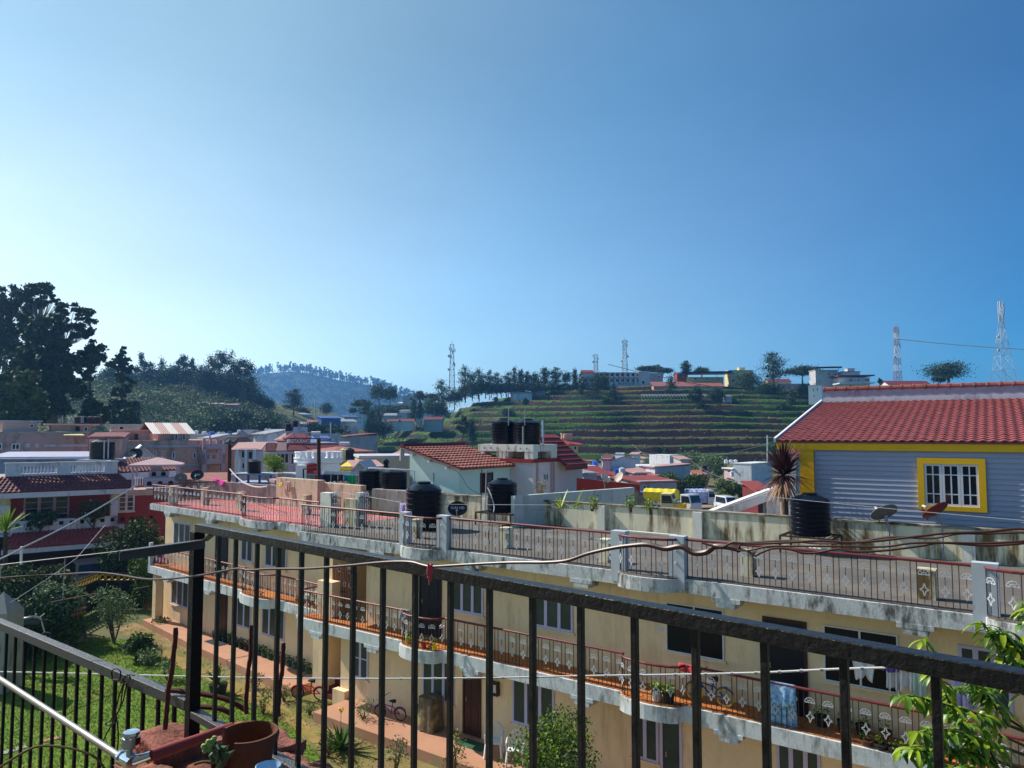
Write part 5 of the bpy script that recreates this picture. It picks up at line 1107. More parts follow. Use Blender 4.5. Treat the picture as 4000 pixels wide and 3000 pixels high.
def car(name, label, base, yaw, L_=4.2, Wd=1.75, H=1.65, mt='car_brown', cat='car', van=False):
    t = thing(name, base, label, cat); Mx = Matrix.Translation(Vector([float(a) for a in base])) @ Matrix.Rotation(yaw, 4, 'Z')
    def sec(prof, w0, w1, mi_name, mt_, inset=0):
        m = MB(M=Mx); n = len(prof); vs = []
        for s in (-1, 1):
            for x, z in prof:
                k = (z - .3) / (H - .3); w = (w0 + (w1 - w0) * max(0, k)) / 2 - inset; vs.append((x, s * w, z))
        m.add(vs, [tuple(range(n)), tuple(range(2 * n - 1, n - 1, -1))] + [(i, (i + 1) % n, n + (i + 1) % n, n + i) for i in range(n)])
        return m.build(mi_name, mt_, t, bevel=.05)
    h = H; l = L_ / 2
    if van: low = [(-l, .35), (-l, .95), (-l + .05, 1.02), (l - .25, .98), (l, .75), (l, .35)]; top = [(-l + .03, 1.0), (-l + .12, h), (l - 1.0, h), (l - .45, 1.0)]
    else: low = [(-l, .35), (-l, .92), (-l + .1, 1.0), (l - 1.1, 1.0), (l - .08, .85), (l, .6), (l, .35)]; top = [(-l + .08, .98), (-l + .38, h), (l - 1.9, h), (l - 1.15, .98)]
    b = sec(low, Wd, Wd, 'body', mt); c = sec(top, Wd * .98, Wd * .80, 'cabin', mt)
    gl = MB(M=Mx); x0, x1 = top[0][0], top[3][0]; xa, xb = top[1][0], top[2][0]
    def ln(p, q, f): return (p[0] + (q[0] - p[0]) * f, p[1] + (q[1] - p[1]) * f)
    for (pa, pb, nm) in ((top[0], top[1], -1), (top[3], top[2], 1)):
        q0 = ln(pa, pb, .14); q1 = ln(pa, pb, .86)
        def ww(z): return (Wd * .98 + (Wd * .80 - Wd * .98) * (z - .3) / (H - .3)) / 2 - .12
        gl.quad((q0[0] + nm * .03, -ww(q0[1]), q0[1]), (q0[0] + nm * .03, ww(q0[1]), q0[1]), (q1[0] + nm * .03, ww(q1[1]), q1[1]), (q1[0] + nm * .03, -ww(q1[1]), q1[1]))
    for s in (-1, 1):
        z0, z1 = 1.06, h - .12; w0_ = (Wd * .98 + (Wd * .80 - Wd * .98) * (z0 - .3) / (H - .3)) / 2 + .012; w1_ = (Wd * .98 + (Wd * .80 - Wd * .98) * (z1 - .3) / (H - .3)) / 2 + .012
        gl.quad((x0 + .35, s * w0_, z0), (x1 - .3, s * w0_, z0), (xb - .05, s * w1_, z1), (xa + .2, s * w1_, z1))
    gl.build('window', 'glass', t)
    for x in (-l + .75, l - .8):
        for s in (-1, 1):
            m = MB(M=Mx); m.tube([(x, s * (Wd / 2 - .2), .33), (x, s * (Wd / 2 + .01), .33)], .33, 20); w = m.build('wheel', 'rubber', t); m = MB(M=Mx); m.tube([(x, s * (Wd / 2 + .011), .33), (x, s * (Wd / 2 + .02), .33)], .19, 14); m.build('rim', 'steel', w)
    for s in (-1, 1):
        m = MB(M=Mx); m.box(-l - .012, -l + .01, s * (Wd / 2 - .16) - .1, s * (Wd / 2 - .16) + .1, .7, .95); m.build('tail_light', 'tail_red', t)
        m = MB(M=Mx); m.box(l - .05, l + .012, s * (Wd / 2 - .3) - .16, s * (Wd / 2 - .3) + .16, .62, .78); m.build('headlight', 'silver', t)
    m = MB(M=Mx); m.box(-l - .05, -l + .02, -Wd / 2 + .05, Wd / 2 - .05, .36, .56); m.box(l - .02, l + .05, -Wd / 2 + .05, Wd / 2 - .05, .3, .5); m.build('bumper', 'car_dark', t)
    return t
cb = aty(332, 2290, 44.0); cb[2] = .42
car('parked_car', 'brown hatchback parked tail out under the tiled canopy', cb, R(128), 4.0, 1.72, 1.72)
gt = thing('gate', aty(390, 2400, 40) * np.array([1, 1, 0]), 'black sheet metal gate with rows of golden rings, left leaf swung open', 'gate')
for (pa, ya), (pb, yb), sp in (((390, 40.5), (560, 40.5), True), ((382, 40.3), (200, 35.8), False)):
    a = aty(pa, 2236 if sp else 2244, ya); b = aty(pb, 2244 if sp else 2300, yb); zt_ = (a[2] + b[2]) / 2; Fg = Frame(a[:2], (b - a)[:2]); Lg = float(np.linalg.norm((b - a)[:2]))
    m = MB(Fg); m.box(0, Lg, -.02, .02, .1, zt_ - .42); m.box(0, Lg, -.025, .025, zt_ - .03, zt_ + .03); m.box(0, Lg, -.025, .025, zt_ - .44, zt_ - .38)
    if sp:
        for k in range(14): u = Lg * (k + .5) / 14; m.tube([(u, 0, zt_), (u, 0, zt_ + .38), (u, 0, zt_ + .5)], [.02, .02, .002], 5)
    lf = m.build('leaf_panel', 'gate_black', gt); m = MB(Fg); k = int(Lg / .3)
    for i in range(k): m.ring((Lg * (i + .5) / k, .03, zt_ - .2), .145, .035, 14, 6)
    m.build('ring', 'gold', lf)
yw = thing('boundary_wall', aty(560, 2200, 37) * np.array([1, 1, 0]), 'yellow stained boundary wall right of the black gate', 'wall')
a = aty(497, 2124, 42.5); b = aty(640, 2097, 43.5); Fy = Frame(a[:2], (b - a)[:2]); m = MB(Fy); Ly = float(np.linalg.norm((b - a)[:2])); m.extr([(0, 2.4), (Ly, 2.4), (Ly, b[2]), (0, a[2])], -.25, 0); m.build('wall', 'yellow_wall', yw)
m = MB(Fy); m.extr([(0, 0), (Ly, 0), (Ly, 2.395), (0, 2.395)], -.25, -.01); m.build('lower_wall', 'parapet_dark', yw)
p = aty(545, 2110, 43) * np.array([1, 1, 0]); bush('hedge', 'clipped dark hedge mass between the red house and pink terrace', p, 4.2, 5.0, ['leaf_dark', 'leaf_mid'], 9500, .20, 90, 'hedge', lobes=10, low=.05)
p = aty(575, 2100, 40.5) * np.array([1, 1, 0]); bush('shrub', 'lower brighter shrub below the dark hedge', p, 2.0, 3.3, ['leaf_bush', 'leaf_mid'], 2600, .15, 91)
cpz = aty(20, 2310, 28); cpi = thing('gate_pillar', (cpz[0], cpz[1], 0), 'grey concrete pillar with pyramid cap at the left edge', 'pillar')
m = MB(); hw = .48; x, y = cpz[0] - .05, cpz[1]; zt_ = cpz[2]; m.box(x - hw, x + hw, y - hw, y + hw, 0, zt_ - .72); m.build('shaft', 'concrete', cpi)
m = MB(); m.add([(x - hw, y - hw, zt_ - .72), (x + hw, y - hw, zt_ - .72), (x + hw, y + hw, zt_ - .72), (x - hw, y + hw, zt_ - .72), (x, y, zt_)], [(0, 1, 4), (1, 2, 4), (2, 3, 4), (3, 0, 4), (0, 3, 2, 1)]); m.build('cap', 'concrete', cpi)
for i, (px, py, yy, w, h, sd, lb) in enumerate([(60, 2250, 34, 3.6, 3.8, 1, 'dense dark vine hedge in the shade at the left edge'), (190, 2215, 35, 3.2, 3.6, 2, 'flower specked creeper hedge in front of the carport'), (225, 2225, 33.5, 2.2, 3.2, 4, 'pale tipped climbing shrub next to the parked car'), (120, 2330, 32, 3.4, 2.6, 3, 'deep green hedge below the thin trellis')]):
    b = aty(px, py, yy) * np.array([1, 1, 0]); bush('hedge', lb, b, w, h, [['leaf_dark', 'leaf_mid'], ['leaf_dark', 'leaf_olive', 'leaf_mid'], ['leaf_mid', 'leaf_pale'], ['leaf_dark', 'leaf_mid']][i], 5000, .16, 100 + sd, 'hedge', lobes=9, low=.03, flowers=('flower_red', 5, .05) if i == 1 else None)
strapplant('yucca', 'yellow edged yucca rosette left of the red house canopy', aty(20, 2200, 36) * np.array([1, 1, 0]), 60, 1.15, .10, 'leaf_yellow', 44, crown=aty(22, 2075, 36), cat='plant', droop=.6)
tr = thing('trellis', aty(245, 2345, 20), 'trellis of thin rusty rods over the dark hedge', 'trellis')
for a, b, r in (((-40, 2211), (466, 2153), .011), ((254, 2182), (245, 2346), .011), ((200, 2352), (385, 2316), .011), ((3, 2205), (0, 2270), .011), ((468, 2250), (470, 2300), .010), ((520, 2302), (585, 2289), .010)):
    m = MB(); m.tube([aty(*a, 20), aty(*b, 20)], r, 6); m.build('rod', 'wire_grey' if r > .0105 and a[0] != 200 else 'rebar', tr)
wire('rope', 'thick white rope slanting down from the pink terrace corner', sag(aty(535, 1893, 35), aty(88, 2139, 30), .12) + sag(aty(88, 2139, 30), aty(-60, 2205, 28), .05)[1:], .035, 'rope_white', 'rope', 6)
wire('post', 'short white post holding the slanting rope', [aty(84, 2135, 30), aty(82, 2205, 30)], .05, 'plastic_white', 'post', 7)
wire('wire', 'thin grey wire from the canopy down into the hedge', [aty(410, 2052, 36), aty(300, 2180, 33), aty(195, 2255, 30), aty(40, 2355, 26)], .012, 'wire_grey', 'wire')
lt = thing('lattice_wall', aty(260, 2400, 33), 'low terracotta lattice strip below the black gate', 'lattice'); a = aty(186, 2412, 33); b = aty(335, 2392, 34.5); Fl = Frame(a[:2], (b - a)[:2]); Ll = float(np.linalg.norm((b - a)[:2])); m = MB(Fl)
zb_ = a[2] - .35
for z in (zb_, zb_ + .2, zb_ + .4, zb_ + .6): m.box(0, Ll, -.05, .05, z, z + .06)
for k in range(int(Ll / .16)): m.box(.16 * k, .16 * k + .05, -.045, .045, zb_ + .061, zb_ + .6)
m.build('grid', 'platform', lt); m = MB(Fl); m.box(0, Ll, -.08, .08, 0, zb_); m.build('base', 'parapet_dark', lt)
m = MB(); a = G0(500, 2440); sheet('driveway', [G0(330, 2460)[:2], G0(470, 2425)[:2], G0(600, 2440)[:2], G0(640, 2380)[:2], G0(560, 2330)[:2], G0(250, 2330)[:2], G0(150, 2420)[:2]], .006, 'earth')
mc = thing('motorcycle', aty(115, 2440, 30), 'dark motorcycle half hidden behind the lower railing', 'motorcycle')
c = aty(110, 2432, 30); m = MB(); m.tube([c + [-.7, 0, -.02], c + [-.2, 0, .06], c + [.25, 0, .10], c + [.5, 0, .02]], [.12, .17, .19, .1], 10); m.build('tank', 'car_dark', mc, smooth=True)
m = MB(); m.tube([c + [.45, -.3, .28], c + [.48, 0, .22], c + [.45, .3, .28]], .022, 6); m.tube([c + [.48, -.3, .28], c + [.5, -.33, .42]], .03, 7); m.tube([c + [.48, 0, .2], c + [.75, 0, -.6]], .03, 6); m.build('handlebar', 'steel', mc)
for x in (-.65, .75): m = MB(); m.ring(c + [x, 0, -.7], .28, .06, 18, 7); m.build('wheel', 'rubber', mc)
m = MB(); m.tube([c + [-.65, 0, -.7], c + [0, 0, -.25], c + [.5, 0, 0]], .06, 6); m.tube([c + [-.7, 0, .08], c + [-.3, 0, .12]], .1, 8); m.build('frame', 'rubber', mc)
def bicycle(name, label, base, dirv, r=.2, mt='bike_purple', tyre='rubber', group=None, lean=.12):
    d = np.array([dirv[0], dirv[1], 0.0]); d /= np.linalg.norm(d); s = np.array([-d[1], d[0], 0]); B = np.array(base, float); t = thing(name, base, label, 'bicycle', group)
    wb = r * 3.5
    def P(x, z, y=0): return B + d * x + s * (y + lean * z) + np.array([0, 0, z])
    for x in (0, wb):
        m = MB(); pts = [P(x + r * .93 * math.cos(q * math.pi / 12), r + r * .93 * math.sin(q * math.pi / 12)) for q in range(25)]; m.tube(pts, r * .10, 7, cap=False); w = m.build('wheel', tyre, t, smooth=True)
        m = MB()
        for q in range(10): m.tube([P(x, r), P(x + r * .86 * math.cos(q * .628), r + r * .86 * math.sin(q * .628))], r * .014, 4)
        m.tube([P(x + r * .84 * math.cos(q * math.pi / 10), r + r * .84 * math.sin(q * math.pi / 10)) for q in range(21)], r * .035, 5, cap=False); m.build('rim', 'steel', w)
    m = MB(); bb = P(wb * .45, r * .95); sd = P(wb * .36, r * 2.5); hd = P(wb * .80, r * 2.75); hl = P(wb * .83, r * 2.2)
    for a, b in ((bb, sd), (bb, hl), (P(wb * .38, r * 2.0), hl), (P(0, r), bb), (P(0, r), P(wb * .37, r * 2.1)), (hl, P(wb, r, .05)), (hl, P(wb, r, -.05)), (hd, hl)): m.tube([a, b], r * .085, 7)
    fr = m.build('frame', mt, t, smooth=True)
    m = MB(); hb = P(wb * .79, r * 3.3); m.tube([hd, hb], r * .06, 6); m.tube([P(wb * .66, r * 3.7, -.22), P(wb * .78, r * 3.45, -.1), hb, P(wb * .78, r * 3.45, .1), P(wb * .66, r * 3.7, .22)], r * .055, 6); m.build('handlebar', 'rubber', t)
    m = MB(); m.tube([P(wb * .36, r * 2.5), P(wb * .355, r * 2.8)], r * .05, 6); m.tube([P(wb * .22, r * 2.9), P(wb * .36, r * 2.88), P(wb * .52, r * 2.84)], [r * .3, r * .24, r * .08], 8); m.build('saddle', 'rubber', t, smooth=True)
    for x in (0, wb):
        m = MB(); m.tube([P(x + r * 1.1 * math.cos(q), r + r * 1.1 * math.sin(q)) for q in np.linspace(.2, 2.6, 9)], r * .11, 6); m.build('mudguard', mt, fr)
    return t
u0, n0 = FB.un(1505, 2805, ZP); B0 = FB.w(FB.uz(1500, 2790, -.45)[0], -.45, ZP + .002)
bicycle('bicycle', "child's purple bicycle leaning on the ground floor wall", FB.w(FB.uz(1572, 2800, -.5)[0], -.42, ZP + .002), -FB.d + FB.n * .28, .21, 'bike_purple')
bicycle('bicycle', 'blue and yellow bicycle standing on the orange tiled balcony', FB.w(FB.uz(2835, 2770, -.45)[0], -.42, Z1 + .022), -FB.d * 1, .215, 'bike_blue', lean=.05, tyre='bike_yellow')
bicycle('bicycle', 'red bicycle half hidden in the dark stair recess', FB.w(us0 + .75, NW + .25, .01), -FB.d + FB.n * .5, .24, 'pot_red')
def chair(base, yaw, label):
    t = thing('garden_chair', base, label, 'chair', 'white plastic chairs on the walkway'); Mx = Matrix.Translation(Vector([float(a) for a in base])) @ Matrix.Rotation(yaw, 4, 'Z')
    m = MB(M=Mx); m.box(-.22, .22, -.22, .22, .40, .425); m.build('seat', 'plastic_white', t, bevel=.01)
    m = MB(M=Mx); q = [(.24 * math.cos(a), .42 + .40 * math.sin(a)) for a in np.linspace(.25, math.pi - .25, 11)]
    m.tube([(-.22, -.22, .42)] + [(x, -.26 - .06 * (z - .42), z) for x, z in reversed(q)] + [(.22, -.22, .42)], .022, 7)
    for k in range(5): a = .6 + k * .49; m.bar((.05 * (k - 2), -.235, .43), (.24 * math.cos(math.pi - a), -.275, .42 + .40 * math.sin(a)), .035, .010, up=(0, 1, 0))
    m.build('backrest', 'plastic_white', t)
    for sx in (-1, 1):
        for sy in (-1, 1): m = MB(M=Mx); m.bar((sx * .21, sy * .21, .40), (sx * .25, sy * .25, 0), .045, .045); m.build('leg', 'plastic_white', t)
        m = MB(M=Mx); m.tube([(sx * .22, -.25, .66), (sx * .25, .0, .66), (sx * .24, .2, .62), (sx * .23, .21, .42)], .022, 7); m.build('armrest', 'plastic_white', t)
    return t
yw_ = math.atan2(FB.n[1], FB.n[0]) - math.pi / 2
c1 = FB.w(FB.uz(1935, 2940, -.2)[0], -.15, ZP + .002); ch = chair(c1, yw_ + .5, 'white plastic armchair beside the brown ground floor door')
c2 = FB.w(FB.uz(1995, 2960, -.2)[0] + .25, -.1, ZP + .002); d2_ = dup(ch, c2, label='white plastic armchair half hidden by the flowering bush'); ROOT[d2_.name] = c2
bu = FB.uz(1680, 2850, -.45)[0]; bt = thing('covered_table', FB.w(bu, -.45, ZP), 'stack of things under a brown plaid blanket by the window', 'table')
m = MB(); rs = np.random.RandomState(2); hw = .30; hh = 1.02; k = 40; ring_ = []
for i in range(9):
    z = ZP + hh * (1 - i / 8); sp = 1 + .12 * (i / 8)
    for j in range(k):
        a = 2 * math.pi * j / k; ca, sa = math.cos(a), math.sin(a); q = 1 / max(abs(ca), abs(sa)); w = 1 + .05 * math.sin(j * 2.1) * i / 8 + .03 * math.sin(j * 5.3)
        p = FB.w(bu + ca * q ** .8 * hw * sp * w, -.45 + sa * q ** .8 * .26 * sp * w, z + (.05 * math.sin(j * .7) if i > 6 else 0)); m.v.append(tuple(p))
m.v.append(tuple(FB.w(bu, -.45, ZP + hh + .03))); top = len(m.v) - 1
for i in range(8):
    for j in range(k): m.f.append((i * k + j, i * k + (j + 1) % k, (i + 1) * k + (j + 1) % k, (i + 1) * k + j)); m.m.append(0)
for j in range(k): m.f.append((top, (j + 1) % k, j)); m.m.append(0)
m.build('blanket', 'blanket', bt, smooth=True, sharp=80)
m = MB(FB); m.box(bu - .62, bu - .36, -.75, -.4, ZP + .002, ZP + .34); tag(m.build('carton', 'cloth_white', None), 'pale carton beside the blanket covered table', 'carton')
cloth('bag', 'black and yellow bag slumped against the covered table', FB.w(bu - .58, -.38, ZP + .72), FB.w(bu - .32, -.32, ZP + .74), .38, 'cloth_dark', cat='bag', wav=.02)
def pot_plant(base, r, h, pm, lm, label, group, k=90, hp=.28, seed=0, name='potted_plant'):
    t = thing(name, base, label, 'potted plant', group); b = np.array(base, float)
    m = MB(); m.lathe([(0, 0), (r * .75, 0), (r, h), (r * .88, h), (r * .84, h * .85), (0, h * .85)], 12, b); m.build('pot', pm, t, smooth=True, sharp=35)
    rs = np.random.RandomState(seed); pts = ell_pts(rs, b + [0, 0, h + hp * .45], (r * 1.25, r * 1.25, hp * .55), k, .2); leaf_mesh('foliage', pts, .075, None, t, rs, mats=lm); return t
Aq = FL.un(815, 2500, ZP); Bq = FL.un(1205, 2632, ZP); N_ = 17; prev = {}
for k in range(N_):
    f = k / (N_ - 1); p = FL.w(Aq[0] + (Bq[0] - Aq[0]) * f, min(-.3, NW2 + .22), ZP + .002)
    dark = f < .38 or .66 < f < .8
    lb = ['small dark potted plants along the wall near the brown door', 'green pots of seedlings along the wing wall'][0 if dark else 1]
    if dark in prev: o = dup(prev[dark], p, rz=k, sc=(1, 1, .85 + .3 * random.random()), label=lb)
    else: prev[dark] = o = pot_plant(p, .13, .20, 'pot_black' if dark else 'pot_green', ['leaf_dark', 'leaf_mid'] if dark else ['leaf_mid', 'leaf_bush'], lb, 'potted plants along the walkway', seed=k)
    o['group'] = 'small dark potted plants along the wall' if dark else 'green pots along the wall'
m = MB(FL); u = FL.uz(845, 2510, -.3)[0]; m.box(u - .6, u + .6, -.55, -.05, ZP + .003, ZP + .02); tag(m.build('door_mat', 'cloth_dark', None), 'dark door mat before the far ground floor door', 'door mat')
m = MB(FB); u = FB.uz(1850, 2905, -.4)[0]; m.box(u - .5, u + .5, -.6, -.1, ZP + .003, ZP + .02); tag(m.build('door_mat', 'pot_green', None), 'dark green door mat before the near ground floor door', 'door mat')
zb2 = Z1 + .022
for px, n, r, h, pm, lb in ((1592, .12, .09, .17, 'pot_lime', 'lime green pot on the first balcony bay'), (1655, .22, .08, .14, 'pot_red', 'small red pot on the first balcony bay'), (1695, .22, .085, .15, 'pot_yellow', 'yellow pot with an upright shoot on the first balcony bay'), (2565, .12, .15, .22, 'pot_white', 'left leafy planter in the mossy balcony bay'), (2612, .10, .15, .22, 'pot_black', 'right leafy planter in the mossy balcony bay'), (3378, -.10, .14, .10, 'terracotta', 'wide terracotta bowl with a seedling at the balcony edge'), (3435, -.08, .15, .09, 'pot_black', 'empty looking dark bowl second from the seedling bowl'), (3490, -.06, .15, .09, 'pot_black', 'shallow dark bowl nearest the leafy branches'), (3205, -.6, .16, .22, 'pot_black', 'black pot by the wall right of the dark doorway'), (3295, -.6, .16, .22, 'pot_black', 'black pot under the laundry window, left one'), (3365, -.6, .15, .22, 'pot_black', 'black pot under the laundry window, right one'), (3455, -.6, .13, .2, 'terracotta', 'small brown pot by the wall under the hanging shirts')):
    pot_plant(FB.w(FB.uz(px, 2700, n)[0], n, zb2), r, h, pm, ['leaf_bush', 'leaf_fresh'], lb, 'pots on the orange balcony', k=26 if px > 3000 or px < 1700 else 150, hp=.22, seed=px)
p = FL.w(FL.uz(632, 2200, -.6)[0], -.55, Z1 + .022); m = MB(); m.lathe([(0, 0), (.16, 0), (.22, .24), (.23, .25), (.20, .25), (.15, .03), (0, .03)], 20, p); tag(m.build('bucket', 'pot_pink', None, smooth=True), 'pink plastic bucket on the far end of the balcony', 'bucket')
def railpt(px, h=.965, n=-.05): u = FB.uz(px, 2700, n)[0]; return FB.w(u, n, Z1 + h)
cloth('towel', 'blue checked towel hanging over the balcony handrail', railpt(3000), railpt(3108), .52, 'cloth_blue', over=.95, wav=.02, seed=1, cat='towel', ragged=.12)
cloth('cloth', 'red cloth draped on the handrail above the bicycle', railpt(2653), railpt(2728), .22, 'cloth_red', over=.2, wav=.02, seed=2, cat='cloth', ragged=.7)
cloth('cloth', 'crumpled grey cloth over the handrail beside the first bay', railpt(1562), railpt(1600), .45, 'cloth_grey', over=.35, wav=.05, seed=3, cat='cloth', ragged=.35)
l0 = FB.w(FB.uz(3120, 2545, -.4)[0], -.4, FB.uz(3120, 2560, -.4)[1]); l1 = FB.w(FB.uz(3990, 2680, -.4)[0], -.4, FB.uz(3990, 2690, -.4)[1])
def lpt(px, n=-.4):
    u = FB.uz(px, 2600, n)[0]; u0_, u1_ = FB.uz(3120, 2545, n)[0], FB.uz(3990, 2680, n)[0]; f = (u - u0_) / (u1_ - u0_); return FB.w(u, n, l0[2] + (l1[2] - l0[2]) * f)
l0[2] = l1[2] = FB.uz(3400, 2574, -.4)[1]
wire('clothes_line', 'clothes line under the roof slab holding shirts', [l0, l1], .006, 'rope_white', 'clothes line')
for i, (a, b, dr, mt, lb) in enumerate([(3328, 3422, .50, 'cloth_white', 'white shirt hanging before the dark balcony window'), (3462, 3505, .62, 'cloth_white', 'cream shirt sleeve hanging next to the white shirt'), (3496, 3565, .58, 'cloth_white', 'twisted cream garment beside the mint towel'), (3450, 3512, .20, 'cloth_purple', 'short purple cloth over the cream shirt'), (3566, 3616, .92, 'cloth_mint', 'long pale mint towel left of the last visible baluster'), (3520, 3560, .12, 'cloth_red', 'small red cloth pegged above the cream garment')]):
    cloth('laundry', lb, lpt(a, -.4 + .01 * i), lpt(b, -.4 + .01 * i), dr, mt, wav=.05, seed=10 + i, taper=.25 if i == 0 else 0, ragged=.3)
cloth('laundry', 'pink and lilac garment seen through the leafy branches', FB.w(FB.uz(3720, 2690, -.3)[0], -.3, Z1 + 1.6), FB.w(FB.uz(3790, 2690, -.3)[0], -.3, Z1 + 1.6), .75, 'cloth_lilac', wav=.06, seed=20)
cloth('cloth', 'bright pink cloth thrown over the corner of the pink terrace wall', FL.w(FL.uz(832, 1885, -3.3)[0], -3.3, FL.uz(832, 1866, -3.3)[1]), FL.w(FL.uz(880, 1890, -3.3)[0], -3.3, FL.uz(880, 1880, -3.3)[1]), .3, 'cloth_pink', cat='cloth', wav=.05, ragged=.6)
cloth('cloth', 'orange pink cloth hanging on the sunlit terrace wall', FL.w(FL.uz(1118, 1882, -3.5)[0], -3.55, FL.uz(1118, 1880, -3.5)[1]), FL.w(FL.uz(1132, 1882, -3.5)[0], -3.55, FL.uz(1132, 1880, -3.5)[1]), .52, 'tile_pinkish', cat='cloth', wav=.02)
cloth('cloth', 'small yellow cloth hanging on the shaded side of the terrace wall', FL.w(FL.uz(1091, 1886, -3.5)[0], -3.55, FL.uz(1091, 1886, -3.5)[1]), FL.w(FL.uz(1101, 1886, -3.5)[0], -3.55, FL.uz(1101, 1886, -3.5)[1]), .2, 'flower_yellow', cat='cloth', wav=.01)
yl = 37.0
l0 = aty(1225, 1842, yl); l1 = aty(1402, 1846, yl); l0[2] = l1[2] = (l0[2] + l1[2]) / 2
lo0, lo1 = aty(1225, 1853, yl - .6), aty(1402, 1856, yl - .6)
wire('clothes_line', 'back clothes line with white sheets near the turret', [l0, l1], .01, 'rope_white', 'clothes line')
wire('clothes_line', 'front clothes line with dark trousers near the turret', [lo0, lo1], .01, 'rope_white', 'clothes line')
for i, (a, b, mt, lb) in enumerate([(1263, 1290, 'cloth_white', 'white sheet first from the red pole'), (1291, 1317, 'cloth_white', 'white sheet second from the red pole'), (1318, 1348, 'cloth_white', 'beige white sheet third from the red pole'), (1349, 1370, 'cloth_white', 'small white sheet left of the lilac one'), (1371, 1400, 'cloth_lilac', 'lilac sheet at the right end of the white row')]):
    cloth('sheet', lb, aty(a, 1838 + i, yl), aty(b, 1838 + i, yl), .24, mt, group='sheets drying near the turret', seed=i, wav=.02, cat='sheet')
for i, (a, b, dr, mt, lb) in enumerate([(1200, 1232, .55, 'cloth_grey', 'grey green garment bundled left of the red pole'), (1247, 1262, .4, 'cloth_purple', 'dark blue garment right behind the red pole'), (1263, 1292, .42, 'cloth_dark', 'black trousers on the line, first of the dark row'), (1294, 1320, .40, 'cloth_dark', 'charcoal garment in the middle of the dark row'), (1321, 1342, .38, 'cloth_dark', 'black garment next to the teal one'), (1343, 1360, .36, 'cloth_teal', 'teal patterned garment left of the bright green one'), (1361, 1391, .46, 'cloth_green', 'bright green garment on the line'), (1392, 1402, .45, 'tile_pinkish', 'peach strip of cloth at the end of the line')]):
    cloth('laundry', lb, aty(a, 1851 + i * .6, yl - .6), aty(b, 1852 + i * .6, yl - .6), dr, mt, seed=30 + i, wav=.06, ragged=.25)
def hz(py, y): return float(aty(2000, py, y)[2])
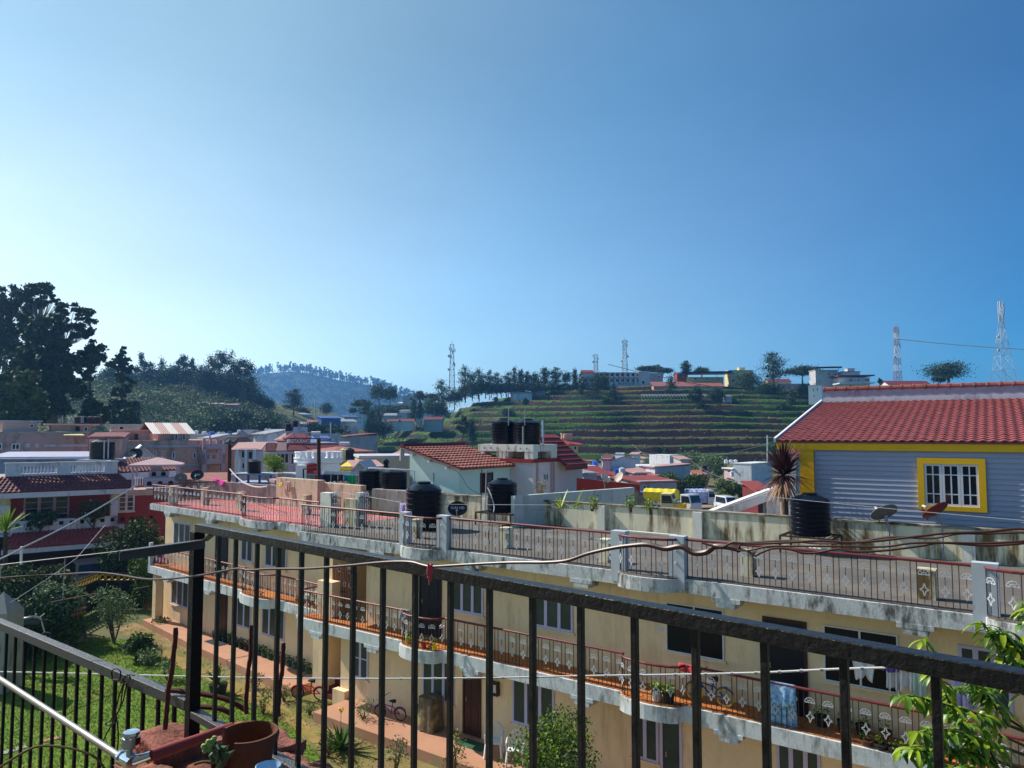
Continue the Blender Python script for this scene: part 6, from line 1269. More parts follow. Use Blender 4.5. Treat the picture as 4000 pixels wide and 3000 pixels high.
def block(name, label, pl, pr, pytop, zbase, depth, wall, wins=(), doors=(), roof=None, cat='house', parapet=0, group=None, wm='glass_dark', fm='white_frame', lip=None, lipm='white_wall', fw=.08):
    """house from two corner sight lines pl=(px, dist), pr=(px, dist); top edge seen at pytop over the left corner"""
    A = aty(pl[0], 1690, pl[1]); B = aty(pr[0], 1690, pr[1]); F_ = Frame(A[:2], (B - A)[:2]); L_ = float(np.linalg.norm((B - A)[:2])); z1 = hz(pytop, pl[1])
    t = thing(name, F_.w(L_ / 2, -depth / 2, zbase), label, cat, group)
    m = MB(F_); m.box(0, L_, -depth, 0, zbase, z1); m.build('wall', wall, t)
    if lip:
        m = MB(F_); m.box(-lip, L_ + lip, -depth - lip, lip, z1 + .002, z1 + .16); m.build('roof', lipm, t)
    if parapet:
        m = MB(F_); m.box(0, L_, -.15, -.001, z1 + .002, z1 + parapet); m.box(0, .15, -depth, -.151, z1 + .002, z1 + parapet); m.box(L_ - .15, L_, -depth, -.151, z1 + .002, z1 + parapet); m.box(.151, L_ - .151, -depth, -depth + .15, z1 + .002, z1 + parapet); m.build('parapet', wall, t)
    for w in wins: window(F_, t, 0, w[:4], w[4] if len(w) > 4 else 2, fm, wm, fw=fw, mull=fw * .5, sill=False)
    for w in doors: door(F_, t, 0, w, 'door_dark', handle=False, frame='door_brown', panels=False)
    if roof:
        kind, mt, rise = roof[:3]; ov = roof[3] if len(roof) > 3 else .4; th = .12
        if kind == 'gable_x':      # ridge along the front
            for s in (0, 1):
                y0 = ov if s == 0 else -depth - ov
                m = MB(F_); m.slab((-ov, y0, z1 - .1), (L_ + ov, y0, z1 - .1), (L_ + ov, -depth / 2, z1 + rise), (-ov, -depth / 2, z1 + rise), th); m.build('roof', mt, t)
            for u in (0.0, L_ - .15):
                m = MB(F_); m.add([(u, 0, z1), (u, -depth, z1), (u, -depth / 2, z1 + rise - .15), (u + .15, 0, z1), (u + .15, -depth, z1), (u + .15, -depth / 2, z1 + rise - .15)], [(0, 1, 2), (5, 4, 3), (0, 3, 4, 1), (1, 4, 5, 2), (2, 5, 3, 0)]); m.build('gable', wall, t)
        elif kind == 'gable_y':    # gable faces the viewer
            for s in (0, 1):
                x0, x1 = ((-ov, L_ / 2) if s == 0 else (L_ + ov, L_ / 2)); k = rise * ov / (L_ / 2)
                m = MB(F_); m.slab((x0, ov, z1 - k), (x0, -depth - ov, z1 - k), (x1, -depth - ov, z1 + rise), (x1, ov, z1 + rise), th); m.build('roof', mt, t)
            m = MB(F_); m.extr([(0, z1), (L_, z1), (L_ / 2, z1 + rise - .12)], -.2, 0); m.build('gable', wall, t)
        elif kind == 'hip':
            h = min(L_, depth) * .42; q = [(-ov, ov), (L_ + ov, ov), (L_ + ov, -depth - ov), (-ov, -depth - ov)]; r = [(h, -depth / 2), (L_ - h, -depth / 2)]
            m = MB(F_); m.add([(x, y, z1 - .05) for x, y in q] + [(x, y, z1 + rise) for x, y in r] + [(x, y, z1 - .17) for x, y in q], [(0, 1, 5, 4), (1, 2, 5), (2, 3, 4, 5), (3, 0, 4), (9, 8, 7, 6), (0, 6, 7, 1), (1, 7, 8, 2), (2, 8, 9, 3), (3, 9, 6, 0)]); m.build('roof', mt, t)
        elif kind == 'shed':       # falls toward the viewer
            m = MB(F_); m.slab((-ov, ov, z1 - .1), (L_ + ov, ov, z1 - .1), (L_ + ov, -depth, z1 + rise), (-ov, -depth, z1 + rise), th); m.build('roof', mt, t)
            m = MB(F_); m.extr([(0, z1), (L_, z1), (L_, z1 + rise - .15), (0, z1 + rise - .15)], -depth, -depth + .2); m.build('back_wall', wall, t)
    return t, F_, L_, z1
t, F_, L_, z1 = block('house', 'long mauve brown house with small windows at the left edge', (-60, 70), (345, 74), 1692, 0, 9, 'mauve_brown', [(46, 1733, 77, 1757, 2), (104, 1734, 115, 1746, 1), (139, 1734, 150, 1747, 1), (-12, 1732, 8, 1756, 1)], lip=.1, lipm='concrete')
m = MB(F_); u0, u1 = F_.uz(172, 1740)[0], L_; m.box(u0, u1, .002, .12, hz(1740, 74) - .1, hz(1740, 74) + .12); m.build('ledge', 'grey_white', t)
block('house', 'pale pink roof room with one window at far left', (8, 76), (146, 78), 1648, hz(1695, 76), 5, 'salmon_lit', [(116, 1656, 133, 1670, 1)], lip=.4, lipm='grey_white')
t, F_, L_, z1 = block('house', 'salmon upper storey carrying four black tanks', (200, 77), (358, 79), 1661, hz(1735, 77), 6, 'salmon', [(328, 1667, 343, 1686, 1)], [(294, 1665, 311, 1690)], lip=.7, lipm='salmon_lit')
for i, px in enumerate((262, 283, 315, 338)):
    make_tank('water_tank', ['black tank on salmon storey, leftmost of four', 'black tank on salmon storey, second of four', 'black tank on salmon storey, third of four', 'black tank on salmon storey, rightmost of four'][i], aty(px, 1652, 78) * [1, 1, 0] + [0, 2, z1 + .17], .95, .85, 'black_plastic_dull', n=14, ribs=4)
for px in (245, 275, 289, 318, 325): wire('vent_pipe', 'pale vent pipes among the four tanks of the salmon storey', [aty(px, 1652, 77.5), aty(px, 1622 + (px % 7), 77.5)], .05, 'tin_grey', 'pipe', 5, 'vent pipes on the salmon storey')
m = MB(); a, b, c, d = aty(218, 1686, 74), aty(330, 1699, 72), aty(326, 1697, 75), aty(300, 1686, 76); m.slab(aty(255, 1699, 72), aty(332, 1700, 72), aty(300, 1686, 76), aty(216, 1685, 76), .08); tag(m.build('awning', 'yellow_wall', None), 'pale yellow sheet awning below the salmon storey', 'awning')
block('house', 'salmon terrace room below the pale yellow awning', (165, 74.5), (356, 76), 1700, hz(1725, 74), 3, 'salmon', lip=.05, lipm='mauve_brown')
block('house', 'small bluish white house behind the salmon row', (425, 92), (528, 92), 1662, 4, 6, 'white_wall', [(438, 1667, 448, 1676, 1), (466, 1665, 484, 1679, 1)], lip=.5)
t, F_, L_, z1 = block('shed', 'low shed with lilac metal roof and stained blue wall', (-60, 60), (352, 61.5), 1786, 0, 5, 'blue_wall', roof=('shed', 'lilac_roof', .32, .3))
t, F_, L_, z1 = block('house', 'house with dark red tile band behind the big roof tank', (350, 66), (478, 67), 1704, 2, 6, 'salmon', roof=('shed', 'tile_dark', .35, .2))
tk = aty(398, 1793, 52); make_tank('water_tank', 'big black tank with two white pipes on the low roof at left', tk, 1.58, 1.42, 'black_plastic_dull')
m = MB(); m.box(tk[0] - 1.2, tk[0] + 1.2, tk[1] - 1, tk[1] + 1, 3, tk[2] - .002); tag(m.build('tank_platform', 'grey_wall', None), 'grey block carrying the big black tank at left', 'platform')
for px in (408, 424): wire('water_pipe', 'white pipes running down the big black tank at left', [aty(px, 1718, 50.9), aty(px - 2, 1792, 50.9)], .05, 'wire_grey', 'pipe', 6, 'white pipes on the big black tank at left')
t, F_, L_, z1 = block('house', 'long salmon building with balconied right end', (454, 72), (872, 78), 1722, 0, 12, 'salmon', [(598, 1764, 611, 1778, 1), (633, 1764, 645, 1777, 1), (672, 1765, 684, 1791, 1), (754, 1766, 766, 1791, 1), (1, 1, 1, 1, 1)][:4], parapet=.02)
m = MB(F_); m.box(0, F_.uz(778, 1743)[0], .002, .22, hz(1746, 74) - .05, hz(1746, 74) + .16); m.box(0, F_.uz(778, 1743)[0], .002, .2, hz(1820, 76), hz(1820, 76) + .2); m.build('ledge', 'grey_white', t)
u0, u1 = F_.uz(780, 1760)[0], F_.uz(868, 1760)[0]
for zz, nm in ((hz(1803, 77), 'balcony'), (hz(1745, 77), 'roof_balcony')):
    m = MB(F_); m.box(u0, u1, .002, 1.2, zz - .2, zz); m.box(u0, u1, 1.08, 1.2, zz + .001, zz + .3); m.box(u0, u1, 1.06, 1.22, zz + .78, zz + .9)
    for k in range(4): u = u0 + (u1 - u0 - .25) * k / 3; m.box(u, u + .25, 1.05, 1.2, zz + .301, zz + .779)
    m.build(nm, 'dusty_pink', t)
m = MB(F_); m.box(u0, u0 + .4, .9, 1.2, 0, hz(1745, 77)); m.box(u1 - .4, u1, .9, 1.2, 0, hz(1745, 77) - .2); m.build('column', 'dusty_pink', t)
for w in ((797, 1762, 812, 1800), (848, 1762, 862, 1785)): window(F_, t, 0, w, 2, 'white_frame', 'glass_dark', sill=False)
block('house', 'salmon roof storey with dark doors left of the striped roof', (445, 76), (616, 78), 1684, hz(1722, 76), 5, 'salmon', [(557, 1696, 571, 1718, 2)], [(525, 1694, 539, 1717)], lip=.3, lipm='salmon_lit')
t, F_, L_, z1 = block('house', 'salmon gabled roof room under a red and white striped metal roof', (618, 75), (738, 77), 1692, hz(1722, 75), 5, 'salmon', [(682, 1694, 694, 1720, 1), (712, 1694, 724, 1719, 1)])
k = 5; ov = .6
for i in range(k):
    x0 = -ov + (L_ + 2 * ov) * i / k; x1 = -ov + (L_ + 2 * ov) * (i + 1) / k - .01
    m = MB(F_)
    for j in range(4):
        a = x0 + (x1 - x0) * j / 4; b = x0 + (x1 - x0) * (j + .5) / 4; c = x0 + (x1 - x0) * (j + 1) / 4
        m.slab((a, .5, z1 - .1), (b, .5, z1 - .03), (b, -2.5, z1 + 1.12), (a, -2.5, z1 + 1.05), .04); m.slab((b, .5, z1 - .03), (c, .5, z1 - .1), (c, -2.5, z1 + 1.05), (b, -2.5, z1 + 1.12), .04)
    m.build('roof_sheet', 'stripe_white' if i % 2 == 0 else 'stripe_red', t)
m = MB(F_); m.slab((-ov, -2.51, z1 + 1.05), (L_ + ov, -2.51, z1 + 1.05), (L_ + ov, -5.4, z1 - .1), (-ov, -5.4, z1 - .1), .05); m.build('roof_sheet', 'stripe_red', t)
m = MB(F_); m.add([(L_ - .2, 0, z1), (L_ - .2, -5, z1), (L_ - .2, -2.5, z1 + .95), (L_, 0, z1), (L_, -5, z1), (L_, -2.5, z1 + .95)], [(0, 1, 2), (5, 4, 3), (0, 3, 4, 1), (1, 4, 5, 2), (2, 5, 3, 0)]); m.build('gable', 'salmon', t)
block('house', 'pale blue gabled house in front of the long salmon building', (498, 60), (612, 61), 1788, 0, 6, 'white_wall', roof=('gable_y', 'white_wall', 1.0, .3))
make_dish('satellite_dish', 'dark dish on the pale blue gabled house', aty(530, 1776, 58.5), (.1, -.9, .45), 1.0, 'dish_black', aty(532, 1797, 58.8)); make_dish('satellite_dish', 'grey dish tilted up left of the dark one on gabled house', aty(508, 1780, 58.2), (.2, -.6, .75), .8, 'dish_grey', aty(508, 1797, 58.5))
dv = thing('dovecote', aty(612, 1892, 41), 'lavender dovecote pavilion with arched nest holes', 'dovecote'); p = aty(612, 1892, 41); zb = float(p[2]); w = 1.08
Fd = Frame(p[:2], (.94, .34)); zt = hz(1812, 41)
for u in (-w, w):
    for n in (-.7, .9): m = MB(Fd); m.box(u - .05, u + .05, n - .05, n + .05, zb - .2, zt); m.build('post', 'lavender', dv)
m = MB(Fd); za = hz(1786, 41); m.add([(-w - .25, 1.15, zt), (w + .25, 1.15, zt), (w + .25, -.95, zt), (-w - .25, -.95, zt), (0, .1, za), (-w - .25, 1.15, zt - .1), (w + .25, 1.15, zt - .1), (w + .25, -.95, zt - .1), (-w - .25, -.95, zt - .1)], [(0, 1, 4), (1, 2, 4), (2, 3, 4), (3, 0, 4), (8, 7, 6, 5), (0, 5, 6, 1), (1, 6, 7, 2), (2, 7, 8, 3), (3, 8, 5, 0)]); m.build('roof', 'dusty_pink', dv)
def arches(u0, u1, n, z0, z1, k, nm):
    m = MB(Fd); m.box(u0, u1, n - .6, n, z0, z1); b = m.build(nm, 'lavender', dv)
    for i in range(k):
        m = MB(Fd); u = u0 + (u1 - u0) * (i + .5) / k; r = (u1 - u0) / k * .24; q = [(u - r, z0 + .08), (u + r, z0 + .08), (u + r, z0 + .2)] + [(u + r * math.cos(a), z0 + .2 + r * math.sin(a)) for a in np.linspace(.3, 2.84, 6)] + [(u - r, z0 + .2)]
        m.extr(q, n + .001, n + .008); m.build('nest_hole', 'black_void', b)
h = zt - zb; arches(-.55, w - .05, .75, zb - .1, zb + h * .36, 3, 'lower_tier'); arches(-.35, .6, .45, zb + h * .361, zb + h * .66, 2, 'middle_tier')
m = MB(Fd); m.box(-.3, .25, -.2, .2, zb + h * .661, zt - .15); m.build('upper_box', 'lavender', dv)
m = MB(Fd)
for k in range(4): m.box(-w + .08 + .12 * k, -w + .13 + .12 * k, .72, .78, zb, zb + .4)
m.box(-w, -w + .5, .7, .8, zb + .4, zb + .46); m.build('fence', 'white_paint', dv)
m = MB(Fd); m.box(-w - .2, w + .4, -1, 1.1, zb - .5, zb - .201); m.box(w - .5, w + .4, -1, 0, 0, zb - .501); m.build('base', 'mauve_brown', dv)
c = aty(707, 1867, 40.5); make_dish('satellite_dish', 'grey oval dish right of the lavender dovecote', c, (.25, -.85, .45), .52, 'dish_grey', (c[0], c[1] + .2, c[2] - .4), ell=1.25); c = aty(772, 1857, 40.5); make_dish('satellite_dish', 'black oval dish with pale lettering over the pink terrace wall', c, (.0, -.9, .4), .58, 'dish_black', (c[0], c[1] + .2, c[2] - .5), ell=1.25, txt='SUN')
block('house', 'low tiled shed roof behind the black oval dish', (735, 44), (900, 45), 1884, 3, 4, 'salmon', roof=('shed', 'tile_orange', .35, .2))
sp = thing('street_lamp', aty(897, 1890, 39.3), 'dark wooden pole with a solar lamp on top', 'street lamp'); m = MB(); m.tube([aty(895, 1895, 39.3), aty(897, 1735, 39.3)], .09, 8); m.build('pole', 'wood_pole', sp)
m = MB(); c = aty(906, 1722, 39.3); m.slab(c + [-.3, -.2, -.12], c + [.22, -.2, -.05], c + [.28, .2, .18], c + [-.2, .2, .12], .06); m.build('lamp_head', 'black_plastic', sp)
m = MB(); a = aty(888, 1722, 39.3); m.slab(a + [-.04, -.1, 0], a + [.1, -.1, .12], a + [.12, .1, .12], a + [0, .1, 0], .2); m.build('lamp_box', 'white_paint', sp)
wire('rope', 'white cable sagging from the wooden pole to the terrace post', sag(aty(898, 1832, 39.1), aty(1045, 1899, 33), .35), .03, 'rope_white', 'cable', 6)
t, F_, L_, z1 = block('house', 'white house with pinkish roof edge left of the restaurant', (920, 74), (1008, 74.5), 1752, 0, 6, 'white_wall', [(942, 1760, 957, 1790, 1), (968, 1762, 988, 1795, 1), (944, 1806, 957, 1832, 1)], roof=('shed', 'tile_pinkish', .55, .4))
for px in (928, 962, 996): m = MB(F_); u = F_.uz(px, 1780)[0]; m.box(u - .12, u + .12, .25, .45, 0, z1 - .1); m.build('column', 'white_paint', t)
rt, F_, L_, z1 = block('restaurant', 'grey restaurant building with striped mansard roof and a red sign', (996, 82), (1322, 86), 1762, 0, 9, 'grey_white', [(1002, 1765, 1012, 1796, 1), (1032, 1764, 1046, 1800, 2), (1080, 1764, 1128, 1810, 3), (1136, 1764, 1148, 1815, 1)])
zz = z1
for a, b, mt in ((990, 1034, 'tile_pinkish'), (1035, 1073, 'tile_dark'), (1074, 1115, 'tile_pinkish'), (1117, 1325, 'tile_dark')):
    u0, u1 = F_.uz(a, 1750)[0], F_.uz(b, 1750)[0]; m = MB(F_); m.slab((u0, .8, zz + .05), (u1, .8, zz + .05), (u1 + .2, -.6, zz + .95 if a < 1100 else zz + .75), (u0 + .35, -.6, zz + .95 if a < 1100 else zz + .75), .12); m.build('roof_panel', mt, rt)
m = MB(F_); m.box(-.2, L_ + .1, -.2, .78, zz - .35, zz + .02); m.build('cornice', 'grey_white', rt); m = MB(F_); m.box(0, L_, -8, -.62, zz, zz + .9); m.build('attic', 'grey_white', rt)
u0, u1 = F_.uz(1131, 1725, .3)[0], F_.uz(1206, 1725, .3)[0]; zs0, zs1 = F_.uz(1160, 1733, .3)[1], F_.uz(1160, 1715, .3)[1]
m = MB(F_); m.box(u0, u1, .2, .3, zs0, zs1); sg = m.build('sign_board', 'sign_red', rt); c = F_.w((u0 + u1) / 2, .31, (zs0 + zs1) / 2); text('RESTAURANT', 'lettering', 'letter_white', sg, c, F_.d, (0, 0, 1), .56, .02, sx=.62)
t2, F2, L2, z2 = block('roof_tower', 'square roof tower with maroon hip above the red sign', (1129, 85), (1214, 86), 1708, zz + .5, 4, 'grey_white', [(1168, 1711, 1182, 1716, 1)], roof=('hip', 'tile_dark', .75, .35), cat='tower')
block('house', 'older dark storey with low tiled roof left of the tower', (1082, 87), (1128, 87), 1716, zz + .3, 5, 'mauve_brown', roof=('shed', 'tile_pinkish', .9, .3))
sb = thing('billboard', aty(1172, 1692, 85), 'pale blue hotel name board above the maroon hip roof', 'billboard'); a = aty(1146, 1692, 85); b = aty(1201, 1668, 85); m = MB(); m.box(a[0], b[0], 85, 85.1, a[2], b[2]); m.build('board', 'sign_blue', sb)
text('W', 'emblem', 'sign_teal', sb, aty(1169, 1675, 84.93), (1, 0, 0), (0, 0, 1), .32, .01); text('TOWN', 'lettering', 'letter_grey', sb, aty(1179, 1687, 84.93), (1, 0, 0), (0, 0, 1), .26, .01)
m = MB()
for px in (1150, 1198): q = aty(px, 1700, 85.15); m.box(q[0] - .05, q[0] + .05, 85.11, 85.2, q[2] - .3, b[2])
m.build('post', 'tin_grey', sb)
for px, lb in ((1127, 'black tank above the restaurant left of its billboard'), (1155, 'black tank above the restaurant behind its billboard')): make_tank('water_tank', lb, aty(px, 1684 if px < 1140 else 1672, 88), .85, .95, 'black_plastic_dull', n=14, ribs=4)
m = MB(); a = aty(1117, 1684, 87.5); m.box(a[0], a[0] + 1.6, 87.5, 89, a[2] - 1.6, a[2] - .002); tag(m.build('tank_platform', 'grey_wall', None), 'grey tank platform above the restaurant', 'platform')
for i, (px, y0, y1) in enumerate([(1106, 1694, 1646), (1114, 1692, 1650), (1140, 1668, 1641), (1165, 1668, 1645), (1170, 1668, 1644)]): wire('aerial_pole', 'thin aerial poles over the restaurant roof', [aty(px, y0, 87), aty(px, y1, 87)], .03, 'tin_grey', 'aerial', 5, 'aerials over the restaurant')
def solar(label, px, py, y, w, rz=0):
    c = aty(px, py, y); t = thing('solar_heater', c, label, 'solar heater'); m = MB(); m.tube([c + [-w / 2, 0, .1], c + [w / 2, 0, .1]], .2, 12); m.build('tank', 'tank_white', t, smooth=True)
    m = MB(); m.slab(c + [-w / 2 + .1, -.1, -.1], c + [w / 2 - .1, -.1, -.1], c + [w / 2 - .1, -.9, -.95], c + [-w / 2 + .1, -.9, -.95], .06); m.build('panel', 'sign_blue', t)
    m = MB()
    for s in (-1, 1): m.bar(c + [s * w * .4, 0, -.1], c + [s * w * .4, 0, -1.2], .05); m.bar(c + [s * w * .4, -.9, -.95], c + [s * w * .4, 0, -.3], .04)
    m.build('frame', 'tin_grey', t)
solar('white solar water heater right of the restaurant tower', 1234, 1695, 84, 1.0); solar('white solar heater on the roof behind the turret', 1346, 1737, 78, 1.05)
block('shed', 'blue tarpaulin shed right of the restaurant tower', (1215, 92), (1296, 93), 1718, 2, 5, 'blue_tarp', roof=('shed', 'blue_tarp', .5, .3))
for i, (px, py) in enumerate([(1040, 1686), (1054, 1686)]): make_tank('water_tank', ['small pale tank on a high frame, left of the two', 'small pale tank on a high frame, right of the two'][i], aty(px, py, 100), .42, .42, 'tank_white', n=12, ribs=3)
fr_ = thing('tank_stand', aty(1047, 1725, 100), 'tall steel frame carrying two small pale tanks', 'stand'); m = MB()
for px in (1036, 1058): m.bar(aty(px, 1735, 100), aty(px, 1686, 100), .08); m.bar(aty(px, 1735, 101), aty(px, 1686, 101), .08)
m.bar(aty(1034, 1687, 100), aty(1060, 1687, 100), .08, .06); m.slab(aty(1030, 1715, 99.5), aty(1075, 1700, 99.5), aty(1075, 1698, 101), aty(1030, 1712, 101), .08); m.build('frame', 'tin_grey', fr_)
p = aty(1073, 1850, 52); p[2] = hz(1850, 52); bush('topiary', 'rounded bright yellow green bush before the restaurant', p, 1.7, 1.45, ['leaf_yellow', 'leaf_bush', 'leaf_yellow'], 2600, .11, 120, 'bush', lobes=14, low=.0, sparse=.1)
m = MB(); q = aty(1073, 1850, 52); m.box(q[0] - 3, q[0] + 3, 51, 54, 0, p[2]); tag(m.build('roof_terrace', 'grey_wall', None), 'low grey terrace block under the rounded bright bush', 'terrace')
make_tank('water_tank', 'black tank on a blue painted stand left of the bright bush', aty(993, 1847, 40), .72, .70, 'black_plastic_dull'); q = aty(993, 1848, 40)
st = thing('tank_stand', q - [0, 0, .6], 'blue painted stand under the black tank by the bright bush', 'stand'); m = MB(); m.box(q[0] - .9, q[0] + 1.2, 39.6, 40.5, q[2] - .08, q[2] - .003); m.build('top_plate', 'blue_wall', st)
for dx in (-.8, -.2, .4, 1.0): m = MB(); m.box(q[0] + dx - .05, q[0] + dx + .05, 39.65, 39.75, q[2] - .8, q[2] - .081); m.build('leg', 'blue_tarp', st)
m = MB(); m.box(q[0] - 1, q[0] + 1.4, 39.8, 42, 4, q[2] - .5); tag(m.build('roof_block', 'blue_wall', None), 'pale blue roof block below the blue tank stand', 'block')
tw = thing('turret', aty(1240, 1870, 41), 'white battlemented turret with a red door recess', 'turret'); c = aty(1243, 1880, 42); R0 = 94 * 41 / FPX; zc0, zc1, zc2, zc3 = hz(1880, 41), hz(1814, 41), hz(1793, 41), hz(1766, 41)
m = MB(); m.lathe([(0, 0), (R0 * .87, 0), (R0 * .87, zc1), (R0 * .97, zc1 + .05), (R0, zc1 + .1), (R0, zc1 + .2), (R0 * .96, zc2 - .03), (R0 * 1.02, zc2), (R0 * 1.02, zc2 + .06), (R0 * .9, zc2 + .06), (0, zc2 + .05)], 40, c * [1, 1, 0]); m.build('drum', 'white_paint', tw, smooth=True, sharp=25)
for k in range(22):
    a = 2 * math.pi * k / 22; M_ = Matrix.Translation((c[0] + R0 * .92 * math.cos(a), c[1] + R0 * .92 * math.sin(a), zc2 + .061)) @ Matrix.Rotation(a, 4, 'Z'); m = MB(M=M_); m.box(-.07, .07, -R0 * .085, R0 * .085, 0, zc3 - zc2 - .11); m.box(-.10, .10, -R0 * .1, R0 * .1, zc3 - zc2 - .109, zc3 - zc2 - .05); m.build('merlon', 'white_paint', tw)
m = MB(); a = aty(1196, 1815, 40.55); b = aty(1238, 1880, 40.55); m.box(a[0], b[0], 40.4, 41.2, b[2] - .5, a[2]); m.build('door_recess', 'sign_red', tw); m = MB(); a = aty(1158, 1815, 40.3); b = aty(1195, 1880, 40.3); m.box(a[0], b[0], 40.15, 40.9, b[2] - .5, a[2] - .02); m.build('buttress', 'white_paint', tw)
pl_ = thing('utility_pole', aty(1245, 1935, 35.5), 'dark red pole with a cross arm in front of the turret', 'pole'); m = MB(); m.tube([aty(1246, 1925, 35.5), aty(1245, 1712, 35.5)], .09, 8); m.build('post', 'wood_pole', pl_); m = MB(); m.bar(aty(1214, 1713, 35.5), aty(1297, 1715, 35.5), .05); m.build('cross_arm', 'wood_pole', pl_)
m = MB(); a = aty(1185, 1838, 36.8); m.tube([aty(1185, 1832, 36.8), aty(1186, 1880, 36.8)], .04, 6); m.tube([aty(1186, 1832, 36.8), aty(1236, 1828, 36.8)], .03, 6); m.tube([aty(1216, 1858, 36.8), aty(1236, 1880, 36.8)], .03, 6); tag(m.build('drying_rack', 'wood_pole', None), 'thin wooden clothes frame before the turret door', 'frame')
block('house', 'low blue and red rooftop with tarpaulins left of the turret', (1080, 38), (1160, 38.5), 1888, 4, 2, 'grey_wall', lip=.05, lipm='tile_pinkish', roof=None)
cloth('cloth', 'faded red cloth over a line left of the turret', aty(1082, 1850, 37), aty(1108, 1846, 37), .35, 'tile_pinkish', cat='cloth', wav=.05)
block('house', 'maroon house with orange tiled roof right of the restaurant', (1318, 72), (1438, 74), 1762, 0, 6, 'mauve_brown', [(1398, 1766, 1412, 1778, 1)], roof=('hip', 'tile_orange', .38, .6))
block('house', 'second orange roof corner behind the turret', (1300, 80), (1375, 80), 1760, 0, 5, 'grey_white', roof=('hip', 'tile_orange', .35, .4))
make_tank('water_tank', 'yellow barrel tank behind the white turret', aty(1344, 1800, 66), .75, 1.15, 'yellow_wall', n=16, ribs=3); make_tank('water_tank', 'dark barrel tank beside the yellow one', aty(1366, 1800, 66), .85, 1.15, 'black_plastic_dull', n=16, ribs=3)
m = MB(); a = aty(1330, 1800, 65); m.box(a[0], a[0] + 1.6, 65, 67, 0, a[2] - .01); tag(m.build('tank_platform', 'mauve_brown', None), 'brown block under the yellow and dark barrels', 'platform')
block('house', 'long sand coloured parapet house before the terraced hill', (1408, 50), (1620, 51), 1790, 0, 5, 'sand_wall', lip=.1, lipm='grey_white')
block('house', 'dull house under a pinkish red roof below the sand parapet', (1405, 45), (1500, 45.5), 1822, 0, 4, 'grey_wall', roof=('shed', 'tile_pinkish', .25, .2))
block('shed', 'small grey gabled dormer below the sand parapet', (1388, 43), (1428, 43), 1822, 0, 3, 'grey_wall', roof=('gable_y', 'grey_white', .32, .15))
block('shed', 'yellow canopy beside the turret', (1326, 46), (1372, 46), 1822, 2, 3, 'sand_wall', roof=('shed', 'tarp_yellow', .22, .1))
block('house', 'white roofed house behind the sand parapet', (1530, 60), (1578, 60), 1778, 0, 5, 'grey_white', roof=('hip', 'tile_pinkish', .4, .3))
for i, (px, lb) in enumerate([(1592, 'squat black tank on the far roof, left'), (1625, 'squat black tank on the far roof, right')]): make_tank('water_tank', lb, aty(px, 1741, 58), .55 if i == 0 else .7, .28, 'black_plastic_dull', n=14, ribs=2)
m = MB(); a = aty(1578, 1742, 57.6); m.box(a[0], a[0] + 1.5, 57.5, 58.6, 0, a[2] - .01); tag(m.build('tank_platform', 'grey_wall', None), 'grey pier under the squat black tanks', 'platform')
wire('post', 'grey concrete post at the left gable of the pale green house', [aty(1571, 1752, 31), aty(1570, 1800, 31)], .1, 'concrete', 'post', 6)
m = MB(); c = aty(1508, 1812, 44); m.lathe([(0, 0), (.15, 0), (.17, .1), (.12, .28), (.18, .34), (.17, .5), (.06, .58), (0, .6)], 14, c - [0, 0, .3]); tag(m.build('finial', 'black_plastic', None, smooth=True), 'dark rounded roof finial before the sand parapet', 'finial')
block('house', 'ochre house with red hipped roof behind the pale pink house', (2196, 95), (2258, 96), 1735, 0, 6, 'yellow_wall', [(2240, 1742, 2252, 1758, 1)], roof=('hip', 'tile_red', .9, .6))
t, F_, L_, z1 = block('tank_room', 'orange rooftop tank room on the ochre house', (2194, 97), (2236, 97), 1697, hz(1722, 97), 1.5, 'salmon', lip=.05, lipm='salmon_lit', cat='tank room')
make_tank('water_tank', 'small yellow tank on the orange tank room', aty(2206, 1712, 95.6), .45, .55, 'yellow_wall', n=12, ribs=2)
bl = [('small house with red gabled dormer and blue eaves beyond red parapet', (2305, 105), (2380, 107), 1856, 'blue_wall', ('gable_x', 'tile_red', 1.1, .3), []),
      ('low house with red roof right of the blue eaved one', (2378, 108), (2450, 109), 1868, 'grey_white', ('gable_x', 'tile_red', .8, .3), []),
      ('pale flat house with pink and blue doors in the middle of the low row', (2478, 112), (2560, 113), 1845, 'grey_wall', ('shed', 'tile_pinkish', .4, .3), [(2492, 1850, 2504, 1866, 1)]),
      ('low brown tiled shed at the foot of the terraces', (2540, 110), (2572, 110), 1856, 'salmon', ('shed', 'tile_orange', .5, .2), []),
      ('grey row house with small openings under terraces, longest of the row', (2496, 150), (2645, 153), 1822, 'grey_white', None, [(2508, 1825, 2530, 1838, 1), (2550, 1826, 2558, 1838, 1), (2590, 1824, 2600, 1836, 1), (2634, 1826, 2646, 1834, 1)]),
      ('long flat roofed house with a red band beside the lorries', (2498, 92), (2640, 94), 1880, 'grey_wall', ('shed', 'red_tin', .35, .3), [(2510, 1896, 2524, 1908, 1)]),
      ('blue grey shed behind the beige dishes', (2280, 100), (2330, 101), 1846, 'grey_wall', ('shed', 'tin_grey', .4, .3), []),
      ('flat roofed grey house with blue tank at the left of the low row', (2272, 118), (2345, 119), 1826, 'grey_white', None, []),
      ('orange brown hut near the blue barrel', (2725, 130), (2765, 130), 1852, 'salmon', ('shed', 'tile_orange', .4, .2), [])]
for lb, a, b, yt, wl, rf, wn in bl: block('house', lb, a, b, yt, 0, 6, wl, wn, roof=rf, lip=None if rf else .15)
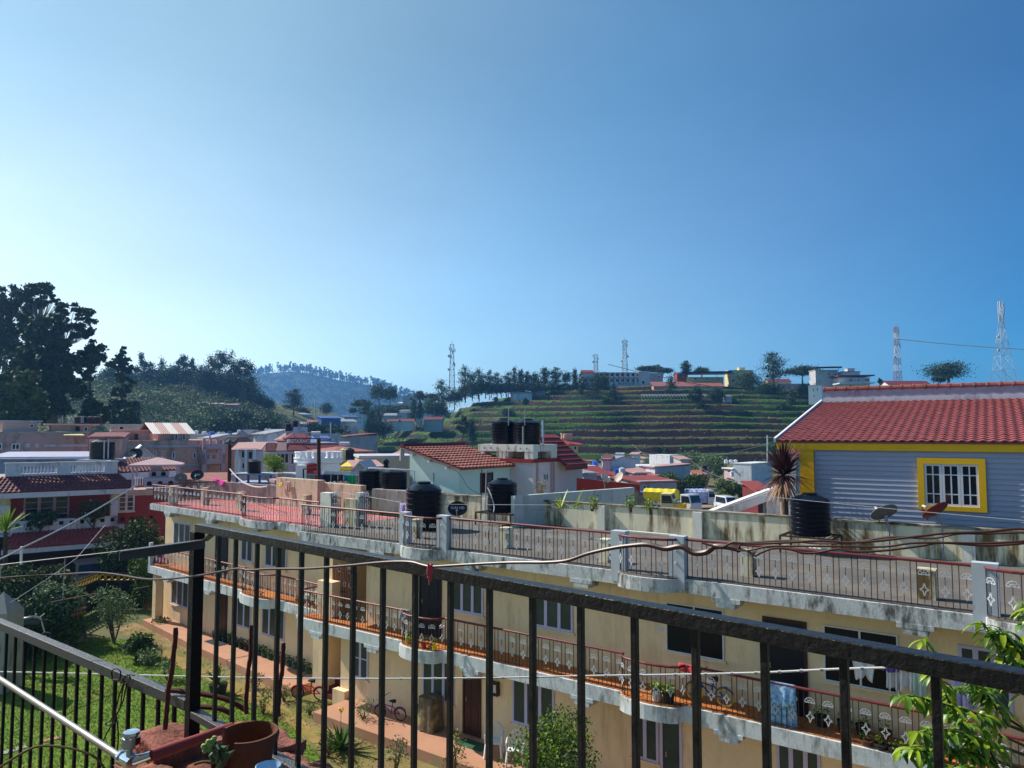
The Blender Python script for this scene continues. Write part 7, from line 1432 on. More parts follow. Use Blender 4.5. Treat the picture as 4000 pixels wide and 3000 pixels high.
for px, py, y, dd, h, mt, lb in ((2325, 1823, 120, 1.0, .95, 'water_tank_blue', 'bright blue tank on the flat house under the terraces'), (2283, 1824, 118, .6, .9, 'yellow_wall', 'yellow drum on the flat house under the terraces'), (2310, 1827, 117, 1.6, .4, 'tank_white', 'wide white tank beside the yellow drum'), (2414, 1849, 110, 1.2, .7, 'water_tank_blue', 'light blue tank between the red roofs'), (2430, 1850, 108, .9, .9, 'tank_white', 'white tank between the red roofs'), (2604, 1818, 152, .9, 1.1, 'black_plastic_dull', 'black tank on the grey row house, left'), (2645, 1816, 153, 1.0, 1.3, 'black_plastic_dull', 'black tank on the grey row house, right'), (2752, 1842, 130, .9, 1.1, 'black_plastic_dull', 'black tank on the orange brown hut'), (2762, 1846, 131, .6, .7, 'truck_blue', 'violet blue barrel beside the black tank on the hut'), (2860, 1862, 117, .55, .9, 'tank_white', 'white tank on the lower ledge of the white house')):
    make_tank('water_tank', lb, aty(px, py, y), dd, h, mt, n=14, ribs=3)
cloth('cloth', 'bright pink cloth hung on the grey row house', aty(2504, 1826, 149), aty(2526, 1826, 149), .55, 'cloth_pink', cat='cloth', wav=.03)
t, F_, L_, z1 = block('house', 'white square house with three white tanks on top', (2862, 118), (2932, 116), 1812, 0, 8, 'white_wall', lip=.06)
block('house', 'balconied left side of the white square house', (2826, 121), (2862, 118.1), 1830, 0, 5, 'dusty_pink', [(2841, 1834, 2856, 1848, 2)], lip=.3, lipm='white_wall')
for i, px in enumerate((2836, 2855, 2873)): make_tank('water_tank', ['white tank atop the white square house, left of three', 'white tank atop the white square house, middle of three', 'white tank atop the white square house, right of three'][i], aty(px, 1812, 121) * [1, 1, 0] + [0, 0, hz(1812, 119)], .62, .62, 'tank_white', n=14, ribs=2)
sheet('road', [aty(2480, 2040, 70)[:2], aty(2800, 2040, 70)[:2], aty(3300, 2020, 72)[:2], aty(3300, 1960, 102)[:2], aty(2480, 1960, 102)[:2]], .02, 'road_earth')
sheet('road', [aty(2480, 2040, 102)[:2] + [0, 1], aty(3300, 2020, 102)[:2] + [0, 1], aty(3300, 1960, 108)[:2], aty(2480, 1960, 108)[:2]], .02, 'asphalt')
def lorry(name, label, base, yaw, L_, cab, cabm, box, boxm, tarp=None, bonnet=None, Wd=2.0, wheel=.42, hb=1.0, hcab=1.9, hbox=1.5):
    t = thing(name, base, label, 'lorry'); M_ = Matrix.Translation(Vector([float(a) for a in base])) @ Matrix.Rotation(yaw, 4, 'Z')
    m = MB(M=M_); m.box(-L_ / 2, L_ / 2, -.45, .45, wheel + .1, wheel + .35); m.build('chassis', 'rubber', t)
    xb = L_ / 2 - cab - (bonnet or 0)
    m = MB(M=M_); m.box(-L_ / 2, xb - .1, -Wd / 2, Wd / 2, wheel + .36, wheel + .36 + hbox); b = m.build('cargo_body', boxm, t)
    m = MB(M=M_)
    for k in range(7): x = -L_ / 2 + .1 + (xb + L_ / 2 - .3) * k / 6; m.box(x - .03, x + .03, -Wd / 2 - .02, Wd / 2 + .02, wheel + .36, wheel + .36 + hbox + .01)
    m.build('stake', boxm, b)
    if tarp:
        m = MB(M=M_); pr = [(Wd / 2 + .03, hbox * .55), (Wd / 2 + .05, hbox), (Wd * .3, hbox + .28), (0, hbox + .36), (-Wd * .3, hbox + .28), (-Wd / 2 - .05, hbox), (-Wd / 2 - .03, hbox * .55)]; N = 12; vs = []
        for i in range(N + 1):
            x = -L_ / 2 - .03 + (xb - .05 + L_ / 2) * i / N; vs += [(x, y, wheel + .36 + z + .03 * math.sin(i * 2.1 + y * 3)) for y, z in pr]
        k = len(pr); m.add(vs, [(i * k + j, i * k + j + 1, (i + 1) * k + j + 1, (i + 1) * k + j) for i in range(N) for j in range(k - 1)]); m.add([vs[j] for j in range(k)], [tuple(range(k))]); m.build('tarpaulin', tarp, t)
    m = MB(M=M_); z0 = wheel + .2; m.extr([(xb, z0), (xb + cab, z0), (xb + cab, z0 + hcab * .45), (xb + cab - .3, z0 + hcab), (xb, z0 + hcab)], -Wd / 2, Wd / 2); c = m.build('cab', cabm, t, bevel=.04)
    m = MB(M=M_); m.quad((xb + cab + .02, -Wd / 2 + .12, z0 + hcab * .5), (xb + cab + .02, Wd / 2 - .12, z0 + hcab * .5), (xb + cab - .25, Wd / 2 - .15, z0 + hcab * .92), (xb + cab - .25, -Wd / 2 + .15, z0 + hcab * .92))
    for s in (-1, 1): m.quad((xb + .15, s * (Wd / 2 + .012), z0 + hcab * .5), (xb + cab - .12, s * (Wd / 2 + .012), z0 + hcab * .5), (xb + cab - .35, s * (Wd / 2 + .012), z0 + hcab * .9), (xb + .15, s * (Wd / 2 + .012), z0 + hcab * .9))
    m.build('window', 'glass', c)
    if bonnet: m = MB(M=M_); m.box(xb + cab + .001, xb + cab + bonnet, -Wd / 2 + .1, Wd / 2 - .1, z0, z0 + hcab * .48); m.build('bonnet', 'yellow', t, bevel=.08)
    m = MB(M=M_); m.box(L_ / 2, L_ / 2 + .1, -Wd / 2, Wd / 2, wheel - .05, wheel + .25); m.build('bumper', 'rubber', t)
    for s in (-1, 1): m = MB(M=M_); m.box(L_ / 2 + .101, L_ / 2 + .12, s * Wd * .36 - .12, s * Wd * .36 + .12, wheel + .02, wheel + .2); m.build('headlight', 'silver', t)
    for x in (-L_ / 2 + .9, L_ / 2 - .7):
        for s in (-1, 1): m = MB(M=M_); m.tube([(x, s * (Wd / 2 - .28), wheel), (x, s * (Wd / 2 + .02), wheel)], wheel, 18); m.build('wheel', 'rubber', t)
    return t
lorry('lorry', 'lorry under a bright yellow tarpaulin behind the aqua wall', aty(2560, 2020, 88) * [1, 1, 0], R(150), 5.2, 1.4, 'truck_blue', 1, 'tarp_yellow', 'tarp_yellow', hbox=1.8)
lorry('lorry', 'old blue and yellow lorry with a lilac cab roof, nearest the wall', aty(2598, 2060, 84) * [1, 1, 0], R(-22), 4.6, 1.5, 'yellow_wall', 1, 'truck_blue', None, bonnet=1.1, hbox=.7, hcab=2.1)
lorry('lorry', 'white cab lorry with a teal windscreen frame beside the old one', aty(2660, 2040, 86) * [1, 1, 0], R(-50), 4.4, 1.5, 'car_white', 1, 'truck_teal', None, hbox=.9, hcab=1.9)
lorry('lorry', 'lorry with blue white tarpaulin and yellow bonnet in profile', aty(2755, 1995, 94) * [1, 1, 0], R(4), 4.7, 1.1, 'car_white', 1, 'tarp_white', 'tarp_white', bonnet=1.2, hbox=1.35, hcab=1.75, Wd=1.8, wheel=.38)
car('van', 'white van facing the viewer on the earth road', aty(2840, 2010, 90) * [1, 1, 0], R(-78), 3.7, 1.6, 1.85, 'car_white', 'van', van=True)
for i, (px, py, y, w, h, mts, lb) in enumerate([(2625, 1925, 104, 5.0, 3.6, ['leaf_mid', 'leaf_bush', 'leaf_olive'], 'large roadside bush above the yellow tarpaulin, left one'), (2715, 1925, 104, 4.6, 3.4, ['leaf_mid', 'leaf_bush', 'leaf_dark'], 'large roadside bush behind the profile lorry'), (2575, 1905, 106, 3.4, 2.6, ['leaf_mid', 'leaf_olive'], 'low olive bush at the end of the red band house'), (2850, 1945, 106, 4.4, 2.9, ['leaf_mid', 'leaf_olive', 'leaf_pale'], 'olive bush below the white square house'), (2925, 1950, 104, 3.6, 2.6, ['leaf_mid', 'leaf_bush'], 'roadside bush left of the purple palm'), (2965, 1850, 135, 5, 3.4, ['leaf_dark', 'leaf_mid'], 'dark bush right of the white square house'), (2700, 1830, 160, 8, 4.2, ['leaf_pale', 'leaf_mid'], 'pale feathery tree in the middle at the terrace foot'), (2790, 1840, 150, 6, 3.4, ['leaf_mid', 'leaf_pale'], 'pale feathery tree right of the black tank hut'), (2540, 1815, 165, 7, 3.0, ['leaf_pale', 'leaf_mid'], 'pale feathery tree behind the grey row house'), (2400, 1820, 160, 6, 3.2, ['leaf_mid', 'leaf_pale'], 'feathery tree behind the red roofs'), (2830, 1960, 98, 2.5, 1.3, ['leaf_yellow', 'leaf_bush'], 'yellow green low bush behind the white van')]):
    b = aty(px, py, y); b[2] = 0; bush('bush', lb, b, w, h * 1.15 + (0 if y < 115 else 1.2), mts, 5200 if y < 115 else 2600, .24 if y < 115 else .34, 140 + i, 'bush', lobes=9, low=.02)
for i, (a, b, s) in enumerate([((2275, 1800, 60), (2900, 1870, 118), 1.6), ((2480, 1760, 150), (3050, 1715, 120), 2), ((2470, 1735, 200), (2800, 1900, 110), 1.5), ((2400, 1930, 40), (3040, 1905, 60), .8), ((2700, 1800, 140), (3060, 1900, 70), 1.2), ((2020, 1985, 26), (3000, 1935, 48), .5)]):
    wire('overhead_wire', 'thin overhead wires crossing before the terrace foot', sag(aty(*a), aty(*b), s), .006 + .00012 * a[2], 'tin_grey', 'wire', 4, 'overhead wires over the right hand town')
for i, (px, yt, yb_, y) in enumerate([(2475, 1782, 1830, 160), (2998, 1700, 1830, 130), (1292, 1650, 1705, 190), (1232, 1560, 1625, 330), (660, 1690, 1722, 78), (1452, 1800, 1830, 48), (820, 1690, 1722, 90)]):
    wire('utility_pole', 'thin pale utility poles standing between the houses', [aty(px, yb_, y), aty(px, yt, y)], .07 + .0005 * y, 'grey_white', 'pole', 6, 'utility poles between the houses')
rh = block('house', 'red hut beside the purple palm', (2955, 60), (3010, 60), 1915, 0, 4, 'maroon', roof=('shed', 'red_tin', .5, .2))
p = aty(3010, 2010, 30) * [1, 1, 0]; bush('shrub', 'yellow green shrub under the white sloping stair slab', p, 1.6, 6.3, ['leaf_yellow', 'leaf_bush'], 800, .12, 170, low=.4)
from mathutils import noise as mnoise
def nz(x, y, s, z=0.0): return mnoise.noise(Vector((x * s, y * s, z)))
def field(name, xs, ys, fn, mt, kind='structure', smooth=True):
    nx, ny = len(xs), len(ys); V = [(float(x), float(y), float(fn(x, y))) for y in ys for x in xs]
    F = [(j * nx + i, j * nx + i + 1, (j + 1) * nx + i + 1, (j + 1) * nx + i) for j in range(ny - 1) for i in range(nx - 1)]
    me = bpy.data.meshes.new(name); me.from_pydata(V, [], F); me.materials.append(MAT(mt))
    if smooth: me.polygons.foreach_set('use_smooth', [True] * len(F))
    me.update(); o = bpy.data.objects.new(name, me); COL.objects.link(o); ROOT[o.name] = np.zeros(3); o['kind'] = kind; return o
CR = [(-130, -1), (-82, .8), (-70, 3.4), (-53, 9.2), (-35, 15.5), (-17.6, 23), (0, 26.5), (11.8, 28.2), (30, 30.6), (65, 31.4), (118, 30), (141, 26.5), (175, 22), (230, 10)]
crx, crz = [c[0] for c in CR], [c[1] for c in CR]
STEP = 2.55
def hill_raw(x, y):
    c = float(np.interp(x, crx, crz)); f = (y - 222 - 8 * math.sin(x * .021 + 1)) / 120
    f = min(max(f, 0), 1.25); g = f if f < .92 else .92 + (1 - math.exp(-(f - .92) * 6)) * .08
    return c * g + (1.6 * nz(x, y, .013) + .5 * nz(x, y, .05)) * min(1, f * 3)
def hill(x, y):
    z = hill_raw(x, y)
    if z <= .05: return -.3 if z < 0 else z - .3
    k = .30 * nz(x, y, .02, 5.) + .10 * nz(x, y, .07, 6.)
    t = z / STEP + k; b = math.floor(t); fr = t - b
    rise = .20 + .06 * nz(x, y, .06, 3.)
    if fr < rise: q = (fr / rise) ** .8
    else: q = 1 + .15 * math.exp(-((fr - rise) / .07) ** 2) * 1.0 - .02 * (fr - rise)
    w = 1.0 if x > -30 else max(.35, 1 + (x + 30) / 50)
    zz = (b + q - k) * STEP
    return zz * w + z * (1 - w) + .12 * nz(x, y, .45) + .05 * nz(x, y, 1.3)
xs = np.concatenate([np.arange(-130, 150, 1.0), np.arange(150, 232, 3)]); ys = np.concatenate([np.arange(214, 352, .42), np.arange(352, 420, 6)])
th = field('terraced_hill', xs, ys, hill, 'terrace')
for q in ('terrace_grass', 'terrace_olive', 'terrace_dark'): th.data.materials.append(MAT(q))
def tmat(x, y):
    z = hill_raw(x, y)
    if z < .3: return 2
    t = z / STEP + .30 * nz(x, y, .02, 5.) + .10 * nz(x, y, .07, 6.); b = math.floor(t); fr = t - b; rise = .20 + .06 * nz(x, y, .06, 3.); p = nz(x, y, .022, b * 3.7); g = nz(x, y, .05, 8.)
    lush = (p + (.45 if x < 18 + 14 * nz(0, b, 1.) else 0) + (.35 if x > 100 else 0)) > .18
    lip = rise * (.64 if lush else .80)
    lip += rise * .3 * nz(x, y, .09, 4.)
    if lip < fr < rise * 1.3: return 1 if g + (.25 if lush else -.05) > 0 else 2
    if fr <= lip: return 3 if (p > .1 or (x > 85 and g > -.2)) else 0
    return 1 if lush else (2 if g > -.1 else 0)
nx_ = len(xs) - 1; mi_ = [tmat((xs[i] + xs[i + 1]) / 2, (ys[j] + ys[j + 1]) / 2) for j in range(len(ys) - 1) for i in range(nx_)]
th.data.polygons.foreach_set('material_index', mi_)
def hz_at(x, y): return hill(x, y)
rs = np.random.RandomState(21); P = []
while len(P) < 9000:
    x = rs.uniform(-95, 165); y = rs.uniform(222, 345); z = hill_raw(x, y)
    if z < 1: continue
    t = z / STEP + .30 * nz(x, y, .02, 5.) + .10 * nz(x, y, .07, 6.); fr = t - math.floor(t)
    if .14 < fr < .24 or rs.rand() < .02 + .16 * (nz(x, y, .025, 7.) > .2) + .22 * (x < 12) * (nz(x, y, .03, 3.) > -.25): P.append((x, y, hill(x, y) + .1))
P = np.array(P); c_ = np.array([nz(p[0], p[1], .03, 9.) for p in P])
for nm, sel, mts, lb in (('crop_row', c_ > .02, ['leaf_bush', 'leaf_fresh', 'leaf_yellow'], 'bright green crops along the terrace edges'), ('dry_grass', c_ <= .02, ['leaf_olive', 'leaf_mid', 'leaf_straw'], 'dry olive grass along the terrace edges')):
    o = leaf_mesh(nm, P[sel], .55, None, None, rs, asp=.7, up=.3, mats=mts); tag(o, lb, 'grass', kind='stuff')
def hillB(x, y):
    c = float(np.interp(x, [-300, -200, -150, -110, -85, -70, -55, -40], [22, 25, 25.5, 23.8, 16, 8, 3, -1])); f = min(max((y - 165) / 88, 0), 1.6); g = math.sin(min(f, 1) * math.pi / 2) if f < 1 else 1 - .0 * f
    return c * g - .5 + 1.2 * nz(x, y, .04) + .8 * nz(x, y, .11)
field('wooded_hill', np.arange(-300, -38, 4.0), np.arange(160, 420, 4.0), hillB, 'hill_green')
rs = np.random.RandomState(8); P = []
for k in range(900):
    x = rs.uniform(-240, -50); y = rs.uniform(172, 262); r = rs.uniform(1.6, 3.4); n = int(60 + 18 * r)
    P.append(ell_pts(rs, (x, y, hillB(x, y) + r * .35), (r * 1.3, r * 1.3, r * .75), n, .6))
o = leaf_mesh('scrub', np.concatenate(P), .62, None, None, rs, asp=.7, mats=['leaf_mid', 'leaf_euc2', 'leaf_olive']); tag(o, 'rounded green scrub covering the slope of the left hill', 'scrub', kind='stuff')
P = []
for k in range(260):
    x = rs.uniform(-88, -48); y = rs.uniform(215, 300); r = rs.uniform(1.2, 2.4); P.append(ell_pts(rs, (x, y, max(0, hill(x, y)) + r * .35), (r * 1.3, r * 1.3, r * .8), 34, .6))
o = leaf_mesh('scrub', np.concatenate(P), .75, None, None, rs, asp=.7, mats=['leaf_olive', 'leaf_mid', 'leaf_bush']); tag(o, 'pale green scrub at the left foot of the terraced hill', 'scrub', kind='stuff')
MX = [(px - 2000) / FPX * 1800 for px in (300, 600, 800, 900, 980, 1010, 1060, 1130, 1200, 1300, 1400, 1470, 1540, 1600, 1680, 1800, 2000, 2300)]
MZ = [9.5 + (1690 - y) / FPX * 1800 for y in (1640, 1600, 1545, 1505, 1475, 1458, 1445, 1440, 1450, 1474, 1492, 1500, 1528, 1550, 1580, 1620, 1660, 1690)]
def mount(x, y):
    c = float(np.interp(x, MX, MZ)); f = max(0, 1 - abs((y - 1800) / 620)); return c * f ** 1.15 - 2 + (9 * nz(x, y, .006) + 4 * nz(x, y, .02)) * f * (1 - .8 * max(0, f - .8) * 5)
field('mountain', np.arange(-1200, 260, 22.0), np.arange(1150, 2460, 30.0), mount, 'far_wood')
rs = np.random.RandomState(12); m = MB(); LP = []
for k in range(330):
    x = rs.uniform(-680, -215); h = rs.uniform(14, 24) * (1 if x < -350 else 1.05); y = 1800 + rs.uniform(-30, 20); z = mount(x, y) - 2
    m.tube([(x, y, z), (x + rs.uniform(-.8, .8), y, z + h)], [.55, .25], 4); nq = rs.randint(5, 12)
    for q in range(nq): LP.append(ell_pts(rs, (x + rs.uniform(-2.0, 2.0), y, z + h * rs.uniform(.45, 1.02)), (1.6, 1.6, 1.6), 5, .2))
for k in range(5200):
    x = rs.uniform(-1050, 150); y = rs.uniform(1330, 1800); LP.append(ell_pts(rs, (x, y, mount(x, y) + 3), (6, 6, 5), 10, .3))
fw_ = m.build('forest', 'far_wood', None, recalc=False); lv = leaf_mesh('canopy', np.concatenate(LP), 3.3, 'far_wood', fw_, rs, asp=.75); tag(fw_, 'distant blue wood along the mountain crest', 'forest', kind='stuff'); lv['kind'] = 'stuff'
field('far_ridge', np.arange(-300, 2600, 60.0), np.arange(1500, 2300, 60.0), lambda x, y: -3 + 8 * nz(x, y, .003) + 10 * max(0, 1 - abs(y - 1900) / 380), 'far_wood')
def tree(name, label, base, clumps, mts, n, leaf, trunk=.3, seed=0, barkm='bark', cat='tree', group=None, limbs=True):
    rs = np.random.RandomState(seed + 900); t = thing(name, base, label, cat, group); B = np.array(base, float)
    pts = crown_pts(rs, clumps, n, .50); leaf_mesh('crown', pts, leaf, None, t, rs, asp=.7, mats=mts)
    m = MB(); top = max(clumps, key=lambda c: c[0][2])[0]; mid = B + (np.array(top) - B) * .55 + rs.uniform(-.4, .4, 3) * trunk * 2
    m.tube([B - [0, 0, .4], B + (mid - B) * .5 + rs.uniform(-.2, .2, 3) * trunk, mid, top], [trunk, trunk * .8, trunk * .55, trunk * .15], 7)
    lk = .35 if len(clumps) < 12 else .10
    if limbs:
        for c, r in clumps:
            c = np.array(c); hgt = np.clip((c[2] - r[2] * 1.2 - B[2]) / max(.1, top[2] - B[2]), .15, .8); p = B + (mid - B) * min(1, hgt / .55) if hgt < .55 else mid + (np.array(top) - mid) * ((hgt - .55) / .45)
            m.tube([p, (p + c) / 2 + [0, 0, -.08 * np.linalg.norm(c - p)], c], [trunk * lk, trunk * lk * .7, trunk * lk * .2], 5)
            for k in range(3): m.tube([c - [0, 0, r[2] * .3], c + rs.uniform(-.8, .8, 3) * np.array(r)], [trunk * lk * .3, trunk * lk * .1], 4)
    m.build('trunk', barkm, t); return t
def clp(px, py, rx, ry, y, dy=0): k = y / FPX; return (aty(px, py, y + dy), (rx * k, min(rx, ry) * k * .9, ry * k))
def big(label, y, base, cl, mts, n, leaf, trunk, seed, barkm='bark', name='eucalyptus_tree'):
    b = aty(base[0], base[1], y); b[2] = 0; rs = np.random.RandomState(seed); sub = []
    for px, py, rx, ry in cl:
        k = 24 if rx > 60 else (12 if rx > 30 else 8)
        for _ in range(k):
            a = rs.uniform(0, 6.283); q = rs.uniform(.1, 1) ** .6 * .95; s = rs.uniform(.2, .38) if rx > 60 else rs.uniform(.25, .46)
            sub.append(clp(px + rx * q * math.cos(a), py + ry * q * math.sin(a), rx * s, ry * s * (.8 if rx > 60 else .75), y, rs.uniform(-1, 1) * rx * y / FPX * .7))
    return tree(name, label, b, sub, mts, int(n * 2.1), leaf * .62, trunk, seed, barkm)
E1 = ['leaf_euc', 'leaf_dark', 'leaf_euc2']
big('tall eucalyptus cut by the left edge of the picture', 108, (10, 1660), [(30, 1165, 62, 50), (10, 1255, 75, 80), (-40, 1360, 100, 110), (70, 1330, 50, 60)], E1, 4600, .85, .7, 1)
big('tallest eucalyptus with an open feathery top at far left', 104, (120, 1660), [(150, 1128, 55, 26), (105, 1150, 38, 34), (190, 1150, 26, 30), (225, 1182, 15, 13), (150, 1190, 40, 24), (95, 1230, 40, 40), (205, 1165, 16, 16), (120, 1118, 20, 14)], E1, 3400, .65, .6, 2, 'bark_pale')
big('leaning eucalyptus with pale forked limbs right of the tallest one', 100, (265, 1660), [(265, 1205, 40, 26), (325, 1230, 40, 26), (352, 1270, 24, 34), (300, 1290, 40, 24), (330, 1310, 24, 18), (250, 1255, 30, 34), (240, 1215, 24, 18)], E1, 2900, .6, .5, 3, 'bark_pale')
big('dense dark eucalyptus mass in the middle of the left grove', 96, (200, 1660), [(190, 1290, 75, 70), (150, 1380, 100, 90), (225, 1430, 85, 90), (120, 1490, 105, 90), (240, 1550, 75, 80), (190, 1600, 80, 50)], ['leaf_dark', 'leaf_euc'], 7600, .95, .7, 4)
big('eucalyptus with a bare double trunk at the right of the grove', 98, (318, 1690), [(372, 1360, 36, 36), (350, 1400, 46, 32), (385, 1410, 24, 32), (330, 1440, 36, 26), (350, 1470, 30, 22), (315, 1500, 24, 18), (345, 1540, 20, 16)], E1, 3000, .65, .35, 5)
big('broad round tree low at the left edge before the grove', 82, (28, 1760), [(50, 1500, 85, 55), (90, 1560, 75, 60), (20, 1590, 90, 60), (140, 1610, 50, 50)], ['leaf_euc2', 'leaf_euc', 'leaf_mid'], 5200, .7, .5, 6, name='broadleaf_tree')
big('dark small tree standing right of the grove above the salmon roofs', 92, (375, 1690), [(365, 1585, 36, 30), (385, 1620, 40, 34), (350, 1630, 34, 34)], ['leaf_dark', 'leaf_euc'], 1800, .7, .3, 7, name='broadleaf_tree')
big('tall narrow conifer like tree with tiered crown between grove and ridge', 120, (485, 1690), [(480, 1372, 12, 18), (478, 1400, 26, 18), (462, 1425, 36, 18), (495, 1440, 34, 20), (480, 1475, 30, 20), (505, 1500, 24, 16), (460, 1530, 24, 18), (500, 1535, 30, 18), (470, 1585, 44, 26), (510, 1600, 34, 30)], ['leaf_dark', 'leaf_euc'], 3600, .75, .35, 8, name='cypress_tree')
big('dark leafy tree under the tiered conifer', 115, (505, 1690), [(470, 1620, 44, 34), (520, 1640, 34, 30), (490, 1655, 50, 26)], ['leaf_dark', 'leaf_mid'], 1800, .8, .3, 9, name='broadleaf_tree')
def hilltree(label, px, yt, yb, w, y, kind, mts=None, n=None, seed=0, name=None, group=None, dense=1.0):
    k = y / FPX; b = aty(px, yb, y); h = (yb - yt) * k; W_ = w * k * (1.0 if kind == 'column' else 1.28); rs = np.random.RandomState(seed + int(px)); cl = []
    if kind == 'round': spec = [(0, .62, .46, .3), (-.22, .5, .3, .24), (.22, .52, .3, .24), (0, .78, .34, .2)]
    elif kind == 'column': spec = [(0, .3, .42, .18), (.04, .5, .46, .2), (-.05, .7, .4, .18), (.03, .88, .26, .14)]
    elif kind == 'umbrella': spec = [(-.3, .78, .24, .12), (.3, .8, .24, .12), (0, .9, .34, .11), (-.12, .7, .2, .1), (.16, .68, .2, .1)]
    elif kind == 'sparse': spec = [(0, .9, .18, .1), (.22, .72, .2, .1), (-.25, .62, .2, .09), (.1, .52, .24, .09), (-.1, .78, .16, .08)]
    elif kind == 'tall': spec = [(0, .92, .22, .09), (-.12, .78, .3, .11), (.14, .7, .32, .12), (-.06, .56, .36, .12), (.12, .42, .34, .12), (-.14, .34, .3, .1)]
    else: spec = [(0, .75, .4, .25), (0, .4, .45, .3)]
    for dx, fz, rx, rz in spec:
        j = rs.uniform(-.06, .06); s = rs.uniform(.85, 1.15); cl.append((b + np.array([(dx + j) * W_, rs.uniform(-.2, .2) * W_, fz * h]), (rx * W_ * s, rx * W_ * .9, rz * h)))
    return tree(name or {'column': 'cypress_tree', 'umbrella': 'umbrella_tree'}.get(kind, 'hill_tree'), label, b, cl, mts or ['leaf_dark', 'leaf_euc', 'leaf_mid'], int((n or (260 + w * 13 + .16 * w * w)) * dense), max(.5, 4.9 * k), max(.12, W_ * .035), seed, limbs=kind in ('umbrella', 'sparse', 'tall', 'round'))
for i, (px, yt, yb, w, kind, lb) in enumerate([(425, 1425, 1560, 70, 'tall', 'first dark tree on the blue ridge, right of the grove'), (553, 1378, 1550, 46, 'sparse', 'thin sparse tree on the blue ridge right of the tiered conifer'), (590, 1415, 1560, 70, 'tall', 'bushy ridge tree behind the small red house'), (624, 1396, 1550, 40, 'column', 'narrow ridge tree with a rounded top'), (655, 1420, 1560, 66, 'round', 'wide dark ridge tree left of the red pavilion'), (708, 1385, 1530, 60, 'sparse', 'wispy ridge tree directly above the red pavilion'), (745, 1400, 1530, 40, 'sparse', 'second wispy tree right above the red pavilion'), (795, 1422, 1545, 66, 'round', 'dense dark ridge tree right of the red pavilion'), (850, 1373, 1560, 60, 'umbrella', 'flat topped tall tree on the ridge'), (897, 1370, 1575, 44, 'tall', 'tall slim tree on the ridge, highest of its right end'), (945, 1404, 1570, 60, 'umbrella', 'open branched tree at the right end of the ridge'), (965, 1470, 1640, 58, 'tall', 'dark tree standing lower at the right end of the ridge'), (905, 1450, 1580, 70, 'round', 'dense tree below the tall slim one'), (520, 1440, 1580, 80, 'round', 'wide dark tree behind the tiered conifer'), (830, 1470, 1570, 60, 'round', 'low dark tree between pavilion and flat topped tree')]):
    hilltree(lb, px, yt, yb, w, 255 + (i * 7) % 23, kind, ['leaf_dark', 'leaf_euc'], seed=i, dense=1.5)
for i, (px, yt, yb, w, kind, y, lb) in enumerate([(1146, 1518, 1625, 66, 'tall', 300, 'lone ragged pine in the valley before the blue mountain'), (1275, 1572, 1630, 36, 'round', 360, 'small round tree in the valley right of the lone pine'), (1012, 1532, 1620, 46, 'round', 260, 'round tree at the foot of the left ridge'), (1045, 1552, 1620, 40, 'round', 265, 'second round tree at the foot of the left ridge'), (1090, 1640, 1720, 90, 'round', 200, 'dark leafy tree behind the restaurant tanks'), (1030, 1625, 1710, 90, 'round', 190, 'dark leafy tree above the small pale tanks'), (1225, 1650, 1715, 70, 'round', 200, 'leafy tree behind the billboard pole'), (1300, 1660, 1720, 70, 'round', 210, 'leafy tree below the blue shanties'), (945, 1600, 1690, 90, 'round', 200, 'dark tree left of the restaurant below the ridge'), (1180, 1590, 1630, 50, 'round', 330, 'hazy tree right of the lone pine trunk'), (1380, 1592, 1620, 24, 'round', 330, 'small dark tree beside the white balconied house'), (1345, 1690, 1740, 60, 'round', 180, 'pale green tree above the maroon house'), (880, 1620, 1720, 110, 'round', 185, 'broad dark tree above the right end of the salmon building')]):
    hilltree(lb, px, yt, yb, w, y, kind, seed=40 + i, dense=1.4)
rs = random.Random(77)
for i in range(26):
    px = 405 + i * 22 + rs.uniform(-8, 8); yt = (1440 if px < 600 else 1452 if px < 800 else 1440) + rs.uniform(-14, 34)
    hilltree('dark trees massed along the blue ridge behind the taller ones', px, yt, 1570 + rs.uniform(-6, 25) + max(0, px - 850) * .35, 66 + rs.uniform(-10, 24), 262 + rs.uniform(0, 26), rs.choice(['round', 'tall', 'round']), ['leaf_dark', 'leaf_euc'], seed=300 + i, dense=1.3)['group'] = 'dark trees along the blue ridge'
for i in range(22):
    px = 1770 + i * 24 + rs.uniform(-8, 8); hilltree('bushy undergrowth trees along the foot of the ridge row', px, 1502 + (1850 - px if px < 1850 else 0) * .5 + rs.uniform(-16, 10), 1562 - (px - 1770) * .07, 44 + rs.uniform(-8, 16), 341 + rs.uniform(-6, 4), 'round', ['leaf_dark', 'leaf_euc', 'leaf_mid'], seed=400 + i, dense=1.2)['group'] = 'undergrowth of the ridge row'
for i in range(44):
    px = rs.uniform(1900, 3100); py = rs.uniform(1560, 1800); y = 345 - (py - 1520) / 290 * 118; h = rs.uniform(14, 36); hilltree('scattered shrubs on the terrace edges', px, py - h, py + 3, h * rs.uniform(.6, 1.2), y, rs.choice(['round', 'column', 'round']), seed=500 + i, dense=.8)['group'] = 'shrubs on the terraces'
YR = 346
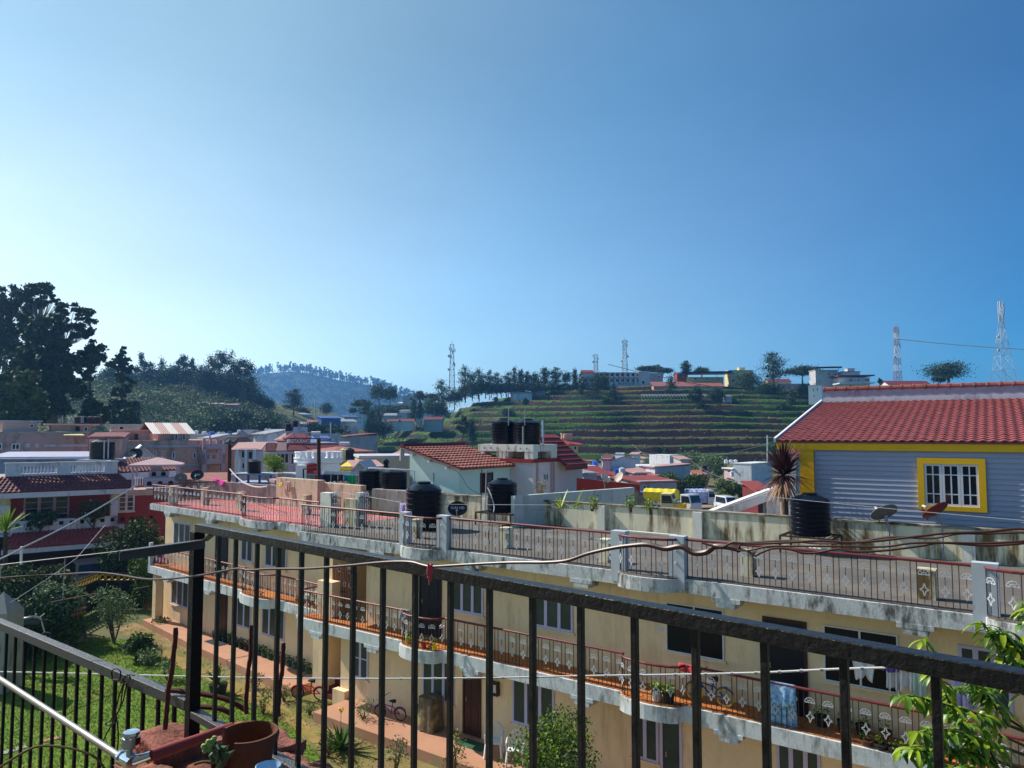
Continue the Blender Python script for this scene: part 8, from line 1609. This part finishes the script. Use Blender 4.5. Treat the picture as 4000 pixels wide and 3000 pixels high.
for i, (px, yt, yb, w, kind, y, lb) in enumerate([
    (1482, 1497, 1585, 58, 'round', 330, 'broad dome shaped dark tree, left of the pair on the shoulder'), (1524, 1507, 1585, 52, 'round', 328, 'dark dome tree, right and lower of the pair on the shoulder'), (1640, 1526, 1572, 34, 'round', 335, 'pale round tree behind the gabled hall'), (1680, 1535, 1580, 60, 'round', 338, 'low wide tree above the small yellow house'),
    (1728, 1482, 1615, 54, 'tall', 322, 'tall ragged dark tree left of the left lattice mast'), (1775, 1520, 1600, 50, 'round', 325, 'leafy tree at the foot of the left lattice mast'), (1818, 1428, 1570, 58, 'tall', 335, 'tallest eucalyptus of the row right of the left mast'), (1845, 1470, 1565, 40, 'column', 325, 'ivy covered column tree in front of the tallest eucalyptus'), (1872, 1438, 1565, 54, 'tall', 336, 'second tall eucalyptus right of the left mast'), (1912, 1446, 1560, 34, 'tall', 338, 'slender third eucalyptus right of the left mast'), (1942, 1456, 1560, 42, 'tall', 336, 'fourth bushy eucalyptus of the row'), (1985, 1452, 1555, 44, 'tall', 334, 'dark eucalyptus with rocks at its foot'),
    (2009, 1433, 1540, 26, 'column', 340, 'narrow spire tree behind the small white cottage'), (2034, 1444, 1530, 36, 'tall', 345, 'small tree right of the narrow spire'), (2061, 1450, 1530, 30, 'tall', 345, 'slim tree in the middle of the ridge row'), (2092, 1452, 1530, 38, 'round', 345, 'rounded tree in the middle of the ridge row'), (2129, 1435, 1530, 44, 'tall', 343, 'layered tree, left of the two largest before the school'), (2171, 1435, 1525, 46, 'tall', 343, 'layered tree, right of the two largest before the school'), (2212, 1450, 1512, 28, 'round', 343, 'lone small crown with a thin trunk left of the school'), (2246, 1440, 1525, 32, 'column', 338, 'tall narrow tree next to the school corner'), (2268, 1452, 1560, 26, 'column', 325, 'slim tree touching the school corner'),
    (2332, 1455, 1560, 44, 'round', 325, 'leafy tree before the school, left of two'), (2358, 1456, 1545, 40, 'round', 330, 'leafy tree before the school, right of two'), (2395, 1500, 1605, 34, 'column', 310, 'shaggy tree on the terrace below the school'), (2372, 1550, 1605, 30, 'round', 308, 'low shrub tree left of the shaggy terrace tree'),
    (2622, 1465, 1605, 44, 'tall', 318, 'tall thin tree in front of the long red roof'), (2645, 1580, 1615, 24, 'column', 312, 'short column shrub right of the thin tree'), (2600, 1590, 1618, 22, 'column', 312, 'short column shrub left of the thin tree'), (2720, 1510, 1665, 46, 'umbrella', 290, 'dark crown on a long bare trunk, left of two on the terraces'), (2804, 1515, 1660, 52, 'umbrella', 290, 'dark crown on a long bare trunk, right of two on the terraces'), (2735, 1540, 1640, 36, 'tall', 296, 'second stem close behind the left bare trunk tree'),
    (2925, 1448, 1545, 84, 'round', 330, 'big bright round tree before the yellow block'), (3025, 1372, 1520, 84, 'tall', 322, 'tallest dark tree on the right of the ridge'), (3136, 1430, 1520, 96, 'umbrella', 330, 'wide umbrella crown right of the tallest tree'), (3095, 1520, 1620, 38, 'column', 300, 'dark cypress on the slope above the white bargeboard'), (3055, 1570, 1640, 40, 'round', 295, 'small shrub tree near the cypress'), (3010, 1490, 1550, 80, 'round', 318, 'dark bush under the tallest tree'), (3150, 1500, 1550, 60, 'round', 318, 'dark bush under the umbrella crown'),
    (2680, 1410, 1470, 36, 'tall', 372, 'round topped tree behind the red gabled house'), (2742, 1434, 1470, 44, 'round', 372, 'tree behind the dark roofed block'), (2530, 1430, 1475, 70, 'umbrella', 372, 'flat spreading trees behind the school end'), (2585, 1440, 1480, 70, 'umbrella', 368, 'second flat spreading tree right of the school'), (2572, 1425, 1475, 28, 'sparse', 374, 'thin twiggy tree between the spreading trees'),
    (3705, 1412, 1500, 118, 'round', 300, 'spreading pine behind the lilac house ridge'), (3672, 1468, 1500, 46, 'round', 296, 'dark shrub left of the spreading pine'), (3437, 1478, 1512, 14, 'sparse', 280, 'little leafless shoot on the skyline right of the white villa'),
    (1614, 1552, 1658, 30, 'column', 290, 'columnar tree on the left slope, left of two'), (1641, 1565, 1652, 30, 'column', 290, 'columnar tree on the left slope, right of two'), (1690, 1555, 1655, 60, 'round', 295, 'broad tree on the slope under the yellow house'), (1722, 1565, 1650, 50, 'round', 297, 'broad tree on the slope under the tall ragged tree'),
    (1425, 1568, 1680, 54, 'column', 275, 'dark tangled tree left of the slope cottages'), (1450, 1595, 1705, 44, 'column', 265, 'dark ivy tree in the clump left of the slope cottages'), (1476, 1610, 1680, 34, 'column', 270, 'slim dark tree at the right of the clump'), (1470, 1640, 1725, 80, 'round', 255, 'bushy tree at the bottom of the dark clump'), (1500, 1650, 1715, 50, 'round', 258, 'bushy tree right below the slope cottages'),
    (1808, 1625, 1745, 48, 'sparse', 240, 'open twiggy tree on the terraces, left of two'), (1846, 1638, 1745, 36, 'column', 240, 'leafy slim tree on the terraces, right of two'), (2052, 1555, 1600, 26, 'sparse', 320, 'small twiggy tree on the terrace behind the roof tanks'), (1415, 1560, 1600, 60, 'round', 310, 'bushes under the dome trees'), (1560, 1585, 1620, 120, 'round', 315, 'dark hedge line below the gabled hall')]):
    hilltree(lb, px, yt, yb, w, y, kind, seed=100 + i, dense=1.3)
def mast(label, px, yt, yb, y, wt, wb, mts, ant=1, name='lattice_mast', seed=0):
    b = aty(px, yb, y); tp = aty(px, yt, y); H = tp[2] - b[2]; t = thing(name, b, label, 'mast'); rs = random.Random(seed); N = max(6, int(H / (max(wt, wb) * 1.0)))
    def w(f): return wb + (wt - wb) * min(1, f / .75)
    ms = MB(); r = y * .00022
    for i in range(N):
        f0, f1 = i / N, (i + 1) / N; mi = int(f0 * 7) % len(mts); c0 = [(sx * w(f0) / 2, sy * w(f0) / 2) for sx, sy in ((-1, -1), (1, -1), (1, 1), (-1, 1))]; c1 = [(sx * w(f1) / 2, sy * w(f1) / 2) for sx, sy in ((-1, -1), (1, -1), (1, 1), (-1, 1))]
        for k in range(4):
            k2 = (k + 1) % 4; z0, z1 = b[2] + H * f0, b[2] + H * f1; P0 = (b[0] + c0[k][0], b[1] + c0[k][1], z0); P1 = (b[0] + c1[k][0], b[1] + c1[k][1], z1); Q0 = (b[0] + c0[k2][0], b[1] + c0[k2][1], z0); Q1 = (b[0] + c1[k2][0], b[1] + c1[k2][1], z1)
            ms.bar(P0, P1, r * 2.2, None, mi); ms.bar(P0, Q1, r * 1.1, None, mi); ms.bar(Q0, P1, r * 1.1, None, mi); ms.bar(P1, Q1, r * 1.3, None, mi)
    ms.build('lattice', mts, t)
    m = MB(); m.tube([(b[0], b[1], tp[2]), (b[0], b[1], tp[2] + H * .07)], r * 1.2, 5); m.build('lightning_rod', 'mast_grey', t)
    for k in range(ant):
        z = b[2] + H * rs.uniform(.55, .98); a = rs.uniform(0, 6.28); q = w(.8) * .7 + .25; c = (b[0] + math.cos(a) * q, b[1] - abs(math.sin(a)) * q, z)
        m = MB(); m.box(c[0] - .18, c[0] + .18, c[1] - .12, c[1] + .12, z - H * .035, z + H * .035); m.build('antenna', 'mast_white', t)
    for k in range(max(1, ant // 4)):
        z = b[2] + H * rs.uniform(.4, .8); m = MB(); sx = rs.choice((-1, 1)); m.tube([(b[0] + sx * w(.6) * .8, b[1] - .5, z), (b[0] + sx * w(.6) * .8, b[1] - .8, z)], .55, 12); m.build('dish_antenna', 'mast_white', t)
    return t
mast('grey lattice mast on the ridge left of the eucalyptus row', 1765, 1345, 1540, 350, 1.6, 2.7, ['mast_grey'], 8, seed=1)
mast('pale lattice mast rising behind the school', 2441, 1330, 1470, 392, 1.7, 2.9, ['mast_white', 'mast_grey'], 10, seed=2)
mast('short stubby mast top left of the school mast', 2328, 1386, 1470, 420, 2.0, 2.2, ['mast_grey'], 7, seed=3)
mast('red and white banded mast behind the lilac house roof', 3508, 1278, 1500, 330, 1.5, 2.6, ['mast_red', 'mast_white'], 6, seed=4)
mast('tall tapering lattice mast at the right edge', 3921, 1178, 1500, 300, 1.3, 6.6, ['mast_grey', 'mast_white'], 8, seed=5)
wire('power_line', 'dark power line crossing in front of the school and red roofs', sag(aty(2375, 1423, 390), aty(3420, 1590, 250), 2.5), .16, 'wire_black')
wire('power_line', 'pale power line from the banded mast to the right edge', sag(aty(3490, 1322, 328), aty(4080, 1368, 300), .6), .17, 'wire_grey')
S = 344
t, F_, L_, z1 = block('school', 'white two storey school with red trim and letters on its front', (2276, 344), (2496, 344), 1456, hz(1516, 344) - 1, 10, 'white_wall', cat='school', lip=.3, lipm='tile_pinkish')
def PX(px, py, n=0): return F_.uz(px, py, n)
for i in range(11):
    px = 2287 + i * 20.6
    for ya, yb_ in ((1459, 1469), (1482, 1491)): window(F_, t, 0, (px - 5, ya, px + 6, yb_), 1, 'door_brown', 'glass_dark', fw=.12, sill=False)
for i in range(12): u = PX(2277 + i * 19.9, 1480)[0]; m = MB(F_); m.box(u - .12, u + .12, .05, .35, z1 - 6.9, z1 - .02); m.build('post', 'maroon', t)
m = MB(F_); zz = PX(2300, 1478)[1]; m.box(0, L_, .02, .5, zz - .2, zz + .35); m.build('balcony', 'tile_pinkish', t)
m = MB(F_); zz = PX(2300, 1505)[1]; m.box(0, L_, .36, .5, zz - 1.0, zz + .2); m.build('low_wall', 'sign_blue', t)
for ch, px in (('R', 2289), ('S', 2377), ('C', 2399), ('H', 2423), ('O', 2446), ('O', 2469), ('L', 2492)): text(ch, 'letter', 'maroon', t, F_.w(PX(px, 1497)[0], .52, PX(px, 1498)[1]), F_.d, (0, 0, 1), 1.35, .05)
block('school_wing', 'blank white end block of the school', (2497, 343), (2540, 343), 1452, hz(1516, 343) - 1, 12, 'grey_white', [(2508, 1487, 2518, 1500, 1)], lip=.2, cat='school wing')
block('stair_tower', 'red roofed corner tower at the left end of the school', (2276, 343.5), (2318, 343.5), 1458, hz(1470, 343.5), 5, 'white_wall', roof=('gable_x', 'red_tin', 1.7, .3), cat='tower')
hb = [('hall', 'grey hall with a dark gable and maroon base on the left shoulder', (1572, 330), (1624, 330), 1553, 1586, 'grey_white', ('gable_y', 'tin_grey', 1.6, .4), [(1600, 1552, 1612, 1564, 1)]),
      ('shed', 'white lean-to at the left of the gabled hall', (1552, 331), (1574, 331), 1574, 1586, 'white_wall', ('shed', 'white_wall', .6, .2), []),
      ('house', 'small yellow house among trees right of the gabled hall', (1655, 332), (1682, 332), 1557, 1585, 'yellow_wall', None, []),
      ('house', 'long dark retaining wall house under the dome trees', (1460, 316), (1585, 316), 1583, 1605, 'grey_wall', None, []),
      ('house', 'grey roofed cottage in the middle of the slope houses', (1500, 290), (1548, 290), 1622, 1645, 'grey_wall', ('gable_x', 'tin_grey', .9, .3), []),
      ('house', 'flat grey cottage right of the grey roofed one', (1548, 292), (1590, 292), 1614, 1650, 'grey_white', None, [(1560, 1622, 1566, 1632, 1)]),
      ('house', 'white gable end cottage at the bottom of the slope houses', (1512, 262), (1552, 262), 1645, 1672, 'white_wall', ('gable_x', 'tile_dark', .8, .3), [(1524, 1650, 1530, 1660, 1)]),
      ('house', 'long red roofed cottage right of the white gable end', (1552, 264), (1612, 264), 1645, 1668, 'white_wall', ('gable_x', 'tile_dark', .9, .3), []),
      ('house', 'dark red roofs behind the columnar trees', (1655, 270), (1725, 270), 1638, 1655, 'grey_wall', ('gable_x', 'tile_dark', 1.0, .3), []),
      ('hut', 'cream hut at the foot of the columnar trees', (1626, 265), (1642, 265), 1642, 1656, 'sand_wall', None, []),
      ('shed', 'bluish roof under the columnar trees', (1560, 300), (1625, 300), 1603, 1616, 'grey_white', ('shed', 'tin_grey', .5, .3), []),
      ('house', 'white balconied narrow house left of the dark clump', (1395, 250), (1416, 250), 1620, 1662, 'white_wall', None, [(1399, 1627, 1404, 1638, 1), (1407, 1627, 1412, 1638, 1), (1399, 1645, 1404, 1655, 1), (1407, 1645, 1412, 1655, 1)]),
      ('cottage', 'low white cottage on the top terrace left of the school', (2010, 332), (2078, 334), 1536, 1548, 'white_wall', ('gable_x', 'tin_grey', .9, .3), [(2022, 1539, 2028, 1545, 1)]),
      ('cottage', 'second low roof behind the white cottage', (2078, 338), (2130, 338), 1527, 1540, 'grey_wall', ('gable_x', 'tin_grey', .9, .3), []),
      ('house', 'long low building under weathered red tiles on the ridge', (2556, 330), (2830, 330), 1508, 1520, 'mauve_brown', ('shed', 'tile_orange', 2.4, .4), [(2600 + 28 * k, 1510, 2606 + 28 * k, 1518, 1) for k in range(8)]),
      ('house', 'red gabled house above the long weathered roof', (2648, 345), (2690, 345), 1462, 1500, 'red_tin', ('gable_x', 'tile_dark', 1.2, .3), []),
      ('house', 'cream block with a dark flat canopy roof on the ridge', (2690, 342), (2830, 342), 1474, 1508, 'yellow_wall', None, [(2712, 1476, 2722, 1484, 1), (2758, 1476, 2768, 1484, 2), (2800, 1476, 2810, 1484, 2)]),
      ('house', 'yellow flat roofed block right of the dark canopy', (2852, 345), (2945, 345), 1447, 1510, 'yellow_wall', None, [(2858, 1456, 2870, 1464, 2), (2858, 1482, 2870, 1492, 2)]),
      ('house', 'grey blue block right behind the school end', (2540, 362), (2592, 362), 1458, 1500, 'grey_wall', None, [(2552, 1466, 2560, 1476, 2), (2570, 1466, 2578, 1476, 2)]),
      ('house', 'ochre gabled house half hidden by the tallest tree', (3008, 336), (3095, 336), 1490, 1510, 'sand_wall', ('gable_x', 'tile_dark', 1.4, .3), []),
      ('wall', 'long grey wall on the ridge below the umbrella crown', (3040, 332), (3200, 332), 1500, 1525, 'grey_wall', None, []),
      ('house', 'grey three storey house with a dark overhanging roof', (3192, 318), (3280, 318), 1446, 1520, 'grey_white', None, [(3232, 1458, 3242, 1466, 1), (3260, 1458, 3270, 1466, 1), (3200, 1458, 3206, 1466, 1)]),
      ('villa', 'white villa with two roofed balconies right of the grey house', (3284, 312), (3404, 312), 1476, 1520, 'white_wall', None, [(3316, 1480, 3330, 1488, 2), (3350, 1480, 3356, 1490, 1), (3378, 1480, 3392, 1488, 2), (3316, 1504, 3330, 1512, 2)]),
      ('house', 'white arcaded block on the slope left of the lilac house', (3162, 250), (3214, 248), 1508, 1566, 'white_paint', None, [(3174, 1518, 3180, 1530, 1), (3190, 1514, 3196, 1528, 1), (3176, 1540, 3182, 1552, 1)]),
      ('house', 'house with red hipped roof on the skyline under the banded mast', (3478, 290), (3640, 290), 1502, 1520, 'white_wall', ('gable_x', 'tile_dark', 1.7, .5), []),
      ('pavilion', 'long red roofed pavilion on the left ridge', (684, 262), (768, 262), 1516, 1530, 'grey_wall', ('hip', 'red_tin', 1.2, .8), [(694 + 12 * k, 1518, 700 + 12 * k, 1528, 1) for k in range(6)]),
      ('house', 'tiny red house among trees left of the pavilion', (596, 268), (626, 268), 1518, 1530, 'tile_pinkish', ('hip', 'red_tin', .8, .3), [])]
for nm, lb, a, b, yt, yb_, wl, rf, wn in hb:
    Y = a[1]; block(nm, lb, a, b, yt, hz(yb_, Y) - (1.2 if Y < 270 else 3), 7, wl, wn, roof=rf, lip=None if rf else .25, cat=nm, fw=.12)
def plate(name, label, p0, p1, y, dep, th, mt, cat='roof', tilt=0):
    a, b = aty(*p0, y), aty(*p1, y); m = MB(); m.slab(a + [0, -.8, 0], b + [0, -.8, 0], b + [0, dep, tilt], a + [0, dep, tilt], th); return tag(m.build(name, mt, None), label, cat)
plate('canopy_roof', 'dark flat canopy over the cream block on the ridge', (2662, 1452), (2858, 1450), 339, 9, .9, 'black_plastic_dull'); plate('canopy_roof', 'dark upswept roof of the grey three storey house', (3186, 1434), (3286, 1432), 316, 8, .7, 'black_plastic_dull', tilt=.8)
for px in (3200, 3276): wire('roof_post', 'thin posts under the upswept dark roof', [aty(px, 1448, 318), aty(px, 1436, 318)], .12, 'tin_grey', 'post', 5, 'posts under the upswept roof')
for px in (2670, 2740, 2800, 2850): wire('roof_post', 'thin posts under the dark flat canopy on the ridge', [aty(px, 1476, 340), aty(px, 1452, 340)], .14, 'tin_grey', 'post', 5, 'posts under the flat canopy')
plate('roof', 'brown balcony roof of the white villa, upper one', (3272, 1466), (3414, 1464), 310, 8, .5, 'tile_dark'); plate('roof', 'brown balcony slab of the white villa, lower one', (3276, 1496), (3416, 1493), 309, 6, .45, 'white_wall')
block('roof_room', 'stepped white top storey of the villa', (3300, 316), (3366, 316), 1452, hz(1468, 316), 5, 'white_wall', lip=.4, lipm='tile_dark', cat='roof room'); block('roof_room', 'small white water room on top of the villa', (3318, 318), (3346, 318), 1440, hz(1453, 318), 3, 'white_wall', lip=.2, cat='roof room'); block('roof_room', 'small stepped room atop the yellow block', (2892, 348), (2915, 348), 1436, hz(1448, 348), 3, 'yellow_wall', lip=.2, cat='roof room')
pg = thing('pergola', aty(2600, 1560, 312), 'row of pale leaning poles and beams on the upper terrace', 'pergola'); m = MB()
for k in range(22):
    px = 2508 + k * 12.6; a = aty(px, 1566, 312); b = aty(px - 3, 1540, 312); m.bar(a, b, .16); m.bar(aty(px - 4, 1541, 312), aty(px + 9, 1546, 308), .14); m.bar(aty(px + 2, 1538, 312), aty(px + 6, 1552, 310), .12)
m.bar(aty(2505, 1541, 312), aty(2780, 1541, 312), .16); m.build('frame', 'mast_grey', pg)
block('shed', 'grey sheet roofed shed at the right of the bean poles', (2830, 308), (2862, 308), 1547, hz(1568, 308) - 2, 4, 'grey_wall', roof=('shed', 'tin_grey', .5, .3))
for i, (a, b, yt, wl, rf, lb) in enumerate([(1255, 1330, 1632, 'blue_tarp', 'blue_tarp', 'bright blue roofed shanty in the valley'), (1325, 1395, 1645, 'blue_wall', 'tin_grey', 'long grey blue shed right of the blue shanty'), (1208, 1300, 1648, 'tile_pinkish', 'tile_orange', 'rust roofed shanty before the blue one'), (1120, 1200, 1655, 'grey_wall', 'tin_grey', 'grey roofed shanty left of the rust roofed one'), (1300, 1372, 1662, 'grey_wall', 'tin_grey', 'dark grey shanty in the second valley row'), (1090, 1118, 1622, 'salmon', 'tile_orange', 'small orange house near the lone pine'), (1240, 1275, 1675, 'grey_white', 'tin_grey', 'pale shanty low in the valley'), (1180, 1215, 1618, 'grey_white', 'tin_grey', 'pale far shanty near the pine'), (1345, 1398, 1628, 'grey_wall', 'blue_tarp', 'blue sheeted hut beside the white narrow house')]):
    Y = 245 + 9 * i; block('shanty', lb, (a, Y), (b, Y + 3), yt, 0, 6, wl, roof=('shed', rf, .8, .4), cat='hut')
for i, (a, b, yt, yb_) in enumerate([(600, 660, 1580, 1590), (672, 700, 1583, 1590), (720, 790, 1575, 1588), (800, 860, 1577, 1590), (868, 920, 1580, 1592)]):
    block('glasshouse', ['long pale shed on the left hill, first from the left', 'small white shed on the left hill, brightest of the row', 'pinkish shed row on the left hill below the pavilion', 'pale brown shed on the left hill, fourth in the row', 'brown shed at the right end of the left hill row'][i], (a, 232), (b, 232), yt, hz(yb_, 232) - 1, 4, ['grey_white', 'white_wall', 'tile_pinkish', 'dusty_pink', 'mauve_brown'][i], roof=('shed', ['tin_grey', 'white_wall', 'tile_pinkish', 'dusty_pink', 'tile_pinkish'][i], .4, .2), cat='shed')
for i in range(30):
    L_ = i < 18; px = rs.uniform(735, 1320) if L_ else rs.uniform(2280, 2790); Y = rs.uniform(96, 165) if L_ else rs.uniform(112, 178); w = rs.uniform(26, 58); yt = 1690 + (5.2 + rs.uniform(-1.2, 1.0)) * FPX / Y if not L_ else rs.uniform(1690, 1712)
    block('house', 'small pale houses packed behind the restaurant' if L_ else 'small low houses packed at the terrace foot', (px, Y), (px + w, Y + rs.uniform(-3, 3)), yt, 0, 6, rs.choice(['grey_white', 'dusty_pink', 'salmon_lit', 'white_wall', 'sand_wall', 'grey_wall']), [(px + w * .25, yt + 5, px + w * .42, yt + 13, 1), (px + w * .6, yt + 5, px + w * .75, yt + 13, 1)], roof=rs.choice([None, ('shed', 'tile_pinkish', .3, .3), ('gable_x', 'tin_grey', .5, .3), ('shed', 'tile_dark', .4, .3)]), group='houses packed behind the restaurant' if L_ else 'low houses at the terrace foot')
for i, (px, pr, yt, y, wl, rf, lb) in enumerate([(742, 800, 1700, 105, 'grey_white', None, 'pale flat roof right of the striped roof'), (800, 842, 1696, 110, 'white_wall', None, 'white flat roof with a bright blue tank'), (850, 920, 1700, 112, 'grey_white', None, 'grey flat roof crowded with small tanks'), (925, 975, 1697, 108, 'grey_wall', ('gable_y', 'tin_grey', .7, .3), 'grey gabled roof left of the small pale tanks'), (970, 1020, 1704, 104, 'grey_wall', ('gable_y', 'tile_pinkish', .8, .3), 'pinkish gable left of the restaurant roof'), (870, 918, 1735, 88, 'salmon', ('gable_y', 'tile_orange', .8, .3), 'salmon gabled house behind the wooden lamp pole')]):
    block('house', lb, (px, y), (pr, y), yt, 0, 6, wl, roof=rf, lip=None if rf else .15)
for px, py, y, d, h, mt, lb in ((765, 1697, 107, .65, .6, 'tank_white', 'pale steel tank right of the striped roof, left one'), (798, 1700, 107, .65, .6, 'tank_white', 'pale steel tank right of the striped roof, right one'), (826, 1706, 104, 1.0, .75, 'water_tank_blue', 'bright blue tank on the white flat roof'), (934, 1694, 110, .55, .6, 'tank_white', 'pale steel tank near the grey gabled roof'), (856, 1697, 112, .5, .4, 'tank_white', 'small round white tank, left of two'), (872, 1697, 112, .5, .4, 'tank_white', 'small round white tank, right of two'), (898, 1698, 112, .6, .5, 'water_tank_blue', 'dark blue tank on the crowded roof'), (588, 1668, 90, 1.3, .8, 'black_plastic_dull', 'low black tank left behind the striped roof')): make_tank('water_tank', lb, aty(px, py, y), d, h, mt, n=14, ribs=3)
m = MB(); m.box(-3990, 3990, -400, 4290, -1.0, 215); hz_o = m.build('haze', 'cream', None); hz_o.data.materials.clear()
hm = bpy.data.materials.new('haze'); hm.use_nodes = True; nt = hm.node_tree; nt.nodes.clear(); out = nt.nodes.new('ShaderNodeOutputMaterial'); pv_ = nt.nodes.new('ShaderNodeVolumePrincipled')
pv_.inputs['Color'].default_value = (.20, .50, 1, 1); pv_.inputs['Density'].default_value = .0003; pv_.inputs['Anisotropy'].default_value = .6
nt.links.new(pv_.outputs[0], out.inputs['Volume']); hz_o.data.materials.append(hm); tag(hz_o, 'thin blue haze over the valley', 'haze', kind='stuff')
SUN = np.array([-.883, .468]); EL = R(41)
sd = Vector((SUN[0] * math.cos(EL), SUN[1] * math.cos(EL), math.sin(EL))).normalized()
sl = bpy.data.lights.new('sun', 'SUN'); sl.energy = 4.0; sl.angle = R(.53); sl.color = (1, .93, .82); so = bpy.data.objects.new('sun', sl); COL.objects.link(so)
so.rotation_euler = (-sd).to_track_quat('-Z', 'Y').to_euler(); so.location = (0, 0, 300)
w = bpy.data.worlds.new('World'); SC.world = w; w.use_nodes = True; nt = w.node_tree; bg = nt.nodes['Background']; st_ = nt.nodes.new('ShaderNodeTexSky'); st_.sky_type = 'NISHITA'; st_.sun_disc = False
st_.sun_elevation = EL; st_.sun_rotation = math.atan2(SUN[0], SUN[1]); st_.altitude = 2200; st_.air_density = 1.0; st_.dust_density = .6; st_.ozone_density = 2.0
tcw = nt.nodes.new('ShaderNodeTexCoord'); dt = nt.nodes.new('ShaderNodeVectorMath'); dt.operation = 'DOT_PRODUCT'; dt.inputs[1].default_value = sd; nt.links.new(tcw.outputs['Generated'], dt.inputs[0])
cr = nt.nodes.new('ShaderNodeValToRGB'); nt.links.new(dt.outputs['Value'], cr.inputs[0]); el = cr.color_ramp.elements; el[0].position = .0; el[0].color = (.125, .54, .84, 1); el[1].position = .82; el[1].color = (1.55, 1.45, .98, 1); e_ = el.new(.5); e_.color = (.78, 1.10, 1.06, 1)
hs = nt.nodes.new('ShaderNodeMix'); hs.data_type = 'RGBA'; hs.blend_type = 'MULTIPLY'; hs.inputs['Factor'].default_value = 1
nt.links.new(st_.outputs[0], hs.inputs[6]); nt.links.new(cr.outputs[0], hs.inputs[7])
sx = nt.nodes.new('ShaderNodeSeparateXYZ'); nt.links.new(tcw.outputs['Generated'], sx.inputs[0]); c2 = nt.nodes.new('ShaderNodeValToRGB'); nt.links.new(sx.outputs['Z'], c2.inputs[0]); el = c2.color_ramp.elements; el[0].position = .02; el[0].color = (1.7, 1.2, 1.03, 1); el[1].position = .42; el[1].color = (1, 1, 1, 1)
h2_ = nt.nodes.new('ShaderNodeMix'); h2_.data_type = 'RGBA'; h2_.blend_type = 'MULTIPLY'; h2_.inputs['Factor'].default_value = 1; nt.links.new(hs.outputs[2], h2_.inputs[6]); nt.links.new(c2.outputs[0], h2_.inputs[7]); mpn = nt.nodes.new('ShaderNodeMapping'); mpn.inputs['Scale'].default_value = (1.5, 1.5, 5); nt.links.new(tcw.outputs['Generated'], mpn.inputs[0]); nzn = nt.nodes.new('ShaderNodeTexNoise'); nzn.inputs['Scale'].default_value = 1.6; nzn.inputs['Detail'].default_value = 6; nt.links.new(mpn.outputs[0], nzn.inputs['Vector'])
mrn = nt.nodes.new('ShaderNodeMapRange'); mrn.inputs['From Min'].default_value = .3; mrn.inputs['From Max'].default_value = .75; mrn.inputs['To Min'].default_value = .95; mrn.inputs['To Max'].default_value = 1.07; nt.links.new(nzn.outputs['Fac'], mrn.inputs['Value'])
h3_ = nt.nodes.new('ShaderNodeVectorMath'); h3_.operation = 'SCALE'; nt.links.new(h2_.outputs[2], h3_.inputs[0]); nt.links.new(mrn.outputs[0], h3_.inputs['Scale']); nt.links.new(h3_.outputs[0], bg.inputs['Color']); bg.inputs['Strength'].default_value = .085
cam = bpy.data.cameras.new('camera'); cam.lens = 36 * FPX / 4000; cam.sensor_width = 36; cam.sensor_fit = 'HORIZONTAL'; cam.clip_start = .05; cam.clip_end = 9000
co = bpy.data.objects.new('camera', cam); COL.objects.link(co); co.location = EYE; co.rotation_euler = (math.pi / 2 + TH, 0, 0); SC.camera = co
vs_ = SC.view_settings; vs_.view_transform = 'Standard'; vs_.look = 'None'; vs_.exposure = .78; vs_.gamma = 1; vs_.use_curve_mapping = False
SC.cycles.max_bounces = 6; SC.cycles.diffuse_bounces = 3; SC.cycles.glossy_bounces = 3; SC.cycles.transmission_bounces = 3; SC.cycles.volume_bounces = 1; SC.cycles.use_denoising = True
